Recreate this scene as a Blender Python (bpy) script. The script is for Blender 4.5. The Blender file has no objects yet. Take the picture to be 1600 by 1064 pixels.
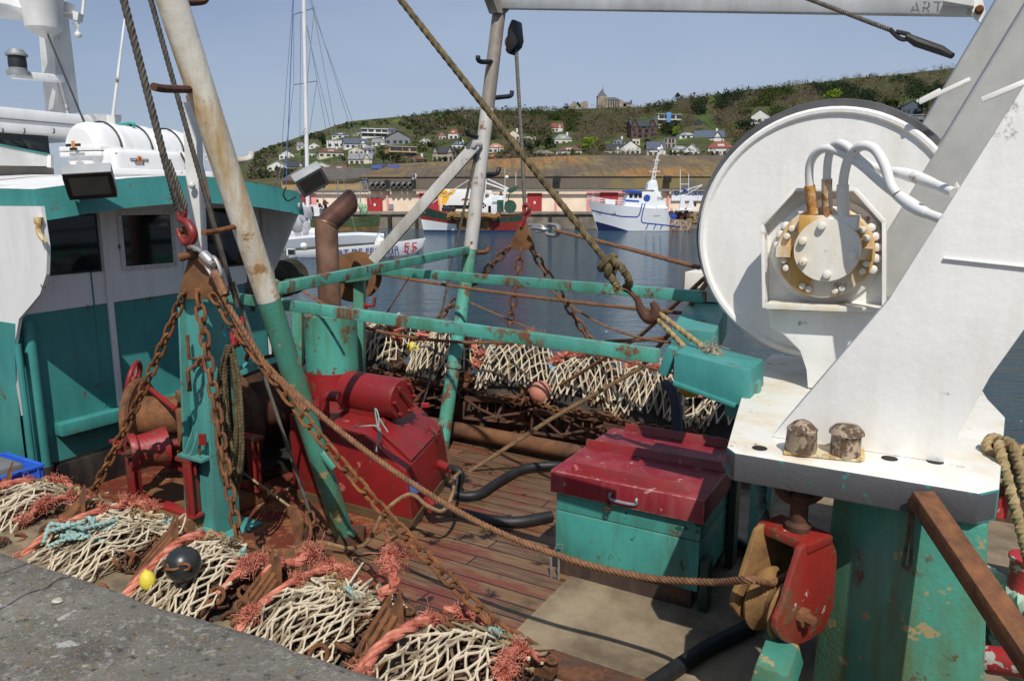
import bpy, bmesh, math, random
from mathutils import Vector as V, Matrix, noise as NZ
R = math.radians
rnd = random.Random(7)
SC = bpy.context.scene
COL = SC.collection

# ---------------------------------------------------------------- camera, sky, sun, exposure
CAMZ = 4.6; FPX = 1150.0; PITCH = math.atan((532 - 315) / FPX)
cam = bpy.data.objects.new('camera', bpy.data.cameras.new('camera')); COL.objects.link(cam)
cam.data.sensor_width = 36; cam.data.lens = 36 * FPX / 1600; cam.data.clip_start = .05; cam.data.clip_end = 20000
cam.location = (0, 0, CAMZ); cam.rotation_euler = (math.pi / 2 - PITCH, 0, 0)
SC.camera = cam
SC.view_settings.view_transform = 'Standard'; SC.view_settings.look = 'None'
SC.view_settings.exposure = 0.0; SC.view_settings.gamma = 1
AXIS = R(30)
U = V((-math.cos(AXIS), math.sin(AXIS), 0)); N = V((math.sin(AXIS), math.cos(AXIS), 0)); UP = V((0, 0, 1))
SUNDIR = (U * .35 + N * .51 - UP * .78).normalized()      # direction the light travels
SUN_EL = math.asin(-SUNDIR.z)
w = bpy.data.worlds.new('World'); SC.world = w; w.use_nodes = True
nt = w.node_tree; bg = nt.nodes['Background']
sky = nt.nodes.new('ShaderNodeTexSky'); sky.sky_type = 'NISHITA'; sky.sun_disc = False
sky.sun_elevation = SUN_EL; sky.sun_rotation = math.atan2(-SUNDIR.x, -SUNDIR.y)
sky.air_density = 1.25; sky.dust_density = .6; sky.ozone_density = 1.6; sky.altitude = 0
tcw = nt.nodes.new('ShaderNodeTexCoord'); mpw = nt.nodes.new('ShaderNodeMapping'); mpw.inputs['Scale'].default_value = (1, 1, 3.2); nt.links.new(tcw.outputs['Generated'], mpw.inputs[0])
nzw = nt.nodes.new('ShaderNodeTexNoise'); nzw.inputs['Scale'].default_value = 1.15; nzw.inputs['Detail'].default_value = 5; nt.links.new(mpw.outputs[0], nzw.inputs['Vector'])
veil = nt.nodes.new('ShaderNodeMix'); veil.data_type = 'RGBA'; veil.inputs[6].default_value = (2.3, 3.05, 4.8, 1); veil.inputs[7].default_value = (3.8, 4.45, 6.1, 1); rw_ = nt.nodes.new('ShaderNodeMapRange'); rw_.inputs[1].default_value = .34; rw_.inputs[2].default_value = .68; nt.links.new(nzw.outputs['Fac'], rw_.inputs[0]); nt.links.new(rw_.outputs[0], veil.inputs[0])     # thin high cloud
mxw = nt.nodes.new('ShaderNodeMix'); mxw.data_type = 'RGBA'; mxw.inputs[0].default_value = .74; nt.links.new(sky.outputs[0], mxw.inputs[6]); nt.links.new(veil.outputs[2], mxw.inputs[7])
nt.links.new(mxw.outputs[2], bg.inputs[0]); bg.inputs[1].default_value = 0.1
sun = bpy.data.objects.new('sun', bpy.data.lights.new('sun', 'SUN')); COL.objects.link(sun)
sun.data.energy = 4.25; sun.data.angle = R(.53); sun.data.color = (1, .955, .88)
sun.rotation_euler = SUNDIR.to_track_quat('-Z', 'Y').to_euler(); sun.location = (0, -30, 60)

# ---------------------------------------------------------------- places: boat axes (s toward bow, t across, z) and measured sight lines
def B(s, t, z): return U * s + N * t + UP * z
_f = V((0, math.cos(PITCH), -math.sin(PITCH))); _u = V((0, math.sin(PITCH), math.cos(PITCH))); _r = V((1, 0, 0)); _C = V((0, 0, CAMZ))
def ray(x, y): return _f + _r * (x - 800) / FPX - _u * (y - 532) / FPX
def PT(x, y, t): d = ray(x, y); return _C + d * (t / d.dot(N))
def PS(x, y, s): d = ray(x, y); return _C + d * (s / d.dot(U))
def PZ(x, y, z): d = ray(x, y); return _C + d * ((z - CAMZ) / d.z)
def PY(x, y, Y): d = ray(x, y); return _C + d * (Y / d.y)

# ---------------------------------------------------------------- node helpers
def mat(name):
    m = bpy.data.materials.new(name); m.use_nodes = True; t = m.node_tree
    return m, t, t.nodes['Principled BSDF']
def nd(t, ty, **k):
    n = t.nodes.new(ty)
    for a, b in k.items():
        if a.startswith('i_'):
            a = a[2:]; a = int(a) if a.isdigit() else a.replace('_', ' ')
            if hasattr(b, 'is_output'): t.links.new(b, n.inputs[a])
            else: n.inputs[a].default_value = b
        else: setattr(n, a, b)
    return n
def c4(c): return (c[0], c[1], c[2], 1)
def coords(t, scale=(1, 1, 1), rotz=0):
    tc = nd(t, 'ShaderNodeTexCoord'); mp = nd(t, 'ShaderNodeMapping', i_Vector=tc.outputs['Object'], i_Scale=scale)
    mp.inputs['Rotation'].default_value[2] = rotz
    return mp.outputs[0]
def noise(t, vec, scale, detail=4, rough=.55): return nd(t, 'ShaderNodeTexNoise', i_Vector=vec, i_Scale=scale, i_Detail=detail, i_Roughness=rough).outputs['Fac']
def ramp(t, fac, a, b): return nd(t, 'ShaderNodeMapRange', i_Value=fac, i_1=a, i_2=b).outputs[0]
def mix(t, fac, a, b):
    n = nd(t, 'ShaderNodeMix', data_type='RGBA')
    for k, v in ((0, fac), (6, a), (7, b)):
        if hasattr(v, 'is_output'): t.links.new(v, n.inputs[k])
        else: n.inputs[k].default_value = v if k == 0 else c4(v)
    return n.outputs[2]
def bump(t, b, h, strength=.3, dist=.01): t.links.new(nd(t, 'ShaderNodeBump', i_Height=h, i_Strength=strength, i_Distance=dist).outputs[0], b.inputs['Normal'])
RUST = (.12, .048, .02)
MATS = {}
def paint(name, col, rough=.42, rust=.1, rscale=5, var=.22, dirt=.15, dirtcol=(.16, .12, .07), bmp=.25, rustcol=RUST, chip=0, chipcol=(.5, .5, .45), spec=.5, metal=0, bscale=38, edge=0, edgecol=(.09, .045, .025)):
    m, t, b = mat(name); v = coords(t); vs = coords(t, (1, 1, .22))
    n1 = noise(t, v, 1.7, 5); c = mix(t, ramp(t, n1, .3, .7), [x * (1 - var) for x in col], [min(1, x * (1 + var)) for x in col])
    n3 = noise(t, vs, 5, 6, .65); c = mix(t, nd(t, 'ShaderNodeMath', operation='MULTIPLY', i_0=ramp(t, n3, .45, .68), i_1=dirt * 2.2).outputs[0], c, dirtcol)
    if chip:
        nc = noise(t, v, rscale * 1.6, 7, .62); mc = ramp(t, nc, .68 - chip * .36, .69 - chip * .36); c = mix(t, mc, c, chipcol)
    n2 = noise(t, v, rscale, 8, .66); mr = nd(t, 'ShaderNodeMath', operation='MULTIPLY', i_0=ramp(t, n2, .645 - rust * .36, .69 - rust * .36), i_1=ramp(t, noise(t, vs, rscale * 4, 5, .7), .3, .52)).outputs[0]
    n5 = noise(t, v, 30, 5); rc = mix(t, n5, [x * .55 for x in rustcol], [x * 1.7 for x in rustcol])
    if rust: c = mix(t, mr, c, rc)
    if edge:                                   # paint rubbed through along the edges
        bv = nd(t, 'ShaderNodeBevel', samples=3, i_Radius=edge); ge = nd(t, 'ShaderNodeNewGeometry')
        dp = nd(t, 'ShaderNodeVectorMath', operation='DOT_PRODUCT', i_0=bv.outputs[0], i_1=ge.outputs['Normal']).outputs['Value']
        em = nd(t, 'ShaderNodeMath', operation='MULTIPLY', i_0=ramp(t, dp, .995, .93), i_1=ramp(t, noise(t, v, 14, 6, .7), .4, .55)).outputs[0]
        c = mix(t, em, c, mix(t, n5, edgecol, [min(1, x * 2.2) for x in edgecol]))
    t.links.new(c, b.inputs['Base Color'])
    rr = nd(t, 'ShaderNodeMath', operation='MULTIPLY_ADD', i_0=n3, i_1=.35, i_2=rough - .15).outputs[0]
    if rust: rr = nd(t, 'ShaderNodeMath', operation='MAXIMUM', i_0=rr, i_1=nd(t, 'ShaderNodeMath', operation='MULTIPLY', i_0=mr, i_1=.8).outputs[0]).outputs[0]
    t.links.new(rr, b.inputs['Roughness'])
    b.inputs['Specular IOR Level'].default_value = spec; b.inputs['Metallic'].default_value = metal
    h = nd(t, 'ShaderNodeMath', operation='ADD', i_0=noise(t, v, bscale, 4), i_1=mr if rust else 0).outputs[0]
    bump(t, b, h, bmp, .006)
    MATS[name] = m; return m
def rusty(name, c1=(.09, .035, .016), c2=(.27, .1, .03), sc=9, rough=.85, c3=None):
    m, t, b = mat(name); v = coords(t); a = noise(t, v, sc, 8, .68); c = mix(t, ramp(t, a, .32, .68), c1, c2)
    if c3: c = mix(t, ramp(t, noise(t, v, sc * .6, 6), .55, .66), c, c3)
    t.links.new(c, b.inputs['Base Color']); b.inputs['Roughness'].default_value = rough; bump(t, b, noise(t, v, 45, 5), .5, .006)
    MATS[name] = m; return m
def plain(name, col, rough=.6, var=.15, sc=4, bmp=.0, bsc=40, metal=0, spec=.5, col2=None, band=(.35, .65)):
    m, t, b = mat(name); v = coords(t); a = noise(t, v, sc, 6, .6)
    c = mix(t, ramp(t, a, *band), [x * (1 - var) for x in col], col2 or [min(1, x * (1 + var)) for x in col])
    t.links.new(c, b.inputs['Base Color']); b.inputs['Roughness'].default_value = rough; b.inputs['Metallic'].default_value = metal; b.inputs['Specular IOR Level'].default_value = spec
    if bmp: bump(t, b, noise(t, v, bsc, 5), bmp, .008)
    MATS[name] = m; return m

TEALC = (.075, .3, .275)
teal = paint('teal paint', TEALC, rust=.1, rscale=5, dirt=.14, dirtcol=(.06, .1, .04), chip=.05, chipcol=(.03, .12, .1), edge=.012)
teal_rusty = paint('rusty teal paint', (.075, .32, .255), rust=.28, rscale=4.2, dirt=.3, dirtcol=(.06, .12, .02), bmp=.4, edge=.012)
teal_green = paint('weathered green teal paint', (.065, .26, .19), rust=.08, rscale=4, dirt=.35, dirtcol=(.11, .12, .025), chip=.16, chipcol=(.34, .27, .13), bmp=.5, edge=.015)
teal_clean = paint('clean teal paint', (.05, .25, .235), rust=.03, dirt=.2, dirtcol=(.02, .13, .12), bmp=.12, var=.12)
teal_locker = paint('locker teal paint', (.06, .31, .265), rust=.09, rscale=3, dirt=.3, dirtcol=(.05, .1, .06), chip=.17, chipcol=(.02, .07, .06), edge=.014, edgecol=(.12, .14, .1))
white = paint('white ship paint', (.79, .78, .75), rust=.035, rscale=3, dirt=.14, dirtcol=(.55, .48, .36), bmp=.34, var=.05, rough=.5, bscale=22)
white_clean = paint('clean white paint', (.76, .76, .75), rust=.02, dirt=.16, dirtcol=(.5, .5, .46), bmp=.06, var=.04)
white_cream = paint('stained cream paint', (.76, .74, .67), rust=.05, rscale=7, dirt=.2, dirtcol=(.6, .42, .17), rustcol=(.35, .14, .03), bmp=.3, var=.08)
white_rusty = paint('rust streaked white paint', (.62, .59, .51), rust=.13, rscale=3.5, dirt=.5, dirtcol=(.42, .26, .08), rustcol=(.3, .15, .045), bmp=.5, bscale=16)
white_yellowed = paint('yellowed white paint', (.62, .52, .32), rust=.3, rscale=3.8, dirt=.7, dirtcol=(.45, .28, .08), rustcol=(.3, .15, .045), bmp=.5)
grey_pole = paint('scuffed grey paint', (.48, .47, .44), rust=.12, rscale=6, dirt=.3, dirtcol=(.3, .25, .18), chip=.12, chipcol=(.2, .18, .15))
grey_white = paint('greyish white paint', (.62, .62, .6), rust=.03, dirt=.12, dirtcol=(.35, .33, .28), bmp=.15)
redp = paint('red paint', (.22, .013, .015), rust=.1, rscale=4, dirt=.35, dirtcol=(.12, .02, .012), chip=.04, chipcol=(.4, .12, .1), rough=.38, edge=.014)
redp_worn = paint('worn red paint', (.3, .018, .022), rust=.33, rscale=6, dirt=.3, dirtcol=(.14, .04, .025), bmp=.4)
red_lid = paint('scuffed crimson paint', (.24, .014, .024), rust=.03, rscale=9, dirt=.25, dirtcol=(.3, .09, .09), chip=.12, chipcol=(.42, .25, .22), rough=.5, edge=.014, edgecol=(.35, .2, .17))
redw_post = paint('flaking red paint on white', (.45, .02, .03), rust=.02, chip=.3, chipcol=(.5, .45, .42), rscale=7, bmp=.4)
block_red = paint('rusty red block paint', (.26, .02, .015), rust=.3, rscale=4.5, dirt=.3, dirtcol=(.16, .06, .03), chip=.04, chipcol=(.5, .45, .4), bmp=.4, edge=.016)
black_p = paint('black hull paint', (.012, .012, .013), rust=.1, rscale=3, dirt=.35, dirtcol=(.06, .05, .04), rough=.5)
navy = plain('deep navy paint', (.012, .02, .09), .45)
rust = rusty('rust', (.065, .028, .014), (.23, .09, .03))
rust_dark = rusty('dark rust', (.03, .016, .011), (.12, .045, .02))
rust_orange = rusty('orange rust', (.045, .02, .01), (.26, .095, .022), 14)
rust_brown = rusty('brown rust plate', (.1, .045, .02), (.22, .1, .035), 6)
rust_yellow = rusty('ochre rust', (.12, .06, .02), (.32, .17, .055), 5)
steel = plain('worn steel', (.3, .29, .27), .38, .3, 12, .2, 60, metal=.8)
galv = plain('galvanised steel', (.3, .31, .32), .5, .15, 14, .05, metal=.5)
wire = plain('wire rope steel', (.13, .115, .095), .6, .3, 20, metal=.3)
wire_rust = rusty('rusted wire rope', (.09, .04, .018), (.26, .12, .05), 22, .75)
wire_tan = rusty('tan rusted cable', (.13, .075, .035), (.32, .2, .1), 20, .8)
copper = None
black = plain('black rubber', (.012, .012, .013), .55, .4, 8, .1)
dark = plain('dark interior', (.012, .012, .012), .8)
dark_int = plain('near black machinery', (.02, .017, .016), .55, .4, 5, .2)
netm = plain('cream netting twine', (.3, .23, .14), .95, .3, 4.5, .5, 120, col2=(.6, .51, .37), band=(.36, .5))
net_dirty = plain('dirty netting twine', (.24, .18, .11), .9, .3, 6, .5, 120)
net_teal = plain('pale teal twine', (.26, .4, .36), .9, .2, 9, .3, 120)
orange = plain('orange polypropylene rope', (.5, .1, .06), .9, .35, 14, .5, 150, col2=(.62, .24, .16))
tan_rope = plain('tan hemp rope', (.3, .215, .1), .9, .3, 15, .5, 150, col2=(.42, .31, .16))
olive_rope = plain('olive brown rope', (.085, .06, .027), .9, .3, 15, .5, 150, col2=(.16, .12, .055))
mint_rope = plain('mint green rope', (.33, .45, .36), .85, .2, 10, .4, 120)
yellow_f = plain('yellow float plastic', (.72, .6, .06), .5, .15, 6, .1)
blue_crate = plain('blue crate plastic', (.03, .12, .62), .4, .1)
glassd = plain('dark window glass', (.006, .009, .011), .06, .3, 1.5, spec=.6)
gun_wood = plain('weathered gunwale wood', (.2, .15, .09), .85, .35, 6, .4, 30, col2=(.27, .21, .13))
# ---------------------------------------------------------------- mesh builder
ROOTM = {}
def newroot(name, label, cat, loc=(0, 0, 0), rotz=0, group=None, kind=None):
    o = bpy.data.objects.new(name, None); COL.objects.link(o)
    o.location = loc; o.rotation_euler = (0, 0, rotz); o.empty_display_size = .2
    tagit(o, label, cat, group, kind)
    ROOTM[o.name] = Matrix.Translation(V(loc)) @ Matrix.Rotation(rotz, 4, 'Z')
    return o
def tagit(o, label=None, cat=None, group=None, kind=None):
    if label: o['label'] = label
    if cat: o['category'] = cat
    if group: o['group'] = group
    if kind: o['kind'] = kind
    return o
def kids(o): return [c for c in bpy.data.objects if c.parent == o]
def copy_tree(o, parent=None):
    c = o.copy(); COL.objects.link(c); c.parent = parent
    for ch in list(kids(o)): copy_tree(ch, c)
    return c
def frame(d):
    d = d.normalized(); a = V((0, 0, 1)) if abs(d.z) < .9 else V((1, 0, 0))
    x = a.cross(d).normalized(); return x, d.cross(x)
class M:
    def __init__(s): s.v = []; s.f = []; s.k = []; s.mi = 0
    def add(s, vs, fs):
        o = len(s.v); s.v += [V(p) for p in vs]; s.f += [[i + o for i in f] for f in fs]; s.k += [s.mi] * len(fs); return s
    def box(s, c, hx, hy, hz, X=V((1, 0, 0)), Y=V((0, 1, 0)), Z=V((0, 0, 1))):
        p = [c + X * (hx * a) + Y * (hy * b) + Z * (hz * d) for d in (-1, 1) for b in (-1, 1) for a in (-1, 1)]
        return s.add(p, [(0, 2, 3, 1), (4, 5, 7, 6), (0, 1, 5, 4), (2, 6, 7, 3), (0, 4, 6, 2), (1, 3, 7, 5)])
    def bb(s, s0, s1, t0, t1, z0, z1): return s.box(B((s0 + s1) / 2, (t0 + t1) / 2, (z0 + z1) / 2), abs(s1 - s0) / 2, abs(t1 - t0) / 2, abs(z1 - z0) / 2, U, N)
    def bar(s, a, b, w, h, up=None):
        d = (b - a); x, y = frame(d)
        if up is not None: x = up.cross(d).normalized(); y = d.normalized().cross(x)
        return s.box((a + b) / 2, w / 2, h / 2, d.length / 2, x, y, d.normalized())
    def prism(s, poly, ex):
        n = len(poly); p = [V(q) for q in poly]; q = [a + ex for a in p]
        nn = sum(((p[i] - p[0]).cross(p[(i + 1) % n] - p[0]) for i in range(1, n - 1)), V())
        if nn.dot(ex) > 0: p, q = q, p
        fs = [tuple(range(n)), tuple(range(2 * n - 1, n - 1, -1))] + [(i, i + n, (i + 1) % n + n, (i + 1) % n) for i in range(n)]
        return s.add(p + q, fs)
    def tube(s, pts, r, n=8, closed=False, cap=True, lobes=0, amp=0, pitch=.1):
        pts = [V(p) for p in pts]; m = len(pts); rs = r if isinstance(r, (list, tuple)) else [r] * m
        tn = [((pts[(i + 1) % m] - pts[i - 1]) if closed else (pts[min(i + 1, m - 1)] - pts[max(i - 1, 0)])).normalized() for i in range(m)]
        x, y = frame(tn[0]); vs = []; L = 0
        for i in range(m):
            x = (x - tn[i] * x.dot(tn[i]));
            if x.length < 1e-6: x, _ = frame(tn[i])
            x.normalize(); y = tn[i].cross(x)
            if i: L += (pts[i] - pts[i - 1]).length
            tw = L / pitch * 2 * math.pi if lobes else 0
            for j in range(n):
                a = 2 * math.pi * j / n; rr = rs[i]
                if lobes: rr *= 1 + amp * abs(math.cos(lobes * a / 2)) - amp / 2; a += tw
                vs.append(pts[i] + x * (math.cos(a) * rr) + y * (math.sin(a) * rr))
        fs = []
        for i in range(m if closed else m - 1):
            for j in range(n):
                fs.append((i * n + j, i * n + (j + 1) % n, ((i + 1) % m) * n + (j + 1) % n, ((i + 1) % m) * n + j))
        if cap and not closed: fs += [tuple(range(n - 1, -1, -1)), tuple(range((m - 1) * n, m * n))]
        return s.add(vs, fs)
    def cyl(s, a, b, r, r2=None, n=20, cap=True): return s.tube([a, b], [r, r if r2 is None else r2], n, cap=cap)
    def lathe(s, c, ax, prof, n=28, cap=True):
        ax = ax.normalized(); x, y = frame(ax); vs = []; m = len(prof)
        for r, h in prof:
            for j in range(n):
                a = 2 * math.pi * j / n; vs.append(c + ax * h + (x * math.cos(a) + y * math.sin(a)) * r)
        fs = [(i * n + j, i * n + (j + 1) % n, (i + 1) * n + (j + 1) % n, (i + 1) * n + j) for i in range(m - 1) for j in range(n)]
        if cap: fs += [tuple(range(n - 1, -1, -1)), tuple(range((m - 1) * n, m * n))]
        return s.add(vs, fs)
    def ball(s, c, r, n=16, sc=(1, 1, 1), ax=None):
        X, Y, Z = (V((1, 0, 0)), V((0, 1, 0)), V((0, 0, 1)))
        if ax: Z = ax.normalized(); X, Y = frame(Z)
        vs = []; k = n // 2
        for i in range(k + 1):
            ph = math.pi * i / k
            for j in range(n):
                a = 2 * math.pi * j / n
                vs.append(c + X * (r * sc[0] * math.sin(ph) * math.cos(a)) + Y * (r * sc[1] * math.sin(ph) * math.sin(a)) - Z * (r * sc[2] * math.cos(ph)))
        fs = [(i * n + j, i * n + (j + 1) % n, (i + 1) * n + (j + 1) % n, (i + 1) * n + j) for i in range(k) for j in range(n)]
        return s.add(vs, fs)
    def ring(s, c, ax, R_, r, n=16, k=6):
        x, y = frame(ax); return s.tube([c + (x * math.cos(2 * math.pi * i / n) + y * math.sin(2 * math.pi * i / n)) * R_ for i in range(n)], r, k, closed=True)
    def rope(s, pts, r, step=None, lobes=3, pitch=None, amp=.3, n=9):
        pts = resample(pts, step or r * .9); return s.tube(pts, r, n, lobes=lobes, amp=amp, pitch=pitch or r * 7)
    def chain(s, pts, pitch, r, wid=None, tw=0):
        pts = resample(pts, pitch); wid = wid or pitch * .33; half = pitch * .5 + r * .9
        for i in range(len(pts) - 1):
            c = (pts[i] + pts[i + 1]) / 2; d = (pts[i + 1] - pts[i]).normalized(); x, y = frame(d)
            a0 = (math.pi / 2 if i % 2 else 0) + tw + rnd.uniform(-.12, .12); x = x * math.cos(a0) + y * math.sin(a0); st = half - wid
            P = []
            for k in range(7): a = -math.pi / 2 + math.pi * k / 6; P.append(c + d * (st + math.cos(a) * wid) + x * (math.sin(a) * wid))
            for k in range(7): a = math.pi / 2 + math.pi * k / 6; P.append(c + d * (-st + math.cos(a) * wid) + x * (math.sin(a) * wid))
            s.tube(P, r, 6, closed=True)
        return s
    def build(s, name, mats, parent=None, smooth=35, bevel=0, bseg=2, label=None):
        if not isinstance(mats, (list, tuple)): mats = [mats]
        root = parent
        while root is not None and root.parent: root = root.parent
        mw = ROOTM[root.name].inverted() if root is not None else Matrix.Identity(4)
        loc = V()
        if root is None:
            lo = V([min(p[i] for p in s.v) for i in range(3)]); hi = V([max(p[i] for p in s.v) for i in range(3)]); loc = V(((lo.x + hi.x) / 2, (lo.y + hi.y) / 2, lo.z))
        me = bpy.data.meshes.new(name)
        me.from_pydata([tuple((mw @ p) - loc) for p in s.v], [], s.f)
        for m_ in mats: me.materials.append(m_)
        if len(mats) > 1: me.polygons.foreach_set('material_index', s.k)
        if bevel:
            bm = bmesh.new(); bm.from_mesh(me); bmesh.ops.recalc_face_normals(bm, faces=bm.faces)
            es = [e for e in bm.edges if len(e.link_faces) == 2 and e.calc_face_angle(0) > R(30)]
            bmesh.ops.bevel(bm, geom=es, offset=bevel, segments=bseg, affect='EDGES', profile=.6, clamp_overlap=True)
            bm.to_mesh(me); bm.free()
        if smooth:
            me.polygons.foreach_set('use_smooth', [True] * len(me.polygons)); me.set_sharp_from_angle(angle=R(smooth))
        me.update()
        o = bpy.data.objects.new(name, me); COL.objects.link(o)
        if root is None: o.location = loc; ROOTM[o.name] = Matrix.Translation(loc)
        else: o.parent = parent
        if label: o['label'] = label
        return o
def resample(pts, step):
    pts = [V(p) for p in pts]; L = [0]
    for i in range(1, len(pts)): L.append(L[-1] + (pts[i] - pts[i - 1]).length)
    n = max(1, round(L[-1] / step)); out = []; j = 0
    for i in range(n + 1):
        d = L[-1] * i / n
        while j < len(L) - 2 and L[j + 1] < d: j += 1
        k = (d - L[j]) / max(1e-9, L[j + 1] - L[j]); out.append(pts[j].lerp(pts[j + 1], k))
    return out
def spline(pts, n=12):
    pts = [V(p) for p in pts]; P = [pts[0] * 2 - pts[1]] + pts + [pts[-1] * 2 - pts[-2]]; out = []
    for i in range(1, len(P) - 2):
        a, b, c, d = P[i - 1:i + 3]
        for k in range(n):
            t = k / n; out.append(.5 * ((2 * b) + (c - a) * t + (2 * a - 5 * b + 4 * c - d) * t * t + (3 * b - a - 3 * c + d) * t ** 3))
    return out + [pts[-1]]
def sag(a, b, h, n=20): return [a.lerp(b, i / n) - UP * (h * 4 * (i / n) * (1 - i / n)) for i in range(n + 1)]
def thing(name, label, cat, m, mats, group=None, kind=None, **k): return tagit(m.build(name, mats, **k), label, cat, group, kind)
def text(name, body, mt, parent, o, xd, yd, h, ex=.004, just=None, sx=1, shear=0):
    cu = bpy.data.curves.new('t', 'FONT'); cu.body = body; cu.size = 1; cu.extrude = 0
    if just: cu.align_x = just
    ob = bpy.data.objects.new('t', cu); COL.objects.link(ob); bpy.context.view_layer.update()
    me = ob.to_mesh(); xd = xd.normalized(); yd = yd.normalized(); zd = xd.cross(yd); s = h / .7
    m = M(); m.add([o + xd * ((p.co.x + shear * p.co.y) * s * sx) + yd * (p.co.y * s) + zd * ex for p in me.vertices], [tuple(p.vertices) for p in me.polygons])
    ob.to_mesh_clear(); bpy.data.objects.remove(ob); bpy.data.curves.remove(cu)
    return m.build(name, mt, parent, smooth=0)
def nz(p, s=1.0): return NZ.noise(V(p) * s)
def net(m, f, nu, nv, r, jit=.012, sides=5, sag_=.25):
    """diamond mesh of twine over the surface f(u, v)"""
    K = {}
    for j in range(nv + 1):
        for i in range(nu + 1):
            u = (i + .5 * (j % 2)) / (nu + .5); K[i, j] = f(u, j / nv) + V((rnd.uniform(-jit, jit), rnd.uniform(-jit, jit), rnd.uniform(-jit, jit)))
    for j in range(nv):
        for i in range(nu + 1):
            for q in ((i, i - 1) if j % 2 == 0 else (i, i + 1)):
                if 0 <= q <= nu:
                    a, b = K[i, j], K[q, j + 1]; c = (a + b) / 2 + V((rnd.uniform(-1, 1), rnd.uniform(-1, 1), rnd.uniform(-1, .4))) * (jit * sag_ * 2)
                    m.tube([a, a.lerp(c, .55), c.lerp(b, .45), b], [r * 1.25, r * .92, r * .92, r * 1.25], sides, cap=False)
    for p in K.values(): m.ball(p, r * 1.75, 6)
def fuzz(m, c, R_, n, r=.004, L=.1):
    r *= .55
    for _ in range(int(n * 1.7)):
        d = V((rnd.gauss(0, 1), rnd.gauss(0, 1), rnd.gauss(.2, 1))).normalized(); a = c + d * R_ * rnd.uniform(.1, .9)
        g = lambda k: V((rnd.gauss(0, k), rnd.gauss(0, k), rnd.gauss(0, k))); l = L * rnd.uniform(.3, 1)
        b = a + d * l * .2 + g(l * .28); e = b + g(l * .3); m.tube(spline([a, b, e, e + g(l * .25) - UP * l * .1], 2), [r] * 7, 3)
# ================================================================ SETTING
def water_mat():
    m, t, b = mat('harbour water'); v = coords(t, (1, 1, 1), R(20)); vs = coords(t, (.5, 1.6, 1), R(-12))
    a = noise(t, vs, .6, 3, .6); c = noise(t, vs, 2.6, 4, .6); g = noise(t, v, .07, 3)
    h = nd(t, 'ShaderNodeMath', operation='MULTIPLY_ADD', i_0=c, i_1=.75, i_2=a).outputs[0]
    t.links.new(mix(t, ramp(t, g, .35, .65), (.016, .055, .085), (.024, .07, .1)), b.inputs['Base Color'])
    b.inputs['Roughness'].default_value = .06; b.inputs['IOR'].default_value = 1.33; bump(t, b, h, 1.0, .8); return m
m = M(); m.add([(-6000, -400, 0), (6000, -400, 0), (6000, 9000, 0), (-6000, 9000, 0)], [(0, 1, 2, 3)])
tagit(m.build('water', water_mat(), smooth=0), kind='structure')

def quay_mat():
    m, t, b = mat('old quay concrete'); v = coords(t)
    a = noise(t, v, 2.2, 8, .7); c = mix(t, ramp(t, a, .3, .7), (.085, .075, .06), (.26, .235, .195))
    vo = nd(t, 'ShaderNodeTexVoronoi', i_Vector=v, i_Scale=75.0); c = mix(t, ramp(t, vo.outputs['Distance'], .33, .12), c, nd(t, 'ShaderNodeMix', data_type='RGBA', i_0=.75, i_6=vo.outputs['Color'], i_7=(.2, .185, .16, 1)).outputs[2])
    n2 = noise(t, v, 28, 6, .7); c = mix(t, ramp(t, n2, .54, .64), c, (.3, .275, .235)); c = mix(t, ramp(t, noise(t, v, 36, 5), .62, .68), c, (.22, .13, .025))
    c = mix(t, ramp(t, noise(t, v, 20, 6, .7), .44, .34), c, (.05, .046, .038)); c = mix(t, ramp(t, noise(t, v, 11, 5), .66, .69), c, (.4, .385, .35))
    ve = nd(t, 'ShaderNodeTexVoronoi', feature='DISTANCE_TO_EDGE', i_Vector=nd(t, 'ShaderNodeMix', data_type='VECTOR', i_0=.12, i_4=v, i_5=nd(t, 'ShaderNodeTexNoise', i_Vector=v, i_Scale=6.0).outputs['Color']).outputs[1], i_Scale=.9); c = mix(t, ramp(t, ve.outputs['Distance'], .006, .002), c, (.03, .028, .025)); c = mix(t, nd(t, 'ShaderNodeMath', operation='MULTIPLY', i_0=ramp(t, noise(t, v, 1.1, 5), .52, .66), i_1=.55).outputs[0], c, (.06, .055, .045))
    t.links.new(c, b.inputs['Base Color']); b.inputs['Roughness'].default_value = .95
    bump(t, b, nd(t, 'ShaderNodeMath', operation='ADD', i_0=noise(t, v, 60, 6, .7), i_1=noise(t, v, 9, 4)).outputs[0], .8, .012); return m
QE = 0
def qe(s): return 1.83 - .08 * (max(-4, min(9, s)) - 1.54)
m = M(); SS = [-25] + [-2 + .12 * i for i in range(80)] + [60]; prof = [(-25, 2.95), (.2, 2.95), (QE - .08, 2.95), (QE - .03, 2.937), (QE - .006, 2.905), (QE, 2.86), (QE + .02, 1.5), (QE, -1)]
vs = []
for s_ in SS:
    for i, (t_, z_) in enumerate(prof):
        k = nz((s_ * 2, t_ * 3, 5)) * .022 if i > 1 else 0
        vs.append(B(s_, t_ + (qe(s_) if i > 1 else 0) + k + nz((s_ * 9, i, 2)) * .008 * (i > 1), z_ + (nz((s_ * 5, i * 3, 1)) * .01 if i in (3, 4) else 0)))
n_ = len(prof); m.add(vs, [(i * n_ + j, i * n_ + j + 1, (i + 1) * n_ + j + 1, (i + 1) * n_ + j) for i in range(len(SS) - 1) for j in range(n_ - 1)])
tagit(m.build('quay', quay_mat()), kind='structure')
shell_m = plain('broken shell', (.42, .39, .32), .6, .2)
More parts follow.
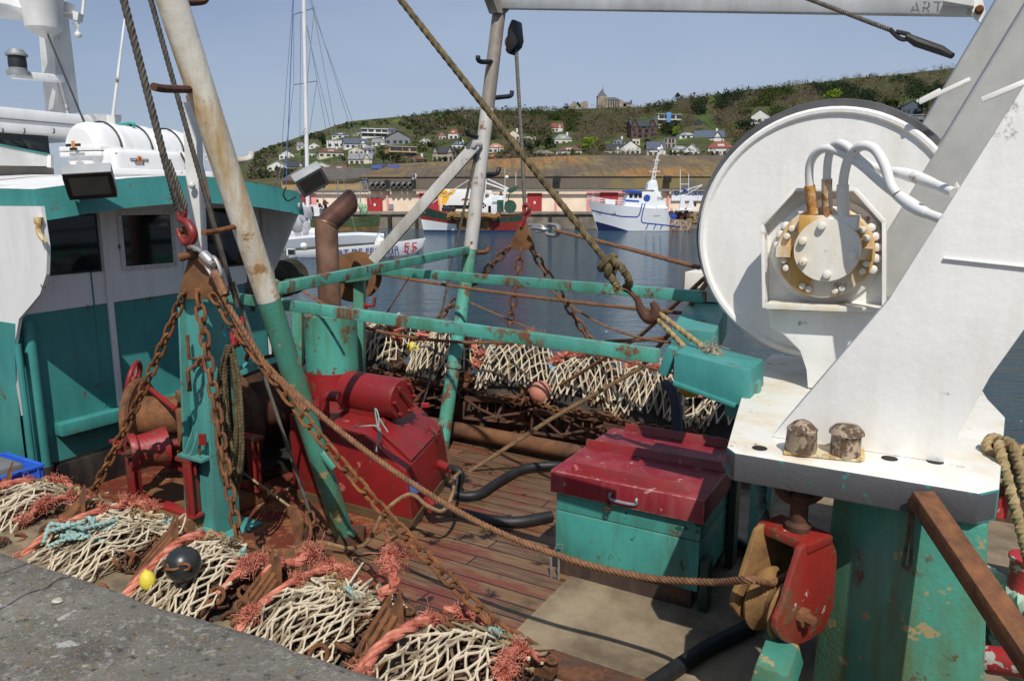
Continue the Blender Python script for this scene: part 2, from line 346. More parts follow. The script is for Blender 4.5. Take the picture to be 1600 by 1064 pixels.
for i, (x, y) in enumerate(((90, 938),)):
    m = M(); c = PZ(x, y, 2.958); m.lathe(c, V((.15, .1, 1)), [(.001, .004), (.014, .008), (.021, .004), (.024, 0)], 7)
    thing('shell', ['broken white scallop shell lying on the quay stone nearer the blue crate', 'small chip of white shell on the quay stone close to its lower edge'][i], 'shell', m, shell_m)

# ---- far quay
m = M(); m.box(V((40, 175, .3)), 220, 46, 2.35)
m.box(V((40, 128.95, 2.55)), 220, .3, .16)
tagit(m.build('far_quay', plain('far quay stone', (.17, .14, .11), .9, .35, .4, col2=(.3, .26, .2))), kind='structure')
fend_m = plain('dark timber fender', (.03, .024, .018), .9)
for i in (2, 3, 5, 6, 11, 12, 13, 14, 15):
    x = -44 + i * 4.6
    m = M(); m.bar(V((x, 128.35, -1)), V((x, 128.35, 2.2)), 1.9 if i % 3 else .7, .5)
    thing('quay_fender', 'dark timber fender standing against the far quay wall', 'fender', m, fend_m, group='timber fenders along the far quay wall')

# ---- hill
SKY = [(-900, 330), (100, 318), (330, 285), (398, 238), (414, 230), (455, 219), (481, 209), (504, 204), (525, 196), (544, 190), (577, 187), (617, 183), (650, 181), (671, 177), (710, 173), (760, 172), (815, 173), (865, 174), (914, 170), (980, 168), (1011, 168), (1037, 163), (1078, 155), (1130, 146), (1179, 140), (1224, 136), (1245, 132), (1309, 126), (1330, 122), (1394, 118), (1468, 109), (1496, 106), (1700, 92), (2400, 60)]
def skyline(x):
    for i in range(len(SKY) - 1):
        if SKY[i][0] <= x <= SKY[i + 1][0]:
            k = (x - SKY[i][0]) / (SKY[i + 1][0] - SKY[i][0]); return SKY[i][1] * (1 - k) + SKY[i + 1][1] * k
    return 330
D0, PY0 = 232., 292.
def dfar(x): return 560 + 90 * math.sin(x / 260) + (60 if x > 1100 else 0)
def hill_pt(x, t):                # t 0 foot .. 1 ridge
    d = D0 + (dfar(x) - D0) * t; py = PY0 + (min(skyline(x), 291) - PY0) * t ** .8
    return PY(x, py, d)
def hill_at(x, py):
    sk = min(skyline(x), 291); t = max(0, min(1, (PY0 - py) / (PY0 - sk))) ** 1.25
    return hill_pt(x, t), t
def hill_mat():
    m, t, b = mat('hill grass and scrub'); v = coords(t); a = noise(t, v, .016, 6, .65); c = mix(t, ramp(t, a, .38, .6), (.055, .085, .022), (.09, .08, .04))
    n2 = noise(t, v, .11, 6, .7); c = mix(t, ramp(t, n2, .5, .62), c, (.028, .04, .014)); c = mix(t, ramp(t, noise(t, v, .035, 5), .6, .68), c, (.1, .15, .03))
    c = mix(t, ramp(t, noise(t, v, .09, 7, .75), .66, .74), c, (.26, .23, .17))
    t.links.new(c, b.inputs['Base Color']); b.inputs['Roughness'].default_value = 1; b.inputs['Specular IOR Level'].default_value = .1; bump(t, b, n2, .6, 2); return m
m = M(); XS = [-900 + 25 * i for i in range(130)]; TS = [-.12, 0, .08, .16, .25, .33, .42, .5, .58, .66, .75, .83, .9, .96, 1]
vs = []
for x in XS:
    for k, t_ in enumerate(TS):
        p = hill_pt(x, max(t_, 0))
        if t_ < 0: p = PY(x, PY0, D0 - 18); p.z = -2
        elif 0 < t_ < 1: p = p + UP * (nz((p.x * .02, p.y * .02, 3)) * 3 * (1 - t_) + nz((p.x * .06, p.y * .06, 7)) * .8)
        vs.append(p)
    p = hill_pt(x, 1); q = V((p.x * 1.25, p.y * 1.25, p.z - 6)); vs.append(q); vs.append(V((p.x * 2.2, p.y * 2.2, -5)))
n_ = len(TS) + 2; m.add(vs, [(i * n_ + j, (i + 1) * n_ + j, (i + 1) * n_ + j + 1, i * n_ + j + 1) for i in range(len(XS) - 1) for j in range(n_ - 1)])
tagit(m.build('hill', hill_mat(), smooth=180), kind='structure')

# ---- foliage
def leafm(name, c, v=.45):
    m = plain(name, [q * 1.5 for q in c], .9, v, .5, spec=.1); t = m.node_tree; b = t.nodes['Principled BSDF']; out = t.nodes['Material Output']
    tr = nd(t, 'ShaderNodeBsdfTranslucent'); t.links.new(b.inputs['Base Color'].links[0].from_socket, tr.inputs[0]); mx = nd(t, 'ShaderNodeMixShader', i_0=.45)
    t.links.new(b.outputs[0], mx.inputs[1]); t.links.new(tr.outputs[0], mx.inputs[2]); t.links.new(mx.outputs[0], out.inputs[0]); return m
F_PINE = leafm('dark pine needles', (.028, .04, .02), .3); F_GREEN = leafm('olive green leaves', (.045, .06, .018)); F_BARE = leafm('bare brown twigs', (.13, .105, .07), .3); F_OCHRE = leafm('budding ochre twigs', (.085, .07, .022)); F_LIME = leafm('bright spring leaves', (.16, .22, .02)); F_GREY = leafm('grey green buds', (.12, .13, .07))
BARK = plain('bark', (.06, .045, .03), .9)
def crown(m, c, rx, rz, n, sz, k=0, thin=False):
    m.mi = k; lob = [(V((rnd.gauss(0, .42) * rx, rnd.gauss(0, .42) * rx, rnd.gauss(0, .36) * rz)), rnd.uniform(.35, .7)) for _ in range(7)]
    for _ in range(n):
        l, q = rnd.choice(lob); d = V((rnd.gauss(0, 1), rnd.gauss(0, 1), rnd.gauss(0, 1))).normalized() * rnd.uniform(.5, 1) * q
        p = c + l + V((d.x * rx, d.y * rx, d.z * rz)); a = V((rnd.gauss(0, 1), rnd.gauss(0, 1), rnd.gauss(0, 1))).normalized(); b = a.orthogonal().normalized(); b = Matrix.Rotation(rnd.uniform(0, 6), 3, a) @ b; e = a.cross(b)
        s_ = sz * rnd.uniform(.6, 1.4); w_ = s_ * (.22 if thin else .75)
        if thin: b = (b + UP * .9).normalized(); e = a.cross(b)
        m.add([p - b * s_, p + e * w_, p + b * s_, p - e * w_], [(0, 1, 2, 3)])
wood = M(); rw = random.Random(3)
def hollow(x, py):                 # keep the wood out of gardens round the houses
    return any(abs(x - hx) < hw * .62 + 4 and hb - hh - 5 < py < hb + 6 for hx, hb, hw, hh in HB)
HOUSES = [  # px, base py, width, height, wall, roof, form
 (448, 249, 20, 13, 'w', 'b', 'g'), (472, 233, 12, 9, 'w', 'g', 's'), (491, 232, 14, 8, 'w', 'l', 'g'), (487, 245, 9, 5, 'w', 'b', 'f'), (433, 267, 27, 14, 'w', 'g', 'g'), (463, 267, 24, 13, 'c', 'd', 's'), (502, 265, 28, 11, 'c', 'l', 'g'), (518, 246, 34, 14, 'c', 'n', 'h'), (525, 231, 27, 10, 'w', 'w', 'f'), (532, 216, 24, 9, 'w', 'b', 'h'), (557, 232, 33, 14, 'w', 'b', 's'), (586, 215, 36, 12, 'w', 'w', 'm'), (562, 212, 18, 5, 'c', 'g', 'h'), (557, 241, 22, 11, 'c', 'g', 'g'), (577, 238, 18, 10, 'g', 'g', 'h'), (592, 228, 20, 10, 'w', 'g', 's'), (622, 226, 34, 19, 'g', 'd', 'g'), (612, 208, 18, 8, 'g', 'b', 'h'), (630, 246, 40, 15, 't', 't', 'm'), (563, 257, 33, 16, 'c', 'g', 's'), (596, 268, 22, 13, 'd', 'd', 'h'), (530, 274, 30, 16, 'w', 'n', 'h'), (566, 275, 28, 9, 'w', 'd', 'f'), (651, 255, 22, 11, 'n', 'n', 'h'), (664, 226, 16, 9, 'w', 'w', 'g'), (691, 218, 10, 10, 'w', 'r', 'h'), (708, 218, 14, 15, 'w', 'r', 'h'), (717, 233, 20, 12, 'w', 'b', 'h'), (692, 254, 30, 21, 't', 'd', 'v'), (775, 239, 22, 14, 'w', 'p', 'h'), (770, 248, 13, 7, 'o', 'o', 'h'), (802, 219, 18, 14, 'c', 'n', 'g'), (811, 226, 15, 8, 'c', 'b', 'h'), (828, 221, 17, 6, 'w', 'w', 'f'), (870, 206, 16, 12, 'w', 'r', 's'), (880, 227, 24, 16, 'c', 'g', 'h'), (853, 246, 30, 11, 't', 'y', 'h'), (889, 244, 36, 15, 'w', 'n', 'h'), (957, 243, 27, 16, 'w', 'd', 's'), (967, 225, 18, 8, 'g', 'b', 'g'), (985, 243, 28, 21, 'w', 'd', 'g'), (994, 226, 11, 8, 'c', 'l', 'f'), (1005, 215, 35, 24, 'n', 'd', 'v'), (1046, 197, 34, 16, 'c', 'l', 'm'), (1025, 245, 26, 21, 'w', 'b', 's'), (1046, 234, 16, 16, 't', 'g', 'f'), (1076, 217, 26, 10, 'w', 'g', 'h'), (1108, 226, 40, 20, 'w', 'b', 's'), (1063, 240, 24, 12, 'w', 'g', 'h'), (1080, 244, 20, 17, 'w', 'g', 'g'), (1126, 244, 36, 22, 'w', 'r', 'h'), (1050, 249, 30, 6, 'w', 'w', 'f'), (1187, 193, 26, 19, 'w', 'n', 'g'), (1155, 211, 12, 10, 'o', 'o', 'h'), (1417, 194, 40, 12, 'g', 'l', 'm'), (1425, 178, 30, 18, 'b', 'd', 'g'), (1091, 197, 9, 10, 'd', 'd', 'g')]
HB = [h[:4] for h in HOUSES] + [(945, 170, 90, 30)]
for _ in range(9000):
    x = rw.uniform(600, 1720); sk = skyline(x); py = rw.uniform(sk - 1, 262)
    g = (x - 650) / 170 + nz((x * .01, py * .02, 4)) * .7; low = (py - sk) / (262 - sk)
    if low > .8 and x < 1500 and rw.random() < .6: continue
    if rw.random() > g * 1.6 or hollow(x, py): continue
    if 908 < x < 982 and py < 177: continue
    p, t_ = hill_at(x, py); k = nz((x * .013, py * .03, 9)); h = rw.uniform(4.5, 8)
    kind = 1 if (k > .12 and x > 1000) or rw.random() < .02 else (2 if k < -.28 else 0)
    if rw.random() < .05: kind = 3
    if t_ > .93: kind = 0 if rw.random() < .9 else 1; h *= .7
    globals_r = rnd; crown(wood, p + UP * h * .3, h * .56, h * .5, 56 if kind == 0 else 60, h * (.085 if kind == 0 else .08), kind, thin=(kind == 0))
tagit(wood.build('woodland', [F_BARE, F_PINE, F_GREEN, F_OCHRE], smooth=0), kind='stuff')
scr = M()
for _ in range(6500):
    x = rw.uniform(395, 900); sk = skyline(x); py = rw.uniform(sk + 4, 284)
    if hollow(x, py) or (nz((x * .02, py * .05, 1)) < .02 and rw.random() < .75): continue
    p, t_ = hill_at(x, py); h = rw.uniform(1.5, 4.5); k = rw.choice((0, 0, 1, 2, 2)); crown(scr, p + UP * h * .35, h * .6, h * .45, 22, h * .2, k)
tagit(scr.build('scrub', [F_GREEN, F_PINE, F_BARE], smooth=0), kind='stuff')
TREES = [(1058, 159, 13, 1, 0, 'dark wind-shaped pine alone on the ridge line'), (1012, 170, 9, 1, 0, 'round dark bush-like pine on the ridge beside the church'), (1022, 169, 7, 1, 0, 'small dark pine on the ridge between the church and the wood'), (1300, 163, 24, 1, 5, 'bright yellow-green spring tree in the dark pines above the white drum'), (917, 240, 26, 1, 5, 'bright green spring tree behind the house with the red hip roof'), (938, 243, 22, 1, 3, 'ochre budding tree beside the dark roofed white house'), (983, 207, 22, 1, 6, 'pale grey-green budding tree beside the brown brick manor'), (1057, 214, 18, 1, 5, 'lime green young tree below the blue modern house'), (722, 228, 12, 1, 1, 'dark round tree above the blue-grey roofed house'), (822, 244, 26, 1, 1, 'dark pine clump beside the cream gabled house'), (858, 236, 22, 1, 1, 'tall dark pine above the thatched roof'), (840, 236, 20, 1, 1, 'dark pine between the cream gable and the thatched house'), (600, 255, 20, 1, 1, 'dark evergreen below the grey barn-like house'), (505, 231, 18, 1, 1, 'dark evergreen between the white modern house and the mast'), (622, 258, 18, 1, 2, 'olive green tree above the slate dormer house'), (676, 238, 18, 1, 2, 'olive tree above the stone house with twin gables'), (735, 252, 14, 1, 1, 'dark tree near the pole beside the stone house'), (1012, 238, 20, 1, 1, 'dark evergreen between the white gabled house and the tan cube house'), (1165, 215, 30, 1, 1, 'dark pine behind the orange roofed cottage'), (1178, 232, 22, 1, 1, 'dark pine touching the edge of the white drum'), (1033, 199, 11, 1, 1, 'dark pine in front of the blue modern house'), (1055, 200, 12, 1, 1, 'dark pine at the grey end of the blue modern house'), (1440, 180, 24, 1, 1, 'dark pine beside the dark blue roofs near the gantry'), (1392, 178, 30, 1, 2, 'olive tree above the grey modern house near the gantry'), (905, 172, 12, 1, 1, 'dark shrub on the ridge left of the church ruins'), (885, 176, 12, 1, 2, 'olive shrub on the ridge beyond the small ruins')]
TM = [F_PINE, F_PINE, F_GREEN, F_OCHRE, F_BARE, F_LIME, F_GREY]
for x, py, hpx, _, k, lab in TREES:
    p, t_ = hill_at(x, py); h = hpx / FPX * p.y; r = newroot('tree', lab.replace(' left of', ' by'), 'tree', p, group='trees on the hillside')
    m = M(); m.tube([p - UP * .3, p + UP * h * .4 + V((.1 * h * rnd.uniform(-.5, .5), 0, 0)), p + UP * h * .75], [h * .05, h * .035, h * .012], 6)
    for _ in range(5): d = V((rnd.uniform(-1, 1), rnd.uniform(-1, 1), .8)).normalized(); m.tube([p + UP * h * .4, p + UP * h * .45 + d * h * .3], [h * .02, h * .006], 4)
    m.build('trunk', BARK, r); m = M(); crown(m, p + UP * h * .6, h * .42, h * .4, 260, h * .07); m.build('crown', TM[k], r, smooth=0)

# ---- houses on the hill
HC = {'w': (.64, .63, .59), 'c': (.6, .54, .42), 'g': (.2, .21, .22), 't': (.36, .3, .23), 'd': (.035, .04, .05), 'n': (.13, .06, .045), 'b': (.07, .09, .125), 'l': (.28, .28, .28), 'r': (.21, .06, .04), 'o': (.4, .13, .045), 'p': (.36, .17, .12), 'y': (.2, .165, .115)}
HN = {'w': 'white', 'c': 'cream', 'g': 'grey', 't': 'tan', 'd': 'dark slate', 'n': 'brown', 'b': 'blue-grey', 'l': 'pale grey', 'r': 'red', 'o': 'orange', 'p': 'pinkish', 'y': 'thatched'}
HM = {k: plain('house ' + HN[k], c, .85, .12, .6) for k, c in HC.items()}
TIMB = plain('larch cladding', (.5, .3, .11), .8)
win_m = plain('house window', (.03, .04, .05), .15)
NEAR = ['on the slope by the sea cliff', 'behind the sailing boat mast', 'high on the grassy slope', 'half way up the grassy slope', 'just above the shed roof', 'near the top of the slope', 'in the trees', 'under the church']
def house(i, x, py, wpx, hpx, wc, rc, form):
    p, _ = hill_at(x, py); p = p - UP * .3; k = p.y / FPX * 1.08; wd = wpx * k; H = hpx * k; dp = wd * (.55 if form in 'gsm' else .7)
    ry = R(rnd.uniform(-22, 22)) + math.atan2(-p.x, p.y); X = V((math.cos(ry), math.sin(ry), 0)); Y = V((-math.sin(ry), math.cos(ry), 0))
    r = newroot('house', LAB[i], 'house', p, group='houses on the hillside')
    rf = form in 'gshv'; hw = H * (.52 if form in 'gs' else .55 if form == 'h' else .66) if rf else H
    m = M(); m.mi = 0; q = lambda a, b, z: p + X * (a * wd / 2) + Y * (b * dp) + UP * z
    m.box(p + Y * dp / 2 + UP * (hw / 2 - .6), wd / 2, dp / 2, hw / 2 + .6, X, Y, UP)
    roof = M(); ov = 1.06
    if form == 'g':       # gable to the viewer on one side
        m.add([q(-1, 0, hw), q(1, 0, hw), q(0, 0, H * .97), q(-1, 1, hw), q(1, 1, hw), q(0, 1, H * .97)], [(0, 1, 2), (3, 5, 4)])
        for sg in (-1, 1): roof.prism([q(sg * ov, -.05, hw - .15), q(0, -.05, H), q(0, 1.05, H), q(sg * ov, 1.05, hw - .15)], UP * .25)
    elif form in 'sv':
        m.add([q(-1, 0, hw), q(-1, 1, hw), q(-1, .5, H * .97), q(1, 0, hw), q(1, 1, hw), q(1, .5, H * .97)], [(0, 2, 1), (3, 4, 5)])
        for sg in (0, 1): roof.prism([q(-ov, -.06 if sg == 0 else 1.06, hw - .2), q(ov, -.06 if sg == 0 else 1.06, hw - .2), q(ov, .5, H), q(-ov, .5, H)], UP * .25)
        for gx in ((-.72, .72) if form == 'v' else (.55,)):
            a, b_ = gx - .26, gx + .26; g = H * (1.04 if form == 'v' else .9)
            m.prism([q(a, -.04, 0), q(b_, -.04, 0), q(b_, -.04, hw), q(gx, -.04, g), q(a, -.04, hw)], Y * dp * .3)
            for e in (a - .04, b_ + .04): roof.prism([q(e, -.09, hw - .15), q(gx, -.09, g + .05), q(gx, .5, g + .05), q(e, .5, hw - .15)], UP * .22)
    elif form == 'h':
        e = [q(-ov, -.05, hw), q(ov, -.05, hw), q(ov, 1.05, hw), q(-ov, 1.05, hw), q(-.4, .5, H), q(.4, .5, H)]
        roof.add(e, [(0, 1, 5, 4), (2, 3, 4, 5), (1, 2, 5), (3, 0, 4), (3, 2, 1, 0)])
        if wc != 'd': m.prism([q(-.25, .1, hw), q(.25, .1, hw), q(.25, .1, hw + (H - hw) * .55), q(-.25, .1, hw + (H - hw) * .55)], Y * dp * .3)
    elif form == 'f': roof.box(p + Y * dp / 2 + UP * (H + .12), wd / 2 * 1.04, dp / 2 * 1.04, .16, X, Y, UP)
    else:
        roof.box(p + Y * dp / 2 + UP * (H + .12), wd / 2 * 1.05, dp / 2 * 1.1, .2, X, Y, UP); roof.box(p - Y * dp * .05 + UP * (H * .52), wd / 2 * 1.06, dp * .12, .18, X, Y, UP)
    m.build('wall', TIMB if (wc == 't' and form == 'm') else HM[wc], r, smooth=0); ro = roof.build('roof', HM[rc], r, smooth=0)
    if form in 'hgs' and i % 2:
        m = M(); m.box(q(.55, .5, H), .45, .45, 1.1, X, Y, UP); m.build('chimney', HM['n' if i % 4 == 1 else 'w'], ro, smooth=0)
    nw = 2 if wpx < 16 else 3 if wpx < 28 else 4
    rows = [.3] if hw < 4.5 else [.25, .72]
    for z in rows:
        for j in range(nw):
            cx = -1 + (j + .5 + rnd.uniform(-.12, .12)) * 2 / nw; m = M(); ww = wd / nw * (.26 if form != 'm' else .42)
            m.box(q(cx, 0, hw * z + .5) - Y * (.06 + (.06 * dp if form in 'v' else 0)), ww, .07, min(.85, hw * .2), X, Y, UP); m.build('window', win_m, r, smooth=0)
LAB = []
def near(x, py):
    if x < 470: return 'on the slope by the sea cliff'
    if x < 545: return ['high behind the sailing mast stays', 'behind the sailing mast stays', 'low behind the sailing mast stays'][0 if py < 220 else 1 if py < 250 else 2]
    if x < 640: return ['near the top of the grassy slope', 'half way down the grassy slope', 'just above the shed roof vents'][0 if py < 222 else 1 if py < 250 else 2]
    if x < 740: return ['high up beside the grey pole', 'below the twin red roofed villas', 'above the shed roof by the slanting bar'][0 if py < 222 else 1 if py < 240 else 2]
    if x < 860: return ['in the wood beside the thick rope', 'below the wood beside the thick rope', 'above the shed ridge by the thick rope'][0 if py < 222 else 1 if py < 240 else 2]
    if x < 1000: return ['alone in the wood below the church', 'in the bare trees below the church', 'on the shed ridge line under the church'][0 if py < 210 else 1 if py < 236 else 2]
    if x < 1160: return ['high in the wood above the white trawler', 'in gardens near the white drum', 'behind the shed ridge by the drum'][0 if py < 205 else 1 if py < 236 else 2]
    return 'in the pines behind the drum' if x < 1300 else 'in the wood between drum and gantry'
FN = {'g': 'gabled', 's': 'long', 'h': 'hip roofed', 'f': 'flat roofed', 'm': 'modern terraced', 'v': 'twin gabled'}
for (x, py, wp, hp, wc, rc, fm) in HOUSES:
    sz = 'tiny ' if wp < 13 else 'small ' if wp < 19 else 'wide ' if wp > 32 else ''
    l = f"{sz}{HN[wc]} {FN[fm]} house with {HN[rc]} roof {near(x, py)}".replace('modern terraced', 'modern')
    if wc == rc: l = f"{sz}{HN[wc]} {FN[fm]} house, roof included, {near(x, py)}".replace('modern terraced', 'modern')
    while l in LAB: l = l.replace('house', 'house with its windows') if 'with its' not in l else l + ' too'
    LAB.append(l)
for i, h in enumerate(HOUSES): house(i, *h)
m = M()                              # blue scaffold sheet on the modern house
p, _ = hill_at(1046, 197); m.box(p + V((-.8, -1.2, 4.2)), 1.2, .12, 2.6); thing('tarpaulin', 'bright blue sheet hung on the modern terraced house in the wood', 'tarpaulin', m, plain('blue sheet', (.1, .26, .55), .6))

# ---- church on the ridge
p, _ = hill_at(945, 168); k = p.y / FPX; stone = plain('church stone', (.24, .2, .15), .9, .3, .3, col2=(.36, .31, .24)); slate = plain('church slate', (.085, .09, .1), .8)
r = newroot('church', 'old stone chapel with pointed slate spire and apse on the ridge', 'church', p)
def cp(x, y, dy=0): return PY(x, y, p.y + dy)
m = M(); a = cp(934, 168); b = cp(948, 168); th = cp(934, 150.5).z - a.z; m.box((a + b) / 2 + UP * (th / 2 - 1) + V((0, 4, 0)), (b - a).length / 2, 4, th / 2 + 1)
for e in (934.5, 941, 947.5): q = cp(e, 168); m.box(q + V((0, -.3, th * .4)), .5, .6, th * .45)
tw = m.build('tower', stone, r, smooth=0)
m = M(); c = (cp(934, 150.5) + cp(948, 150.5)) / 2 + V((0, 4, 0)); hw_ = 7.6 * k; tip = cp(942.5, 138, 4)
m.add([c + V((-hw_, -hw_, 0)), c + V((hw_, -hw_, 0)), c + V((hw_, hw_, 0)), c + V((-hw_, hw_, 0)), c + V((-hw_ * .35, -hw_ * .35, 3.2)), c + V((hw_ * .35, -hw_ * .35, 3.2)), c + V((hw_ * .35, hw_ * .35, 3.2)), c + V((-hw_ * .35, hw_ * .35, 3.2)), tip], [(0, 1, 5, 4), (1, 2, 6, 5), (2, 3, 7, 6), (3, 0, 4, 7), (4, 5, 8), (5, 6, 8), (6, 7, 8), (7, 4, 8), (3, 2, 1, 0)])
m.cyl(tip - UP * .3, tip + UP * 1.6, .12, n=6); m.build('spire', slate, r, smooth=0)
m = M(); a = cp(948, 168); b = cp(966, 168); z1 = cp(948, 157).z - a.z; Yv = V((0, 1, 0)); wv = b - a
m.prism([a, b, b + UP * z1, a + UP * z1], Yv * 9)
for j in range(6):
    q = cp(949 + j * 3.6, 168); m.box(q + V((0, -.5, z1 * .42)), .4, .8, z1 * .5)
ap = [cp(966, 168) + V((math.sin(R(ang)) * 4.2, 4.5 - math.cos(R(ang)) * 4.5, 0)) for ang in range(0, 181, 30)]; m.prism(ap, UP * z1 * .95)
q = cp(972, 168); m.box(q + V((0, 3, 1.4)), 2.6, 3, 1.6); m.build('nave', stone, r, smooth=0)
for j in range(5): m = M(); q = cp(951 + j * 3.4, 164); m.box(q + V((0, -.25, .2)), .4, .3, 1.5); m.build('window', win_m, r, smooth=0)
m = M(); z2 = cp(956, 151).z - a.z
m.add([a + UP * z1 - Yv * .5, b + UP * z1 - Yv * .5, b + UP * z2 + Yv * 4.5 - wv * .2, a + UP * z2 + Yv * 4.5, b + UP * z1 + Yv * 9.5, a + UP * z1 + Yv * 9.5], [(0, 1, 2, 3), (4, 5, 3, 2), (1, 4, 2)])
m.add([x + UP * (z1 * .95) for x in ap] + [b + UP * z2 + Yv * 4.5 - wv * .2], [(i, i + 1, 7) for i in range(6)]); m.build('roof', slate, r, smooth=0)
for i, (x0, x1, yt, yb, lab) in enumerate(((891, 903, 160, 171, 'small stone gable house with slate roof standing beside the chapel'), (907, 919, 159, 170, 'ruined square stone wall on the ridge near the chapel'), (974, 987, 159, 167, 'low stone cottage with chimney behind the chapel apse'))):
    a, b = cp(x0, yb), cp(x1, yb); h = (yb - yt) * k; m = M()
    if i == 1:
        m.prism([a, b, b + UP * h * .75, a.lerp(b, .75) + UP * h, a.lerp(b, .3) + UP * h * .9, a + UP * h * .7], Yv * .9); thing('ruin', lab, 'ruin', m, stone, smooth=0); continue
    r = newroot('stone_house', lab, 'house', a); mid = (a + b) / 2
    m.prism([a, b, b + UP * h * .55, (mid if i == 0 else b) + UP * h * (.95 if i == 0 else .55), a + UP * h * .55] if i == 0 else [a, b, b + UP * h * .5, a + UP * h * .5], Yv * 7); m.build('wall', stone, r, smooth=0)
    m = M()
    if i == 0:
        for e in (a, b): m.prism([e + UP * h * .5, mid + UP * h, mid + UP * h + Yv * 7.3, e + UP * h * .5 + Yv * 7.3], UP * .3)
    else: m.prism([a + UP * h * .5 - Yv * .3, b + UP * h * .5 - Yv * .3, b + UP * h * .9 + Yv * 4, a + UP * h * .9 + Yv * 4], UP * .3); m.box(b + UP * h * .9 + Yv * 3, .6, .6, 1.2)
    m.build('roof', slate, r, smooth=0)
# ================================================================ WAREHOUSE ACROSS THE BASIN
WY = 150.0
def wp(x, py, dy=0): return PY(x, py, WY + dy)
cream_w = plain('cream rendered wall', (.76, .6, .45), .9, .1, .25, col2=(.82, .68, .53)); pink_w = plain('pink rendered wall', (.62, .3, .28), .9, .15, .3)
reddoor = plain('red door paint', (.33, .02, .024), .6, .15, 1)
def band_mat():
    m, t, b = mat('weathered cladding'); v = coords(t); wv = nd(t, 'ShaderNodeTexWave', i_Vector=v, i_Scale=1.3, i_Distortion=.6, i_Detail=2.0)
    c = mix(t, wv.outputs['Fac'], (.085, .07, .055), (.19, .16, .125)); c = mix(t, ramp(t, noise(t, coords(t, (.05, .05, .05)), 1.1, 3), .56, .6), c, (.2, .16, .07)); t.links.new(c, b.inputs['Base Color']); b.inputs['Roughness'].default_value = .9; return m
def roof_mat():
    m, t, b = mat('mossy corrugated roof'); v = coords(t, (1, 1, 1)); a = noise(t, v, .06, 6, .65); n2 = noise(t, v, 1.5, 7, .75)
    c = mix(t, n2, (.065, .05, .036), (.15, .112, .07)); f = nd(t, 'ShaderNodeMath', operation='MULTIPLY', i_0=ramp(t, a, .42, .58), i_1=ramp(t, n2, .42, .58)).outputs[0]
    c = mix(t, f, c, (.29, .185, .035)); c = mix(t, nd(t, 'ShaderNodeMath', operation='MULTIPLY', i_0=ramp(t, noise(t, v, .07, 3), .57, .64), i_1=n2).outputs[0], c, (.36, .14, .025))
    c = mix(t, nd(t, 'ShaderNodeMath', operation='MULTIPLY', i_0=ramp(t, noise(t, coords(t, (1, .06, .06)), 1.3, 4, .7), .45, .65), i_1=.6).outputs[0], c, (.05, .04, .03)); c = mix(t, ramp(t, noise(t, coords(t, (.25, .5, .5)), 1.0, 2), .68, .7), c, (.17, .15, .12))
    wv = nd(t, 'ShaderNodeTexWave', i_Vector=v, i_Scale=1.6); t.links.new(c, b.inputs['Base Color']); b.inputs['Roughness'].default_value = .95; bump(t, b, wv.outputs['Fac'], .5, .05); return m
r = newroot('warehouse', 'long low quayside warehouse with mossy brown roof, cream walls and red doors', 'warehouse', wp(800, 331))
xs0, xs1 = 455, 1640
m = M(); a, b = wp(xs0, 333), wp(xs1, 333); zt = wp(800, 296).z
m.prism([a, b, V((b.x, b.y, zt)), V((a.x, a.y, zt))], V((0, 40, 0))); m.build('wall', cream_w, r, smooth=0)
for x0, x1 in ((455, 495), (655, 690), (916, 985)):
    m = M(); a, b = wp(x0, 332.6, -.12), wp(x1, 332.6, -.12); m.prism([a, b, V((b.x, b.y, zt - .15)), V((a.x, a.y, zt - .15))], V((0, .11, 0))); m.build('wall_panel', pink_w, r, smooth=0)
for x in (606, 868, 1043, 1130, 783): m = M(); a = wp(x, 333, -.2); m.box(V((a.x, a.y, (a.z + zt) / 2 - .1)), .2, .18, (zt - a.z) / 2 - .1); m.build('pilaster', pink_w, r, smooth=0)
for x0, x1, y0 in ((574, 598, 309), (824, 846.5, 302), (937, 965, 301), (656, 686, 304), (462, 487, 306), (1160, 1182, 304)):
    m = M(); a, b = wp(x0, 331.5, -.26), wp(x1, 331.5, -.26); z2 = wp(x0, y0, -.26).z; m.prism([a, b, V((b.x, b.y, z2)), V((a.x, a.y, z2))], V((0, .1, 0))); d = m.build('door', reddoor, r, smooth=0)
    m = M(); m.box(V(((a.x + b.x) / 2, a.y - .05, (a.z + z2) / 2)), .18, .04, .25); m.build('plate', white_clean, d, smooth=0)
m = M(); m.mi = 0; a, b = wp(566, 294.5, -.5), wp(xs1, 294.5, -.5); zb = wp(700, 276.5, -.5).z; m.prism([a, b, V((b.x, b.y, zb)), V((a.x, a.y, zb))], V((0, 2, 0))); m.build('cladding', band_mat(), r, smooth=0)
m = M(); a, b = wp(455, 297.4, -.9), wp(xs1, 297.4, -.9); m.bar(a, b, .35, .35); m.build('gutter', plain('grey gutter', (.2, .19, .18), .7), r, smooth=0)
m = M(); e0, e1 = wp(560, 277, -.75), wp(xs1, 276, -.75); q0, q1 = PY(616, 256, 176), PY(900, 243, 176); q2 = V((110, 176, q1.z))
m.add([e0, V((q0.x, e0.y, e0.z)), V((q1.x, e1.y, e1.z)), V((e1.x, e1.y, e1.z)), q0, q1, q2, V((e0.x, 206, e0.z)), V((e1.x, 206, e0.z))], [(0, 1, 4), (1, 2, 5, 4), (2, 3, 6, 5), (0, 4, 7), (4, 5, 6, 8, 7)])
m.build('roof', roof_mat(), r, smooth=0)
m = M(); e0, e1 = wp(440, 283, -1), wp(575, 281, -1); m.prism([e0, e1, PY(590, 266, 168), PY(470, 263, 168)], UP * .3); m.build('lean_to_roof', plain('grey tile lean-to', (.1, .085, .07), .9, .3, .5), r, smooth=0)
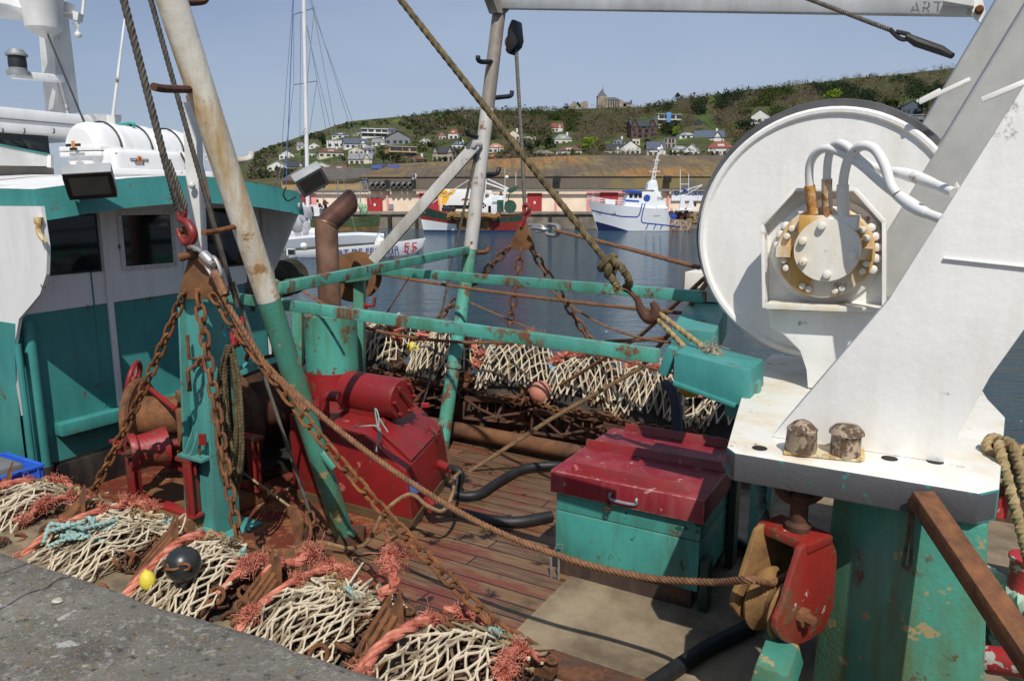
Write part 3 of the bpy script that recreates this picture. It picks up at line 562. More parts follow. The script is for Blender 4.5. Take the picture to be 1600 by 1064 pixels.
m = M(); a, b = wp(440, 297, -.4), wp(575, 297, -.4); z2 = e0.z; m.prism([a, b, V((b.x, b.y, z2)), V((a.x, a.y, z2))], V((0, 1.5, 0))); m.build('upper_wall', plain('ochre upper wall', (.36, .24, .1), .9), r, smooth=0)
for x in (581, 589, 598, 614, 622, 631, 640):
    m = M(); c = wp(x, 289, -1.7); d = V((.55, -.75, -.35)); m.lathe(c - d * .2, d, [(.5, 0), (.52, .55), (.44, .55), (.4, .1), (.01, .1)], 16, cap=False); m.mi = 1; m.box(c + V((0, .6, 0)), .5, .5, .55); m.build('roof_vent', [galv, dark], r)
for x in (605, 646): m = M(); m.box(wp(x, 288, -1), .45, .3, .8); m.build('vent_box', dark, r, smooth=0)
m = M(); m.box(wp(611, 323, -.2), .5, .1, .5); m.build('grille', galv, r, smooth=0)
for x in (870, 1043): m = M(); m.box(wp(x, 280, -1.4), .7, .4, .6); m.build('wall_lamp', dark, r, smooth=0)
for x in (664, 691): a = PY(x - 75, 264, 166.5); m = M(); m.box(a + UP * .4, 1.2, .8, .08, Y=V((0, .85, .5))); m.build('skylight', plain('blue skylight %d' % x, (.06, .07, .2), .3), r, smooth=0)
r = newroot('banner', 'white banner with blue lettering on the warehouse wall behind the trawler stern', 'banner', wp(1050, 315, -.4))
m = M(); a, b = wp(1049, 314, -.45), wp(1108, 314, -.45); z2 = wp(1049, 296.5, -.45).z; m.prism([a, b, V((b.x, b.y, z2)), V((a.x, a.y, z2))], V((0, .08, 0))); m.build('sheet', plain('banner sheet', (.66, .69, .76), .8), r, smooth=0)
blue_ink = plain('blue ink', (.03, .06, .3), .7)
text('lettering', 'PORT DE FECAMP', blue_ink, r, a + V((1.9, -.06, 1.05)), V((1, 0, 0)), UP, .78, sx=.7); m = M(); m.ring(a + V((1.0, -.06, 1.5)), V((0, 1, 0)), .35, .09); m.build('emblem', blue_ink, r)
# truck on the quay
tx = lambda x, py, dy=0: PY(x, py, 139 + dy)
r = newroot('truck', 'white lorry parked on the far quay with yellow painted box body', 'truck', tx(725, 331))
m = M(); a, b = tx(685, 321), tx(757, 321); z2 = tx(700, 295.5).z; m.prism([a, b, V((b.x, b.y, z2)), V((a.x, a.y, z2))], V((0, 2.5, 0))); m.build('box_body', white_clean, r, bevel=.05)
yel = plain('yellow livery', (.8, .42, .02), .5); m = M(); o = V((0, -.02, 0)); L_ = lambda x, y: tx(x, y) + V((0, -.03, 0))
m.add([L_(685.3, 296.5), L_(697, 296.5), L_(704, 304), L_(699, 314), L_(694, 320.6), L_(685.3, 320.6)], [(0, 1, 2, 3, 4, 5)]); m.add([L_(701, 300), L_(704, 296.3), L_(713, 296.3), L_(707, 305)], [(0, 1, 2, 3)]); m.build('livery', yel, r, smooth=0)
text('lettering', 'Fraison', plain('brown ink', (.12, .06, .03)), r, tx(686.5, 304.5) + V((0, -.06, 0)), V((1, 0, 0)), UP, .62, sx=.9)
m = M(); m.bar(L_(689, 307) + V((0, -.02, 0)), L_(699, 307.2) + V((0, -.02, 0)), .15, .02); m.add([L_(720, 313.5), L_(733, 313.5), L_(733, 311), L_(724, 310)], [(0, 1, 2, 3)]); m.build('stripe', reddoor, r, smooth=0)
m = M(); a, b = tx(764, 326), tx(777, 326); zc = tx(764, 304).z; m.prism([a, b, b + UP * 1.3, b + UP * (zc - b.z) - V((.7, 0, 0)), V((a.x, a.y, zc))], V((0, 2.4, 0))); m.prism([V((a.x, a.y, zc)) + UP * .02, b + UP * (zc - b.z) - V((.9, 0, 0)), tx(768, 298), tx(757, 297)], V((0, 2.3, 0))); cb = m.build('cab', white_clean, r, bevel=.06)
m = M(); m.add([L_(768, 307), L_(774, 307), L_(774.5, 312), L_(771, 316), L_(768.5, 314)], [(0, 1, 2, 3, 4)]); m.build('window', glassd, cb, smooth=0)
m = M(); m.box((tx(690, 324) + tx(770, 324)) / 2 + V((0, 1.2, 0)), 4.6, .9, .35); m.build('chassis', dark, r, smooth=0)
for x in (694, 701, 708, 771):
    m = M(); c = tx(x, 327.5); m.lathe(c + V((0, .1, 0)), V((0, -1, 0)), [(.5, -.1), (.5, .15), (.42, .2), (.25, .2)], 18); m.build('wheel', black, r)

# ================================================================ FAR BOATS
class Hull:
    def __init__(s, bow, dx, L, beam, rails, rake, dy, full=.38, stern=.88):
        s.b = V(bow); s.d = V(dx).normalized(); s.L = L; s.bm = beam / 2; s.r = rails; s.rk = rake; s.dy = V(dy).normalized(); s.full = full; s.st = stern
    def rail(s, f):
        for i in range(len(s.r) - 1):
            if s.r[i][0] <= f <= s.r[i + 1][0]:
                k = (f - s.r[i][0]) / max(1e-6, s.r[i + 1][0] - s.r[i][0]); return s.r[i][1] * (1 - k) + s.r[i + 1][1] * k
        return s.r[-1][1]
    def p(s, f, z, side=-1, off=0):
        f = max(0., f)
        zr = s.rail(f); zf = max(0, z / max(zr, .1)); g = math.sin(min(1, f / s.full) * math.pi / 2) ** (.75 if zf > .8 else .75 + .5 * (1 - zf))
        if f > .8: g *= 1 - (1 - s.st) * ((f - .8) / .2) ** 2
        hb = s.bm * g * (.74 + .26 * zf) + off
        return s.b + s.d * (s.L * f - s.rk * min(1.2, z / s.r[0][1]) * (1 - f) ** 3 + s.rk * (1 - f) ** 3) + s.dy * (side * hb) + UP * z
    def mesh(s, m, levels, nf=26):
        """levels: [(z or fraction of rail as string), material index of the strake above]"""
        fs = [(i / nf) ** 1.3 for i in range(nf + 1)]
        for side in (-1, 1):
            g = [[s.p(f, (float(l[0]) * s.rail(f) if isinstance(l[0], str) else min(l[0], s.rail(f))), side) for l in levels] for f in fs]
            for j in range(len(levels) - 1):
                m.mi = levels[j][1]
                for i in range(nf): m.add([g[i][j], g[i + 1][j], g[i + 1][j + 1], g[i][j + 1]], [(0, 1, 2, 3)])
        m.mi = levels[-2][1]; top = lambda f, sd: s.p(f, s.rail(f) - .25, sd, -.06)
        for i in range(nf): m.add([top(fs[i], -1), top(fs[i + 1], -1), top(fs[i + 1], 1), top(fs[i], 1)], [(0, 1, 2, 3)])
        z = s.rail(1); m.add([s.p(1, -.3, -1), s.p(1, z, -1), s.p(1, z, 1), s.p(1, -.3, 1)], [(0, 1, 2, 3)])
    def strip(s, m, pts, wd, off=.03):
        P = resample([V((f, z, 0)) for f, z in pts], .012)
        for i in range(len(P) - 1):
            a, b = P[i], P[i + 1]; d = V(((b.x - a.x) * s.L, b.y - a.y, 0)).normalized(); q = V((-d.y / s.L, d.x, 0)) * wd / 2
            m.add([s.p((e + sg * q).x, (e + sg * q).y, -1, off) for e, sg in ((a, -1), (b, -1), (b, 1), (a, 1))], [(0, 1, 2, 3)])
    def place(s, x, py):       # f, z on the near side from a sight line
        Yn = s.b.y - s.bm; z = CAMZ; p = PY(x, py, Yn); return ((p - s.b).dot(s.d) / s.L, p.z)
# ---- white trawler with blue stripes
FY = 117.0; fp = lambda x, py, dy=0: PY(x, py, FY + dy); bow = fp(921, 359); bow.z = 0
L1 = (fp(1083, 360) - fp(921, 359)).length
H1 = Hull(bow + V((0, 2.6, 0)), (1, .03, 0), L1, 5.4, [(0, 4.75), (.15, 4.25), (.33, 3.9), (.48, 3.7), (.74, 3.35), (.745, 3.3), (.775, 1.95), (1, 1.6)], 1.6, (0, 1, 0), .42, .9)
white_boat = paint('white hull gloss', (.76, .78, .8), rust=0, dirt=.05, dirtcol=(.5, .45, .35), bmp=.03, var=.03, rough=.35)
white_stern = paint('rust bled white hull', (.66, .62, .56), rust=.42, rscale=.9, dirt=.9, dirtcol=(.42, .19, .05), rustcol=(.32, .12, .03)); cobalt = plain('cobalt blue paint', (.02, .075, .4), .4)
r = newroot('trawler', 'white steel trawler with blue stripes and rust-bled stern moored across the basin', 'fishing boat', bow, group='trawlers moored along the far quay')
m = M(); H1.mesh(m, [(-.3, 1), (.02, 0), ('.3', 0), ('.6', 0), ('1', 0)], 40)
for f_i in range(len(m.f)):       # rust-bled plating on the stern
    if m.k[f_i] == 0 and min((m.v[i] - H1.b).dot(H1.d) for i in m.f[f_i]) > L1 * .77: m.k[f_i] = 2
m.mi = 1; m.build('hull', [white_boat, navy, white_stern], r)
pt = lambda x, y: H1.place(x, y)
m = M(); N_ = 16
for i in range(N_):
    f0, f1 = .004 + .36 * i / N_, .004 + .36 * (i + 1) / N_; zz = lambda f: 1.5 * max(0, 1 - f / .36) ** .9
    m.add([H1.p(f0, .0, -1, .015), H1.p(f1, .0, -1, .015), H1.p(f1, zz(f1), -1, .015), H1.p(f0, zz(f0), -1, .015)], [(0, 1, 2, 3)])
m.build('boot_top', navy, r)
m = M(); H1.strip(m, [pt(920, 328.5), pt(945, 334), pt(970, 338.5), pt(995, 339.5), pt(999, 337), pt(1001, 331), pt(1004.5, 318)], .17)
H1.strip(m, [pt(1009, 318), pt(1005, 331), pt(1002.5, 345), pt(1005, 348.5), pt(1030, 351), pt(1066, 355)], .17)
for x in (1014, 1027, 1038): H1.strip(m, [pt(x, 351), pt(x - 4, 359)], .15)
m.build('stripe', cobalt, r)
f, z = pt(929, 334.5); a = H1.p(f, z, -1, .16); f2, z2 = pt(965, 336); b = H1.p(f2, z2, -1, .16)
text('lettering', 'FC 707900', plain('black lettering', (.015, .015, .02)), r, a, (b - a), UP, .62, sx=.82)
f, z = pt(1022, 338.5); a = H1.p(f, z, -1, .03); text('port_name', 'FECAMP', plain('grey lettering', (.12, .12, .14)), r, a, V((1, 0, 0)), UP, .2)
def side(m, px, dy0, w_): m.prism([fp(x, y, dy0) for x, y in px], V((0, w_, 0)))
m = M(); side(m, [(974, 324), (978, 311), (984, 300), (1023, 300), (1023, 297), (1028, 297), (1040, 317), (1041, 331), (975, 331)], .9, 3.6); wh = m.build('wheelhouse', white_boat, r, bevel=.05)
m = M(); side(m, [(978, 297), (983, 296.5), (1004, 299), (1003, 302), (979, 300.5)], .5, 4.4); side(m, [(977, 312), (999, 313.5), (998.5, 316), (976, 314.5)], .84, .06); m.build('visor', cobalt, wh)
for x in (986, 993.5, 1000.5): m = M(); m.box(fp(x, 305.8, .86), .26, .05, .3); m.build('window', glassd, wh, smooth=0)
m = M(); m.lathe(fp(1010.8, 309.5, .9), V((0, -1, 0)), [(.55, 0), (.55, .06), (.45, .06)], 20, cap=False); m.build('ring', galv, wh); m = M(); m.lathe(fp(1010.8, 309.5, .85), V((0, -1, 0)), [(.47, 0), (.47, .08)], 20); m.build('porthole', cobalt, wh)
m = M(); side(m, [(1011, 297), (1013, 287), (1019, 281), (1026, 282), (1029, 297)], 1.5, 2); m.build('funnel', white_boat, r, bevel=.08)
m = M(); m.lathe(fp(1034, 326, .6), V((1, .05, 0)), [(.01, -.85), (.32, -.8), (.34, 0), (.32, .8), (.01, .85)], 14); m.build('life_raft_drum', white_clean, r)
text('registration', '707900', plain('black registration', (.02, .02, .02)), r, fp(1026.5, 313, .85), V((1, 0, 0)), UP, .5, sx=.5)
m = M(); a, b = fp(1020, 285, 2.4), fp(1029, 236, 2.4)
for o in (V((-.25, 0, 0)), V((.25, 0, 0)), V((0, .4, 0))): m.cyl(a + o, b + o * .3, .07, .05, 6)
for i in range(7): q = a.lerp(b, i / 7); m.bar(q - V((.5 - .05 * i, 0, 0)), q + V((.5 - .05 * i, 0, .3)), .06, .06)
m.bar(a.lerp(b, .35) - V((.9, 0, 0)), a.lerp(b, .35) + V((.9, 0, 0)), .1, .1); m.bar(a.lerp(b, .7) - V((.5, 0, 0)), a.lerp(b, .7) + V((.5, 0, 0)), .1, .1); ms = m.build('mast', white_clean, r)
m = M(); m.ball(fp(1029.5, 233.5, 2.4), .32, 14); m.build('radar_dome', white_clean, ms); m = M(); m.tube([fp(1033, 283, 2.4), fp(1042, 262, 2.4)], .04, 5); m.tube([b, fp(1090, 300, 3)], .02, 4); m.build('stay', galv, ms)
m = M()
for sd in (-1, 1):
    P = [H1.p(f_, H1.rail(f_) + .75, sd, -.15) for f_ in (.005, .06, .13, .2, .27, .34)]; m.tube(P, .035, 5); m.tube([q - UP * .35 for q in P], .025, 5)
    for q in P: m.cyl(q - UP * .8, q, .035, n=5)
m.cyl(H1.p(.05, 4.6), H1.p(.05, 6.2), .03, n=5); m.build('bow_rail', white_clean, r)
m = M(); m.box(fp(953, 316, 2.2), .8, .5, .4); m.build('deck_box', white_clean, r, bevel=.05)
m = M(); side(m, [(1061, 331), (1064, 312), (1066, 304), (1070, 304), (1070, 331)], .6, .3); side(m, [(1061, 331), (1064, 312), (1066, 304), (1070, 304), (1070, 331)], 4.2, .3); side(m, [(1072, 329), (1079, 311), (1082, 311), (1086, 329)], .6, .3); m.bar(fp(1066, 306, .6), fp(1066, 306, 4.5), .3, .3); m.bar(fp(1062, 300, 1), fp(1097, 289, 1), .12, .12); m.bar(fp(1066, 308, 1), fp(1097, 290, 1), .09, .09)
for x in (1063, 1076): m.cyl(fp(x, 300, 2), fp(x, 265 if x < 1070 else 272, 2), .05, n=5)
m.bar(fp(1063, 288, 2), fp(1076, 288, 2), .08, .08); m.bar(fp(1041, 329, .5), fp(1088, 328, .5), .15, .12); gy = m.build('stern_gantry', white_boat, r); m = M(); m.ball(fp(1070, 297, .6), .3, 12); m.build('blue_lamp', cobalt, gy)
m = M(); m.tube([fp(1095, 292, 1), fp(1089, 315, 1), fp(1084, 322, 1)], .03, 5); m.ball(fp(1086, 319, 1), .25, 8, (1, 1, 1.8)); m.build('hanging_block', rust_dark, gy)
m = M()
for i in range(16): c = fp(1046 + rnd.uniform(0, 30), rnd.uniform(331, 342), rnd.uniform(.8, 3.5)); m.ball(c, rnd.uniform(.2, .45), 8, (1, 1, rnd.uniform(.8, 2)))
m.build('deck_gear', rust_dark, r); m = M(); m.lathe(fp(1053, 338, .9), V((0, 1, 0)), [(.3, 0), (.5, .1), (.5, .9), (.3, 1)], 16); m.build('blue_winch', cobalt, r)
m = M()
for i in range(9): c = fp(1084 + rnd.uniform(-4, 4), rnd.uniform(336, 348), .2 + rnd.uniform(0, 2)); m.ring(c, V((rnd.gauss(0, 1), 1, rnd.gauss(0, .5))), .5, .12, 12, 5)
m.build('net_bundle', tan_rope, r)

# ---- red and green trawler
GY = 115.0; gp = lambda x, py, dy=0: PY(x, py, GY + dy); bow = gp(650, 356); bow.z = 0; L2 = (gp(822, 357) - gp(650, 356)).length
H2 = Hull(bow + V((0, 2.5, 0)), (1, .02, 0), L2, 5.2, [(0, 4.1), (.1, 3.7), (.25, 2.9), (.4, 2.45), (.85, 2.35), (.95, 2.8), (1, 3.1)], .9, (0, 1, 0), .42, .75)
d_green = paint('dark green hull paint', (.012, .07, .048), rust=.12, rscale=.8, dirt=.2); hull_red = paint('hull red paint', (.3, .025, .02), rust=.12, rscale=.8, dirt=.2)
rusthull = rusty('rust covered plating', (.1, .055, .02), (.3, .17, .05), .8)
r = newroot('trawler', 'green and red trawler with white bow and yellow-brown rusted side, green net drum aft', 'fishing boat', bow, group='trawlers moored along the far quay')
m = M(); H2.mesh(m, [(-.3, 3), (.2, 0), ('.45', 1), ('.6', 2), ('.95', 1), ('1', 1)], 40)
for i in range(len(m.f)):
    xm = sum((m.v[j] - H2.b).dot(H2.d) for j in m.f[i]) / len(m.f[i]) / L2
    if m.k[i] == 0 and xm > .42: m.k[i] = 4
    if .36 < xm < .68 and m.k[i] < 3: m.k[i] = 4
    if xm > .66 and m.k[i] == 4: m.k[i] = 1
m.build('hull', [white_boat, hull_red, d_green, navy, rusthull], r)
text('lettering', '579', plain('faded white lettering', (.6, .6, .6)), r, H2.p(.045, 2.85, -1, .12), V((1, -.25, -.12)), UP, .4)
m = M(); m.prism([gp(735, 337, 1), gp(736, 318, 1), gp(745, 314, 1), gp(772, 306, 1), gp(786, 306, 1), gp(782, 337, 1)], V((0, 3.2, 0))); wh = m.build('wheelhouse', white_boat, r, bevel=.05)
m = M()
for dx, dz in ((0, .25), (0, -.25), (.28, 0), (-.28, 0)): m.box(gp(755.5, 321, .97) + V((dx, 0, dz)), .13, .05, .13)
m.box(gp(733.5, 319, .97), .2, .05, .25); m.box(gp(765, 327, .97), .22, .05, .5); m.build('window', glassd, wh, smooth=0)
m = M(); m.prism([gp(728, 334, .8), gp(737, 331, .8), gp(782, 337, .8), gp(782, 340, .8), gp(730, 338, .8)], V((0, 3.5, 0))); m.build('casing', hull_red, r)
m = M(); m.prism([gp(768, 318, .9), gp(769, 306, .9), gp(779, 304, .9), gp(783, 318, .9)], V((0, 2.6, 0))); m.box(gp(774, 311, .85), .45, .08, .45); m.build('upper_bridge', white_boat, wh)
m = M(); c = gp(797, 323, 1.2); m.lathe(c, V((0, 1, 0)), [(.3, -.3), (1.0, -.3), (1.0, -.2), (.8, -.15), (.8, 1.4), (1.0, 1.5), (1.0, 1.6)], 22); m.box(gp(782, 322, 1.5), .5, 1.2, .9); m.build('net_drum', d_green, r)
m = M(); m.bar(gp(738, 278, 2), gp(793, 298, 2), .22, .22); m.bar(gp(762, 280, 2), gp(795, 295, 2), .18, .18); m.bar(gp(785, 328, 1), gp(790, 294, 1), .4, .4); m.bar(gp(738, 278, 2), gp(668, 322, 2), .08, .08); m.bar(gp(760, 280, 1), gp(757, 312, 1), .12, .12)
m.bar(gp(689, 330, 1.5), gp(689.5, 309, 1.5), .12, .12); m.bar(gp(738, 285, 2), gp(697, 323, 2), .04, .04); m.build('derrick', white_clean, r)
m = M(); m.prism([gp(791, 299, 1), gp(800, 293, 1), gp(812, 290, 1), gp(806, 298, 1), gp(799, 302, 1)], V((0, 2.5, 0))); m.bar(gp(794, 314, 1), gp(797, 300, 1), .15, .15); m.build('stern_gantry', d_green, r)
m = M(); m.ball(gp(792, 277, 2), .27, 12); m.cyl(gp(789, 300, 2), gp(789, 262, 2), .03, n=5); m.cyl(gp(806, 290, 2), gp(806, 270, 2), .04, n=5); m.build('antenna', white_clean, r)
m = M()
for i in range(22):
    x = 702 + i * 3.6; c = gp(x, 336 + rnd.uniform(-2, 2), -.45 + rnd.uniform(-.1, .3)); m.ring(c + UP * -.3, V((rnd.gauss(0, .3), 1, rnd.gauss(0, .3))), .34, .09, 10, 5); m.box(c, .3, .35, .3)
m.build('scallop_gear', rusty('ochre brown dredge rust', (.14, .075, .02), (.36, .2, .06), 1.2), r)
m = M()
for i in range(16): m.ball(gp(703 + i * 1.6, 334 + rnd.uniform(-.8, 1) + i * .15, .2), .22, 8, (1.2, 1, .8))
m.build('netting', netm, r)
m = M(); m.prism([H2.p(1, 2.2), H2.p(1.0, 3.0), H2.p(1.0, 3.0) + V((.8, 0, .5)), H2.p(1, 1.9) + V((.7, 0, .3))], V((0, 3.5, 0))); m.build('stern_ramp', hull_red, r)

# ---- old green hull moored behind the exhaust pipe
OY = 117.5; op = lambda x, py, dy=0: PY(x, py, OY + dy)
H3 = Hull(V((op(592, 356).x, OY + 2, 0)), (-1, 0, 0), 14, 4.2, [(0, 2.6), (.3, 2.0), (1, 2.3)], .4, (0, 1, 0), .3, .9)
r = newroot('trawler', 'old green trawler streaked with rust, mostly hidden behind the copper exhaust pipe', 'fishing boat', H3.b, group='trawlers moored along the far quay')
m = M(); H3.mesh(m, [(-.3, 1), (.6, 0), ('1', 0)]); m.build('hull', [paint('rusted green hull', (.05, .13, .05), rust=.38, rscale=.7, dirt=.5), rusthull], r)
m = M(); m.prism([op(470, 338, 1), op(472, 320, 1), op(518, 322, 1), op(520, 338, 1)], V((0, 2.6, 0))); m.build('deckhouse', white_boat, r)
m = M()
for x, y0, y1 in ((505, 335, 288), (528, 330, 282), (563, 335, 283), (462, 335, 290)): m.bar(op(x, y0, 1.5), op(x, y1, 1.5), .15, .15)
m.bar(op(540, 292, 1.5), op(572, 283, 1.5), .16, .16); m.bar(op(572, 283, 1.5), op(556, 318, 1.5), .1, .1); m.bar(op(572, 283, 1.5), op(580, 320, 1.5), .1, .1); m.bar(op(470, 302, 1.5), op(560, 302, 1.5), .08, .08); m.build('derrick', galv, r)
m = M()
for i in range(7): m.ball(op(rnd.uniform(553, 572), rnd.uniform(320, 330), 1), rnd.uniform(.4, .6), 10, (.7, .7, 1.1))
m.build('net_bundle', plain('pale green net', (.25, .42, .25), .9, .3, 2), r)
m = M()
for i in range(22): m.ball(op(rnd.uniform(470, 540), rnd.uniform(312, 330), rnd.uniform(0, 2)), rnd.uniform(.12, .4), 7, (1, 1, 1.4))
m.build('deck_gear', rust_dark, r)

# ================================================================ RACING TRIMARAN
TY = 62.0; tp = lambda x, py, dy=0: PY(x, py, TY + dy)
tri_m = paint('racing hull grey white', (.66, .68, .72), rust=0, dirt=.08, dirtcol=(.45, .44, .4), bmp=.02, var=.03, rough=.35); cream_deck = plain('cream deck', (.68, .6, .38), .7)
r = newroot('trimaran', 'white racing trimaran with PORT DE FECAMP 55 on its float, mast and stays', 'sailing boat', tp(560, 402))
prof = [(449, 404, 404), (462, 392, 404.5), (480, 391, 405), (520, 388, 404.5), (560, 384.5, 403.5), (600, 381, 402), (630, 377, 399), (650, 374, 393.5), (660, 372.5, 386), (665, 371.5, 373)]
m = M(); rows = []
for i, (x, y0, y1) in enumerate(prof):
    wd = .55 * math.sin(min(1, (i + .35) / 4) * math.pi / 2) * min(1, (len(prof) - 1 - i) / 4 + .04); a, b = tp(x, y0), tp(x, y1)
    rows.append([a + V((0, -wd, 0)), a.lerp(b, .5) + V((0, -wd * .95, 0)), b + V((0, -wd * .3, 0)), b + V((0, wd * .3, 0)), a.lerp(b, .5) + V((0, wd * .95, 0)), a + V((0, wd, 0))])
k = 6; m.add([q for row in rows for q in row], [(i * k + j, i * k + j + 1, (i + 1) * k + j + 1, (i + 1) * k + j) for i in range(len(rows) - 1) for j in range(k - 1)]); m.mi = 1
m.add([q + UP * 0 for row in rows for q in (row[0], row[5])], [(i * 2, i * 2 + 2, i * 2 + 3, i * 2 + 1) for i in range(len(rows) - 1)]); m.build('float', [tri_m, cream_deck], r)
a = tp(509, 403, -.58); b = tp(613, 396.2, -.58); serif = plain('navy lettering', (.02, .025, .14)); text('lettering', 'PORT DE FECAMP', serif, r, tp(509, 403.5, -.62), b - a, UP, .62, sx=.86)
text('number', '55', plain('red numerals', (.42, .02, .03)), r, tp(628, 394.5, -.55), V((1, 0, .06)), UP, .78, sx=1.15, shear=.15)
m = M(); cab = [(400, 377, 392), (430, 374, 390), (500, 368, 384), (560, 365, 380), (600, 367, 378)]
rows = []
for i, (x, y0, y1) in enumerate(cab):
    a, b = tp(x, y0, 4.5), tp(x, y1, 4.5); wd = [.5, .9, .9, .7, .05][i]; rows.append([a + V((0, -wd, -.1)), b + V((0, -wd * .6, 0)), b + V((0, wd * .6, 0)), a + V((0, wd, -.1)), a + V((0, 0, .12))])
k = 5; m.add([q for row in rows for q in row], [(i * k + j, i * k + (j + 1) % k, (i + 1) * k + (j + 1) % k, (i + 1) * k + j) for i in range(len(rows) - 1) for j in range(k)]); m.build('main_hull', tri_m, r)
m = M()
for x, y in ((500, 378), (590, 376)): m.tube([tp(x, y + 6, 0), tp(x + 2, y - 6, 2.2), tp(x + 3, y - 6, 4.5), tp(x + 5, y - 4, 8.5)], .26, 8)
m.build('crossbeam', white_clean, r); m = M(); m.tube([tp(400, 366, 5), tp(495, 362, 5)], [.3, .35], 10); m.tube([tp(405, 372, 5), tp(470, 368, 5), tp(520, 372, 5)], .2, 8); m.build('boom', white_clean, r)
m = M(); P = []
for i in range(26): c = tp(rnd.uniform(440, 482), rnd.uniform(328, 362), 5 + rnd.uniform(-.5, .5)); m.ball(c, rnd.uniform(.25, .5), 8, (1, .7, rnd.uniform(1, 2)))
m.build('furled_sail', plain('silver grey sailcloth', (.36, .37, .38), .6, .3, 2, .6, 5), r)
m = M(); mb, mt_ = tp(482, 374, 5), tp(473.5, -60, 5); m.tube([mb, mt_], [.19, .17], 12); ms = m.build('mast', white_clean, r)
def onmast(py): k = (374 - py) / 434.; return mb.lerp(mt_, k)
for yl, x0, y0, x1, y1 in ((17, 460, 23, 491, 13), (130, 460, 133, 495, 127)): m = M(); m.bar(tp(x0, y0, 4.2), tp(x1, y1, 6), .06, .05); m.build('spreader', dark_int, ms)
m = M()
for x0, y0, x1, y1 in ((459, -20, 435, 300), (459, 23, 459, 133), (459, 133, 440, 290), (491, 14, 480, 130), (495, 127, 484, 205), (470, 20, 468, 275), (478, 40, 560, 380), (476, -20, 556, 205), (556, 205, 572, 315), (476, -60, 540, 290), (474, -40, 575, 290), (480, 40, 535, 345), (478, 200, 420, 300)): m.tube([tp(x0, y0, 4.6), tp(x1, y1, 4.6)], .022, 4)
m.build('stay', plain('grey stay wire', (.2, .2, .2), .5), ms); m = M(); m.tube([tp(459, -20, 4.4), tp(447, 290, 4.4)], .04, 5); m.build('halyard', plain('blue halyard', (.05, .14, .4), .8), ms)
m = M(); m.box(tp(455, 394, -1), .32, .25, .26); m.mi = 1; m.box(tp(455, 394, -1.28), .27, .02, .2); m.build('outboard_box', [white_clean, dark], r)
m = M()
for q in ((585, 378, 592, 362), (592, 362, 603, 360), (603, 360, 606, 374)): m.tube([tp(q[0], q[1], 1), tp(q[2], q[3], 1)], .03, 5)
m.build('pulpit', galv, r)
m = M(); m.ball(tp(474.5, 384.5, -.3), .3, 16, (1, 1, .95)); m.cyl(tp(474.5, 390, -.3), tp(474.5, 388, -.3), .06, n=8); thing('fender_buoy', 'round white fender buoy sitting on the tail of the trimaran float', 'buoy', m, white_clean)
m = M(); m.ball(tp(594, 375.5, .3), .3, 16, (1.2, 1, .9)); thing('fender_buoy', 'round white fender on the trimaran float near its bow lettering', 'buoy', m, white_clean)
# gull in flight
m = M(); c = PY(647, 279, 120); m.ball(c, .2, 10, (.6, .6, 2), V((1, 0, .2)))
for sg in (-1, 1): m.add([c + V((-.15, 0, .08)), c + V((.2, 0, .08)), c + V((.35, sg * .5, .45)), c + V((.1, sg * 1.0, .75)), c + V((0, sg * .45, .45))], [(0, 1, 2, 3, 4)])
thing('seagull', 'white gull flying in front of the mossy warehouse roof', 'bird', m, white_clean)
# ================================================================ THE TRAWLER ALONGSIDE
def deck_mat():
    m, t, b = mat('stained deck planks'); v = coords(t); vp = coords(t, (1, 1, 1))
    br = nd(t, 'ShaderNodeTexBrick', i_Vector=vp, i_Scale=1.0, i_Color1=(.19, .098, .045, 1), i_Color2=(.1, .05, .026, 1), i_Mortar=(.018, .013, .01, 1))
    br.inputs['Mortar Size'].default_value = .007; br.inputs['Brick Width'].default_value = 3.1; br.inputs['Row Height'].default_value = .165; br.inputs['Bias'].default_value = .1
    gr = noise(t, coords(t, (1.2, 22, 1)), 2.2, 6, .7); c = mix(t, nd(t, 'ShaderNodeMath', operation='MULTIPLY', i_0=ramp(t, gr, .4, .75), i_1=.6).outputs[0], br.outputs['Color'], (.33, .235, .14))
    c = mix(t, nd(t, 'ShaderNodeMath', operation='MULTIPLY', i_0=ramp(t, noise(t, coords(t, (.7, 3, 1)), 2.1, 6, .65), .49, .58), i_1=.75).outputs[0], c, (.17, .034, .025))
    c = mix(t, nd(t, 'ShaderNodeMath', operation='MULTIPLY', i_0=ramp(t, noise(t, v, 3.1, 5, .6), .57, .68), i_1=.85).outputs[0], c, (.07, .062, .024))
    c = mix(t, ramp(t, noise(t, v, 2.7, 8, .68), .585, .64), c, (.016, .013, .012)); c = mix(t, ramp(t, noise(t, v, 17, 6, .7), .72, .75), c, (.5, .47, .42))
    c = mix(t, nd(t, 'ShaderNodeMath', operation='GREATER_THAN', i_0=br.outputs['Fac'], i_1=.5).outputs[0], c, (.016, .012, .01))
    t.links.new(c, b.inputs['Base Color']); t.links.new(ramp(t, noise(t, v, 3, 4), .2, 1.1), b.inputs['Roughness'])
    h = nd(t, 'ShaderNodeMath', operation='MULTIPLY_ADD', i_0=br.outputs['Fac'], i_1=-1.6, i_2=gr).outputs[0]; bump(t, b, h, .5, .01); return m
deck_rust = paint('red brown steel deck', (.15, .032, .022), rust=.42, rscale=4, dirt=.5, dirtcol=(.1, .045, .025), rustcol=(.19, .075, .025), chip=.1, chipcol=(.6, .56, .5), rough=.36, bmp=.5)
ply = plain('bare plywood deck', (.2, .145, .088), .8, .4, 2.2, .3, 25, col2=(.3, .23, .15))
SHIP = newroot('trawler', 'teal and white trawler alongside the quay with wooden working deck, wheelhouse and stern gantry', 'fishing boat', B(0, 0, 0), R(150))
def sheer(s): return 2.1 + .045 * max(0, s - 2)
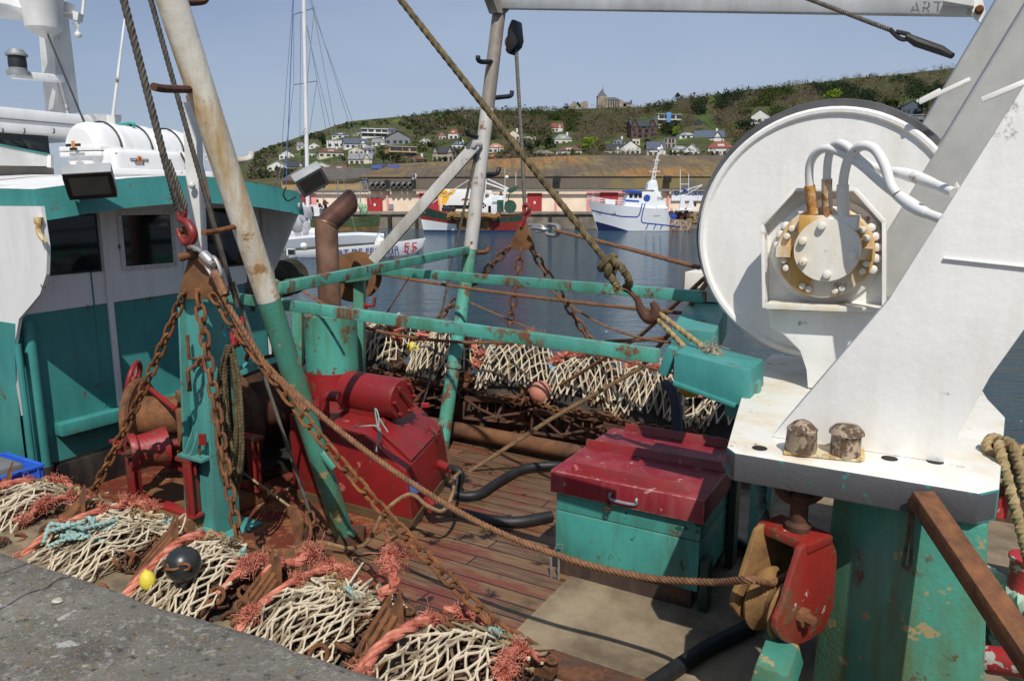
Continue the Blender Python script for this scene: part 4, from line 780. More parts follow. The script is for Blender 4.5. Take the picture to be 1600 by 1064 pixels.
# hull and rails
m = M(); SS = [-2.6 + .5 * i for i in range(40)]; rows = []
for s_ in SS:
    k = max(0, (s_ - 10) / 7); nt_, ft_ = 2.35 + 3.0 * k ** 2, 8.35 - 3.0 * k ** 2; z_ = sheer(s_) - .1
    rows.append([B(s_, nt_ + .35, -.6), B(s_, nt_ + .12, .6), B(s_, nt_, z_), B(s_, nt_ + .95, z_), B(s_, nt_ + 1.06, 1.69), B(s_, ft_ - .6, 1.69), B(s_, ft_ - .5, z_), B(s_, ft_, z_), B(s_, ft_ - .12, .6), B(s_, ft_ - .35, -.6)])
k = 10; mi = [0, 1, 2, 3, 3, 3, 2, 1, 0]
for i in range(len(rows) - 1):
    for j in range(k - 1): m.mi = mi[j]; m.add([rows[i][j], rows[i + 1][j], rows[i + 1][j + 1], rows[i][j + 1]], [(0, 1, 2, 3)])
m.mi = 0; m.add(rows[0], [tuple(range(k))]); m.build('hull', [black_p, teal, gun_wood, rust_dark], SHIP)
m = M(); m.add([B(2.27, 3.42, 1.7), B(7.5, 3.42, 1.7), B(7.5, 7.78, 1.7), B(2.27, 7.78, 1.7)], [(0, 1, 2, 3)]); m.build('deck', deck_mat(), SHIP, smooth=0)
m = M(); m.add([B(-2.5, 3.42, 1.704), B(2.28, 3.42, 1.704), B(2.28, 7.78, 1.704), B(-2.5, 7.78, 1.704)], [(0, 1, 2, 3)]); m.build('plywood_deck', ply, SHIP, smooth=0)
m = M(); m.add([B(3.95, 3.44, 1.708), B(7.4, 3.44, 1.708), B(7.4, 6.9, 1.708), B(5.2, 6.9, 1.708), B(4.1, 4.9, 1.708)], [(0, 1, 2, 3, 4)]); m.build('steel_deck', deck_rust, SHIP, smooth=0)
m = M(); m.bb(-2, 7.3, 3.4, 3.47, 1.68, 1.98); m.bb(-2, 7.3, 3.3, 3.5, 1.982, 2.03); m.build('coaming', paint('rusty brown coaming', (.07, .035, .022), rust=.4, rscale=4), SHIP, bevel=.01)
m = M()
for s0, s1 in ((-2, 1.1), (1.5, 2.7), (3.05, 4.0), (4.3, 5.6), (5.9, 7.8)): m.bb(s0, s1, 7.78, 7.86, 1.68, 2.02)
for i in range(11): m.bb(-1.5 + i * .9, -1.42 + i * .9, 7.6, 7.78, 1.7, 2.0)
m.build('far_bulwark', paint('dark grimy bulwark', (.035, .05, .045), rust=.35, rscale=3, dirt=.5), SHIP)

# ---- wheelhouse
WS = 7.4; T0, T1 = 3.52, 6.5
m = M(); zb, zm, zt = 2.06, 3.55, 4.75
for z0, z1, k in ((1.68, zb, 2), (zb, zm, 0), (zm, zt, 1)):
    m.mi = k; m.add([B(WS, T0, z0), B(WS, T1, z0), B(WS, T1, z1 + (.06 if k == 0 else 0)), B(WS, T0, z1), B(WS, T0, z0 + (0)), B(14, T0, z0), B(14, T0, z1)], [(0, 1, 2, 3), (4, 5, 6, 3)])
    m.add([B(WS, T1, z0), B(14, T1, z0), B(14, T1, z1), B(WS, T1, z1)], [(0, 1, 2, 3)])
WH = m.build('wheelhouse', [teal_clean, white_clean, black_p], SHIP, smooth=0)
m = M()                                  # side wings that carry the roof overhang
curve = [(6.62, 4.56), (6.6, 4.2), (6.66, 3.98), (6.8, 3.8), (7.02, 3.66), (7.2, 3.55), (7.33, 3.3), (7.39, 2.95), (7.41, 2.6)]
m.prism([B(8.2, T0 - .03, 4.56)] + [B(s_, T0 - .03, z_) for s_, z_ in curve] + [B(8.2, T0 - .03, 2.6)], N * .03)
m.build('side_wing', white_clean, WH, smooth=0); m = M(); cf = [(6.71, 4.58), (6.78, 4.46), (6.95, 4.2), (7.13, 3.93), (7.28, 3.72), (7.38, 3.52), (7.41, 3.2), (7.41, 2.6)]; m.prism([B(8.2, T1 + .04, 4.58)] + [B(s_, T1 + .04, z_) for s_, z_ in cf] + [B(8.2, T1 + .04, 2.6)], N * .03)
m.build('side_wing', white_clean, WH, smooth=0)
m = M(); m.prism([B(8.4, T0 - .034, 3.5), B(7.27, T0 - .034, 3.5), B(7.34, T0 - .034, 3.2), B(7.395, T0 - .034, 2.9), B(7.405, T0 - .034, 2.07), B(8.4, T0 - .034, 2.07)], N * .003); m.build('side_panel', teal_clean, WH, smooth=0)
m = M(); m.cyl(B(7.36, 3.64, 1.7), B(7.36, 3.64, 3.5), .055, n=14); m.build('corner_pipe', teal_clean, WH); m = M(); m.cyl(B(7.34, 3.64, 1.69), B(7.34, 3.64, 2.07), .062, n=14); m.build('pipe_foot', black_p, WH); m = M(); m.cyl(B(7.3, 3.5, 2.1), B(7.3, 3.5, 3.3), .03, n=10); m.build('drain_pipe', teal_clean, WH)
m = M(); m.bb(WS - .035, WS + .01, T0, 6.3, 1.69, 2.03); m.build('kick_board', black_p, WH, bevel=.01)
m = M(); m.bb(WS - .13, WS + .01, 3.78, 5.6, 2.33, 2.46); m.bb(WS - .05, WS + .01, 4.95, 5.0, 2.1, 2.33); m.build('fender_rail', teal_clean, WH, bevel=.02)
m = M()                                  # curved visor band round the roof edge
def arch(t): k = (t - 3.55) / (6.62 - 3.55); return 4.70 + .155 * math.sin(max(0, min(1, k)) * math.pi)
TT = [3.54, 3.7, 4.0, 4.4, 4.8, 5.2, 5.6, 6.0, 6.3, 6.5, 6.62]
def vs_(t): return 6.68 + .07 * ((t - 5.1) / 1.5) ** 2
for i in range(len(TT) - 1):
    a, b = TT[i], TT[i + 1]; m.add([B(vs_(a), a, arch(a) - .27), B(vs_(b), b, arch(b) - .27), B(vs_(b) + .04, b, arch(b)), B(vs_(a) + .04, a, arch(a))], [(0, 1, 2, 3)])
m.add([B(vs_(3.54), 3.54, 4.43), B(10, 3.46, 4.5), B(10, 3.5, 4.78), B(vs_(3.54) + .04, 3.54, 4.70)], [(0, 1, 2, 3)]); m.add([B(vs_(6.62), 6.62, 4.45), B(10, 6.8, 4.5), B(10, 6.76, 4.78), B(vs_(6.62) + .04, 6.62, 4.70)], [(0, 1, 2, 3)])
m.build('visor', teal_clean, WH)
m = M()
for i in range(len(TT) - 1):
    a, b = TT[i], TT[i + 1]; m.add([B(vs_(a) + .04, a, arch(a) + .003), B(vs_(b) + .04, b, arch(b) + .003), B(12, b, arch(b) + .12), B(12, a, arch(a) + .12)], [(0, 1, 2, 3)])
m.build('roof', white_clean, WH)
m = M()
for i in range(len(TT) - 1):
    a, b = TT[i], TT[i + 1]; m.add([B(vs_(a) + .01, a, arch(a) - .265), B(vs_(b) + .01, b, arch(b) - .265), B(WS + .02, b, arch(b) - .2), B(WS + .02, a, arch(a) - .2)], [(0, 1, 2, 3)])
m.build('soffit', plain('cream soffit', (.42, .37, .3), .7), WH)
def win(t0, t1, z0, z1, name='window', riv=True):
    m = M(); m.bb(WS - .012, WS + .02, t0, t1, z0, z1); f = m.build(name, glassd, WH, smooth=0)
    if riv:
        m = M(); e = .045; m.mi = 0
        for q in ((t0 - e, t1 + e, z1, z1 + e), (t0 - e, t1 + e, z0 - e, z0), (t0 - e, t0, z0, z1), (t1, t1 + e, z0, z1)): m.bb(WS - .018, WS + .02, *q)
        m.mi = 1; n1, n2 = int((t1 - t0) / .07), int((z1 - z0) / .07)
        for i in range(n1 + 1):
            for zz in (z0 - e / 2, z1 + e / 2): m.ball(B(WS - .018, t0 + (t1 - t0) * i / n1, zz), .008, 6)
        for i in range(n2 + 1):
            for tt in (t0 - e / 2, t1 + e / 2): m.ball(B(WS - .018, tt, z0 + (z1 - z0) * i / n2), .008, 6)
        m.build('window_frame', [grey_white, galv], f, smooth=0)
for t_ in (4.3, 5.8): m = M(); m.bb(WS - .006, WS + .01, t_, t_ + .015, 2.5, 3.9); m.build('weld_seam', teal_clean, WH, smooth=0)
for t0, t1, z0, z1 in ((3.86, 4.4, 3.92, 4.46), (5.55, 6.3, 3.85, 4.5)):
    for q in ((t0 - .02, t1 + .02, z1, z1 + .02), (t0 - .02, t1 + .02, z0 - .02, z0), (t0 - .02, t0, z0, z1), (t1, t1 + .02, z0, z1)): m = M(); m.bb(WS - .016, WS + .01, *q); m.build('window_gasket', black, WH, smooth=0)
win(3.86, 4.4, 3.92, 4.46, riv=False); win(4.68, 5.24, 3.93, 4.46); win(5.55, 6.3, 3.85, 4.5, riv=False)
m = M(); m.bb(WS - .03, WS + .01, 4.44, 4.5, 2.06, 4.5); m.bb(WS - .03, WS + .01, 5.36, 5.42, 2.06, 4.5); m.build('door_frame', white_clean, WH, smooth=0, bevel=.008)
m = M(); m.tube(spline([PT(62, 340, 3.46), PT(60, 360, 3.44), PT(66, 372, 3.44), PT(72, 378, 3.46)], 6), .022, 10); m.lathe(PT(60, 345, 3.46), UP, [(.035, -.03), (.035, .03)], 12); m.build('overflow_pipe', white_yellowed, WH)
def floodlight(c, fwd, wid, w_=.36, h_=.25, d_=.13):
    f = fwd.normalized(); x = wid.normalized(); y = f.cross(x).normalized(); x = y.cross(f)
    m = M(); m.box(c - f * d_ * .5, w_ / 2, h_ / 2, d_ / 2, x, y, f); m.prism([c - f * d_ + x * (w_ * a) + y * (h_ * b) for a, b in ((-.35, -.3), (.35, -.3), (.35, .3), (-.35, .3))], -f * .05); fl = m.build('floodlight', plain('cast grey lamp housing', (.3, .31, .31), .55), WH, bevel=.012)
    m = M(); m.box(c + f * .004, w_ / 2 * .8, h_ / 2 * .72, .004, x, y, f); m.build('lamp_glass', plain('lamp glass', (.12, .12, .1), .08), fl, smooth=0)
    m = M()
    for a, b in ((0, .86), (0, -.86)): m.box(c + f * .006 + y * (h_ / 2 * b), w_ / 2 * .98, h_ * .065, .008, x, y, f)
    for a in (.9, -.9): m.box(c + f * .005 + x * (w_ / 2 * a), w_ * .05, h_ / 2 * .72, .007, x, y, f)
    m.build('bezel', dark_int if w_ > .37 else galv, fl, smooth=0)
    m = M(); m.box(c - f * d_ - y * (h_ * .42) - f * .02, w_ * .42, .012, .1, x, y, f); m.bar(c - f * d_ * .5 - y * h_ * .5, c - f * .2 - y * h_ * .75, w_ * .7, .02); m.build('lamp_bracket', galv, fl)
c1 = PS(141, 290, 6.45); floodlight(c1, V((.34, -.7, -.62)), V((.86, .42, .12)), .38, .27)
c2 = PS(488, 285, 6.42); floodlight(c2, V((.5, -.62, -.55)), V((.62, .4, .6)), .35, .27)
m = M(); m.tube(spline([PS(447, 292, 6.6), PS(443, 305, 6.62), PS(450, 314, 6.63), PS(462, 308, 6.62)], 6), .008, 6); m.build('lamp_cable', black, WH)
# ---- bridge deck above, radar mast
m = M(); z5, z6 = PS(10, 205, 9).z, PS(10, 168, 9).z
m.bb(9.0, 13, 1.5, 5.72, z5, z6 - .12); m.bb(8.97, 13, 1.5, 5.76, z6 - .118, z6); BR = m.build('bridge', white_clean, SHIP, bevel=.03)
m = M(); m.prism([PS(145, 178, 8.9), PS(192, 180, 8.9), PS(186, 201, 8.9), PS(160, 199, 8.9)], U * .3); m.build('corner_plate', grey_white, BR)
m = M(); m.bb(9.25, 13, 1.5, 5.05, z5 - .36, z5 + .01); m.build('window_band', glassd, BR, smooth=0)
m = M(); m.bb(9.3, 13, 1.5, 5.1, 4.75, z5 - .36); m.build('bridge_wall', plain('brown bridge wall', (.3, .26, .21), .7), BR, smooth=0)  # wall in one even brown
m = M(); m.prism([PS(-60, 216, 8.3), PS(78, 243, 8.3), PS(80, 260, 8.3), PS(-60, 258, 8.3)], U * .05); m.bar(PS(78, 243, 8.3), PS(78, 262, 8.3), .05, .05); m.build('wing_screen', grey_white, BR); m = M(); m.tube([PS(-60, 215, 8.3), PS(79, 242.5, 8.3)], .012, 6); m.build('screen_trim', teal_clean, BR)
for x in (4, 38, 84): m = M(); m.tube(spline([PS(x, 201, 8.98), PS(x + 1, 206, 8.96), PS(x - 1, 209, 8.98)], 4), .008, 5); m.build('hook', black, BR)
m = M(); q = [PS(92, 176, 10), PS(125, 176, 10), PS(107, 30, 10), PS(82, 20, 10)]; m.prism([q[0], q[1], q[2] + UP * .6, q[3] + UP * .7], U * .32); m.bar(PS(90, 112, 9.95), PS(106, 178, 9.97), .02, .03); RM = m.build('radar_mast', grey_white, SHIP, bevel=.03)
m = M(); m.bar(PS(19, 117, 9.9), PS(97, 124, 9.9), .12, .09); m.build('lamp_arm', white_clean, RM, bevel=.015)
m = M(); c = PS(29, 114, 9.9); m.mi = 0; m.lathe(c, UP, [(.13, -.03), (.13, .015), (.1, .02), (.1, .05)], 18); m.lathe(c + UP * .19, UP, [(.12, 0), (.12, .02), (.08, .075), (.05, .08)], 18); m.mi = 1; m.lathe(c + UP * .05, UP, [(.095, 0), (.1, .05), (.095, .14)], 18); m.build('navigation_light', [galv, black], RM)
m = M(); c = PS(69, 47, 9.7); m.lathe(c, UP, [(.01, -.1), (.1, -.06), (.19, 0), (.2, .01), (.235, .3), (.24, .31), (.25, .6), (.25, .75)], 28); m.build('radar_dome', grey_white, RM)
m = M(); m.tube([PS(-30, 6, 9.9), PS(5, 10, 9.9), PS(50, 22, 9.8)], [.16, .14, .1], 10); m.build('radar_arm', white_clean, RM)
m = M(); m.bar(PS(96, 20, 9.8), PS(126, 28, 9.6), .12, .1); m.prism([PS(116, 35, 9.6), PS(128, 33, 9.6), PS(122, 46, 9.6)], U * .05); m.box(PS(99, 14, 9.7), .1, .08, .06); m.cyl(PS(121, 46, 9.6), PS(122, 50, 9.6), .02, n=8); m.ball(PS(122, 55, 9.6), .042, 12); m.cyl(PS(129, 24, 9.6), PS(132, -10, 9.6), .02, n=8); m.tube(spline([PS(88, 2, 9.6), PS(93, 8, 9.6), PS(95, -2, 9.6)], 5), .015, 6); m.build('mast_bracket', grey_white, RM)
m = M(); m.tube([PS(175, 196, 8.85), PS(195, 30, 8.85)], [.022, .012], 8); m.box(PS(175, 188, 8.86), .05, .03, .05); m.build('whip_antenna', grey_white, BR)
m = M(); m.tube([PS(75, 55, 9.6), PS(81, 70, 9.4), PS(133, 195, 8.4)], .011, 5); m.build('aerial_cable', black, RM)

# ---- pillar, poles, beams
PB = B(5.24, 4.12, 1.7); m = M()
a, b = (5.46, 5.02), (5.38, 5.08)
m.prism([B(5.62, 3.98, 1.74), B(5.26, 3.98, 1.74), B(5.24, 3.98, 3.82), B(5.5, 3.98, 3.82)], N * .16)
m.prism([B(5.65, 3.9, 1.74), B(5.62, 3.9, 1.74), B(5.50, 3.93, 3.82), B(5.53, 3.93, 3.82)], N * .26)
m.prism([B(5.26, 3.9, 1.74), B(5.23, 3.9, 1.74), B(5.21, 3.93, 3.82), B(5.24, 3.93, 3.82)], N * .26)
for s_ in (5.54, 5.46): m.prism([B(s_, 3.98, 2.42), B(s_, 3.87, 2.42), B(s_, 3.975, 2.62)], U * .015)
m.bb(5.1, 5.7, 3.8, 4.3, 1.712, 1.738); m.bb(5.3, 5.62, 3.86, 3.978, 2.4, 2.43); PIL = m.build('pillar', teal, SHIP, bevel=.004)
m = M(); m.lathe(B(5.37, 4.06, 3.82), UP, [(.19, 0), (.19, .03), (.15, .035), (.15, .05)], 24); m.ball(B(5.3, 4.05, 3.9), .11, 14, (1, 1, .8)); m.build('cap', teal_green, PIL)
for i in range(5): m = M(); m.ball(B(5.34 - .01 * (i % 2) * 4, 3.975, 1.9 + .11 * i), .014, 8); m.build('bolt', teal, PIL)
m = M(); m.tube([B(5.4, 3.9, 3.5), B(5.4, 3.9, 3.3), B(5.38, 3.97, 3.28)], .017, 8); m.tube([B(5.25, 3.97, 3.3), B(5.39, 3.92, 3.22), B(5.4, 3.88, 3.2), B(5.4, 3.88, 3.02)], .02, 8); m.box(B(5.28, 3.95, 3.28), .04, .04, .04); m.build('latch', rust, PIL); m = M(); m.tube([B(5.42, 3.94, 2.43), B(5.4, 3.93, 2.52), B(5.33, 3.9, 2.57)], .012, 8); m.mi = 1; m.box(B(5.31, 3.9, 2.6), .03, .01, .05); m.build('hook', [rust, redp], PIL)
m = M(); p0, p1 = PS(313, 440, 5.2), PS(299, 162, 5.2); m.bar(p0, p1, .12, .1); m.ball(p1 + UP * .02, .02, 8); m.ball(PS(300, 290, 5.13), .03, 8); m.build('post', grey_white, SHIP, bevel=.01)
n0, n1, n2 = B(4.24, 4.45, 1.7), B(4.24, 3.74, 3.96), B(4.24, 2.55, 7.7)
m = M(); m.mi = 0; m.tube([n0, n0.lerp(n1, .97)], .085, 20); m.mi = 1; m.tube([n0.lerp(n1, .97), n2], [.086, .102], 20); NP = m.build('near_pole', [teal_green, white_rusty], SHIP)
m = M(); d = (n1 - n0).normalized(); m.cyl(n0 + d * .95 - U * .06, n0 + d * .82 - U * .15, .045, n=12); m.build('lug', teal_green, NP); m = M(); m.cyl(n0 + d * .12 - U * .08, n0 + d * .12 - U * .14, .03, n=8); m.build('lug', teal_green, NP)
m = M(); m.lathe(n0 - UP * .02, UP, [(.13, 0), (.13, .03), (.11, .1)], 16); m.box(n0 + V((.12, 0, .05)), .05, .05, .07); m.build('socket', rust_dark, NP)
def rung(parent, pts, r, mt): m = M(); m.tube(spline(pts, 5), r, 8); return m.build('rung', mt, parent)
S4 = 4.24
rung(NP, [PS(345, 252, S4), PS(372, 252, S4), PS(390, 248, S4), PS(393, 238, S4)], .022, white_rusty); rung(NP, [PS(285, 4, S4), PS(305, 4, S4), PS(320, 1, S4), PS(322, -8, S4)], .022, rust_dark)
rung(NP, [PS(240, 136, 4.1), PS(258, 139, 4.15), PS(300, 140, S4)], .024, rust_dark); rung(NP, [PS(318, 364, 4.1), PS(340, 361, 4.2), PS(368, 354, S4)], .018, rust_orange)
f0, f1, f2 = B(4.88, 6.78, 1.7), B(4.88, 7.45, 4.03), B(4.88, 8.19, 7.05)
m = M(); m.mi = 0; m.tube([f0, f1], .082, 18); m.mi = 1; m.tube([f1, f1.lerp(f2, .55)], .083, 18); m.mi = 2; m.tube([f1.lerp(f2, .55), f2], [.083, .08], 18); FP_ = m.build('far_pole', [teal_rusty, grey_pole, plain('brown grey paint', (.2, .17, .14), .6, .3)], SHIP)
m = M(); d = (f1 - f0).normalized(); m.lathe(f0 + d * .98, d, [(.085, 0), (.1, .01), (.1, .05), (.085, .06)], 18); m.build('collar', teal_rusty, FP_); m = M(); m.cyl(f0 + d * .35 - N * .06, f0 + d * .35 - N * .12 - UP * .03, .04, n=10); m.build('lug', teal_rusty, FP_)
SF = 4.86
for pts, mt in (([(755, 94), (770, 97), (752, 97), (747, 93), (747, 88)], black), ([(765, 154), (785, 152), (798, 150), (800, 143)], black), ([(745, 214), (733, 211), (730, 205), (730, 203)], black), ([(755, 273), (775, 272), (779, 266), (780, 262)], black), ([(738, 395), (758, 394), (762, 390), (763, 385)], rust)):
    P = [PS(x, y, SF) for x, y in (pts[1:] if len(pts) == 5 else pts)]; rung(FP_, P, .028, mt)
m = M(); h0, h1 = f2 - UP * .08, B(-.05, 5.62, 5.8); m.bar(h0, h1, .13, .15, UP); TB = m.build('top_beam', grey_white, SHIP, bevel=.012)
m = M(); m.prism([PS(770, -2, 4.8), PS(800, -2, 4.8), PS(798, 14, 4.8), PS(790, 22, 4.8), PS(778, 20, 4.8)], U * .12); m.lathe(f2 + UP * .02 - U * .12, N, [(.06, -.12), (.06, .12)], 12); m.build('pole_head', plain('scraped steel head', (.25, .23, .2), .5, .4), TB)
text('lettering', 'ART2', grey_white, TB, h0.lerp(h1, .935) - N * .068 + UP * -.035 - U * -.02, (h1 - h0), UP, .085, .012)
m = M(); b0, b1 = B(5.15, 4.05, 3.83), B(1.32, 3.95, 3.74)
m.bar(b0, b1, .06, .082, UP); m.build('beam', teal_rusty, SHIP, bevel=.01)
m = M(); m.bar(n1 + N * .08, f1 - N * .06, .07, .09, UP); m.lathe(n1 + N * .06, N, [(.08, 0), (.08, .04)], 14); m.build('cross_beam', teal_rusty, SHIP, bevel=.01)
m = M(); g0, g1 = PT(572, 421, 6.6), PT(1102, 464, 6.6); g1 = PZ(1102, 464, g0.z); m.bar(g0, g1, .08, .095, UP); m.build('outer_beam', teal_rusty, SHIP, bevel=.01)
m = M(); q0, q1 = PT(583, 408, 7.0), PS(744, 226, 4.86); m.bar(q0, q1, .11, .13); m.lathe(q1, N, [(.05, -.08), (.05, .08)], 12); m.build('stay_bar', grey_pole, SHIP, bevel=.012)

# ---- red engine casing, funnel, exhaust
m = M(); prof = [(5.36, 1.79), (5.36, 2.56), (4.42, 2.52), (3.94, 2.24), (3.87, 1.79)]; CN = N * 1.18 + U * .42; m.prism([B(s_, 4.92, z_) for s_, z_ in prof], CN); CAS = m.build('casing', redp, SHIP, bevel=.015)
m = M(); m.prism([B(3.85, 4.9, 1.712), B(5.38, 4.9, 1.712), B(5.38, 4.9, 1.79), B(3.85, 4.9, 1.79)], CN * 1.03); m.build('casing_coaming', paint('mossy coaming', (.09, .06, .03), rust=.3), CAS)
m = M(); ex = (B(3.94, 0, 2.24) - B(4.42, 0, 2.52)).normalized(); nr = ex.cross(N); nr = nr if nr.z > 0 else -nr
cq = lambda s_, k, z_: B(s_, 4.92, z_) + CN * k; m.prism([cq(4.4, .15, 2.525), cq(4.4, .95, 2.525), cq(3.95, .95, 2.255), cq(3.95, .15, 2.255)], nr * .03); HT = m.build('hatch', redp, CAS, bevel=.008)
m = M(); c = cq(4.02, .72, 2.3) + nr * .03; m.tube(spline([c, c + nr * .04, c + nr * .04 + ex * .1, c + ex * .1], 4), .01, 6); c = cq(4.36, .25, 2.51) + nr * .03; m.build('handle', redp_worn, HT)
for k in (0, .7): m = M(); m.box(c + N * k, .04, .02, .02); m.build('hinge', redp_worn, HT)
m = M(); c = B(4.55, 5.45, 2.72); m.lathe(c + U * .5, -U, [(.01, 0), (.2, 0), (.2, .64), (.185, .68), (.01, .69)], 28); m.bb(4.6, 5.0, 5.3, 5.6, 2.5, 2.6); EX = m.build('drum_housing', redp, CAS)
m = M(); c = B(4.36, 5.45, 2.72)
for a in range(0, 360, 60): q = c + N * (.15 * math.cos(R(a))) + UP * (.15 * math.sin(R(a))); m.lathe(q, -U, [(.018, 0), (.018, .04)], 6)
m.tube([c + N * -.1 + UP * .12 - U * .03, c + N * .12 - UP * .1 - U * .03], .01, 6); m.build('bolt', redp, EX)
m = M(); m.tube(spline([B(4.95, 4.99, 2.52), B(4.95, 4.99, 2.72), B(4.91, 5.0, 2.78), B(4.8, 5.04, 2.78)], 6), .05, 12); m.lathe(B(4.95, 4.99, 2.54), UP, [(.09, 0), (.09, .03)], 14); m.build('vent_elbow', redp, CAS)
m = M(); m.box(B(3.9, 4.98, 2.08), .05, .015, .045, U, N); m.build('warning_plate', plain('blue plate', (.06, .13, .4), .4), CAS); m = M(); m.cyl(B(4.2, 5.8, 1.98), B(4.0, 5.76, 1.96), .045, n=10); m.build('hose_fitting', redp, CAS); m = M(); m.cyl(B(3.87, 5.15, 1.9), B(3.74, 5.05, 1.88), .05, n=10); m.build('hose_fitting', redp, CAS)
FC_ = B(5.75, 5.95, 1.7); m = M(); m.mi = 1; m.lathe(FC_, UP, [(.29, 0), (.29, 1.06)], 32, cap=False); m.mi = 0; m.lathe(FC_, UP, [(.29, 1.06), (.285, 1.68), (.25, 1.7), (.13, 1.72)], 32, cap=False); FUN = m.build('funnel', [teal_rusty, redp_worn], SHIP)
copper = plain('heat browned exhaust', (.19, .095, .06), .38, .45, 3, .15, 30, metal=.35, col2=(.33, .19, .13)); copper2 = plain('scorched exhaust tip', (.045, .025, .022), .35, .5, 3, .1, 30, metal=.5, col2=(.15, .07, .045))
ec = FC_; EN = PT(547, 316, 6.3); el = V((FC_.x, FC_.y, PT(512, 352, 5.95).z)); dr = (EN - el).normalized(); mit = (dr + UP).normalized(); cx, cy = U, N; RP = .123
def onplane(p, d, c, n_): return p + d * ((c - p).dot(n_) / d.dot(n_))
rings = []; K = 28
base = [ec + UP * 1.7 + (U * math.cos(2 * math.pi * j / K) + N * math.sin(2 * math.pi * j / K)) * RP for j in range(K)]; r1 = [onplane(q, UP, el, mit) for q in base]
r2 = [onplane(q, dr, EN, (V((dr.x, dr.y, 0)).normalized() + UP * .12)) for q in r1]
m = M(); m.mi = 0; m.add(base + r1, [(j, (j + 1) % K, K + (j + 1) % K, K + j) for j in range(K)]); m.mi = 1; m.add(r1 + r2, [(j, (j + 1) % K, K + (j + 1) % K, K + j) for j in range(K)]); ri = [EN + (q - EN) * .9 - dr * .35 for q in r2]; m.add(r2 + ri, [(j, (j + 1) % K, K + (j + 1) % K, K + j) for j in range(K)]); m.build('exhaust_pipe', [copper, copper2], FUN, smooth=30)
m = M(); m.ring(el, mit, RP * 1.05, .008, 28, 5); m.build('weld_seam', copper, FUN); m = M(); m.lathe(FC_ + UP * 1.72, UP, [(.2, 0), (.2, .015), (.14, .03)], 28); m.build('collar', copper, FUN)
m = M(); m.bar(PT(562, 436, 6.5), PT(562, 640, 6.5), .16, .12); m.bar(PT(466, 470, 6.3), PT(466, 640, 6.3), .12, .12); m.bar(PT(450, 445, 6.4), PT(575, 428, 6.4), .1, .14); GF = m.build('winch_frame', teal_green, SHIP, bevel=.01)
m = M(); m.tube([PT(570, 478, 6.42), PT(584, 478, 6.42), PT(586, 464, 6.42)], .018, 7); m.tube([PT(570, 490, 6.42), PT(582, 492, 6.42), PT(584, 498, 6.42)], .018, 7); m.bar(PT(571, 474, 6.43), PT(571, 494, 6.43), .04, .04); m.build('hook', redp_worn, GF)
for x, y, rr, t_, mt in ((441, 436, .25, 7.0, plain('olive black drum plate', (.05, .045, .025), .5, .5, 4)), (549, 434, .3, 6.8, rust_brown)):
    m = M(); c = PT(x, y, t_); ax = (N + U * .5).normalized(); m.lathe(c, ax, [(.03, -.06), (.09, -.05), (.1, 0), (rr, .01), (rr, .04), (.12, .05), (.12, .3), (rr, .31), (rr, .34)], 30); m.build('warp_drum', mt, SHIP)
m = M(); c = PT(408, 448, 6.6); m.lathe(c - U * .25, U, [(.12, 0), (.13, .02), (.13, .25), (.09, .3), (.09, .5)], 18); m.cyl(PT(412, 432, 6.6), PT(411, 424, 6.6), .03, n=8); m.build('winch_motor', paint('grimy green motor', (.015, .07, .06), rust=.1), SHIP)

# ---- stern gantry, pedestal, platform
def P4(s, z, t=4.0): return B(s, t, z)
m = M(); m.prism([P4(.69, 3.352), P4(-.11, 3.352), P4(-.26, 3.80), P4(-.37, 4.04), P4(-1.32, 6.4), P4(-.86, 6.4), P4(-.25, 5.09), P4(.19, 4.13)], N * .3); m.bar(P4(-.02, 4.34, 3.992), P4(-.5, 4.3, 3.992), .014, .008); GN = m.build('gantry_leg', white, SHIP, bevel=.012)
LD = (P4(-.25, 5.09) - P4(.19, 4.13)).normalized(); wa, wb = P4(.22, 4.06, 4.3), P4(.72, 4.06, 6.8); wl = LD * 3.2; wn = (wb - wa).cross(LD).normalized(); wn = -wn if wn.dot(U) > 0 else wn
gg = plain('gantry white paint greyed for shade', (.42, .42, .4), .55, .1); WD = .26  # white paint greyed, putting the shade on the web into its colour
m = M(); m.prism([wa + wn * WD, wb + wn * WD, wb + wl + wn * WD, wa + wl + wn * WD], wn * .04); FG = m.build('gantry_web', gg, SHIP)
x_ = (wb - wa).normalized()
for k in (.985, .47):
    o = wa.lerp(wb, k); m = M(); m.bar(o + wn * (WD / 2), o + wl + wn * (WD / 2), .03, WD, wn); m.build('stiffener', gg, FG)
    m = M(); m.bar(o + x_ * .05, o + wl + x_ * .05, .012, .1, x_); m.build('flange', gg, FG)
m = M(); c = h1; m.prism([PT(x, y, 5.55) for x, y in ((1520, 0), (1535, -2), (1540, 20), (1532, 36), (1522, 28), (1517, 10))], N * .03); m.mi = 1; m.lathe(PT(1530, 16, 5.52), -N, [(.025, -.02), (.025, .02), (.015, .03)], 10); m.build('pin_bracket', [white, rust_orange], TB)
for a, b in (((1436, 161), (1516, 124)), ((1437, 158), (1470, 141)), ((1533, 157), (1605, 127))):
    t_ = 5.4 if a[0] < 1500 else 4.3; m = M(); m.bar(PT(*a, t_), PT(*b, t_), .024, .026); m.build('gantry_rung', white, SHIP, bevel=.005)
m = M(); m.prism([PT(x, y, 5.5) for x, y in ((1473, 2), (1480, -12), (1522, -12), (1522, 10))], N * .12); m.build('gantry_bracket', grey_white, SHIP)
lip_m = paint('scraped bare lip', (.1, .1, .103), rust=.03, dirt=.35, dirtcol=(.1, .1, .1), chip=.22, chipcol=(.03, .24, .22), rscale=6, metal=.3, rough=.45, bmp=.4)
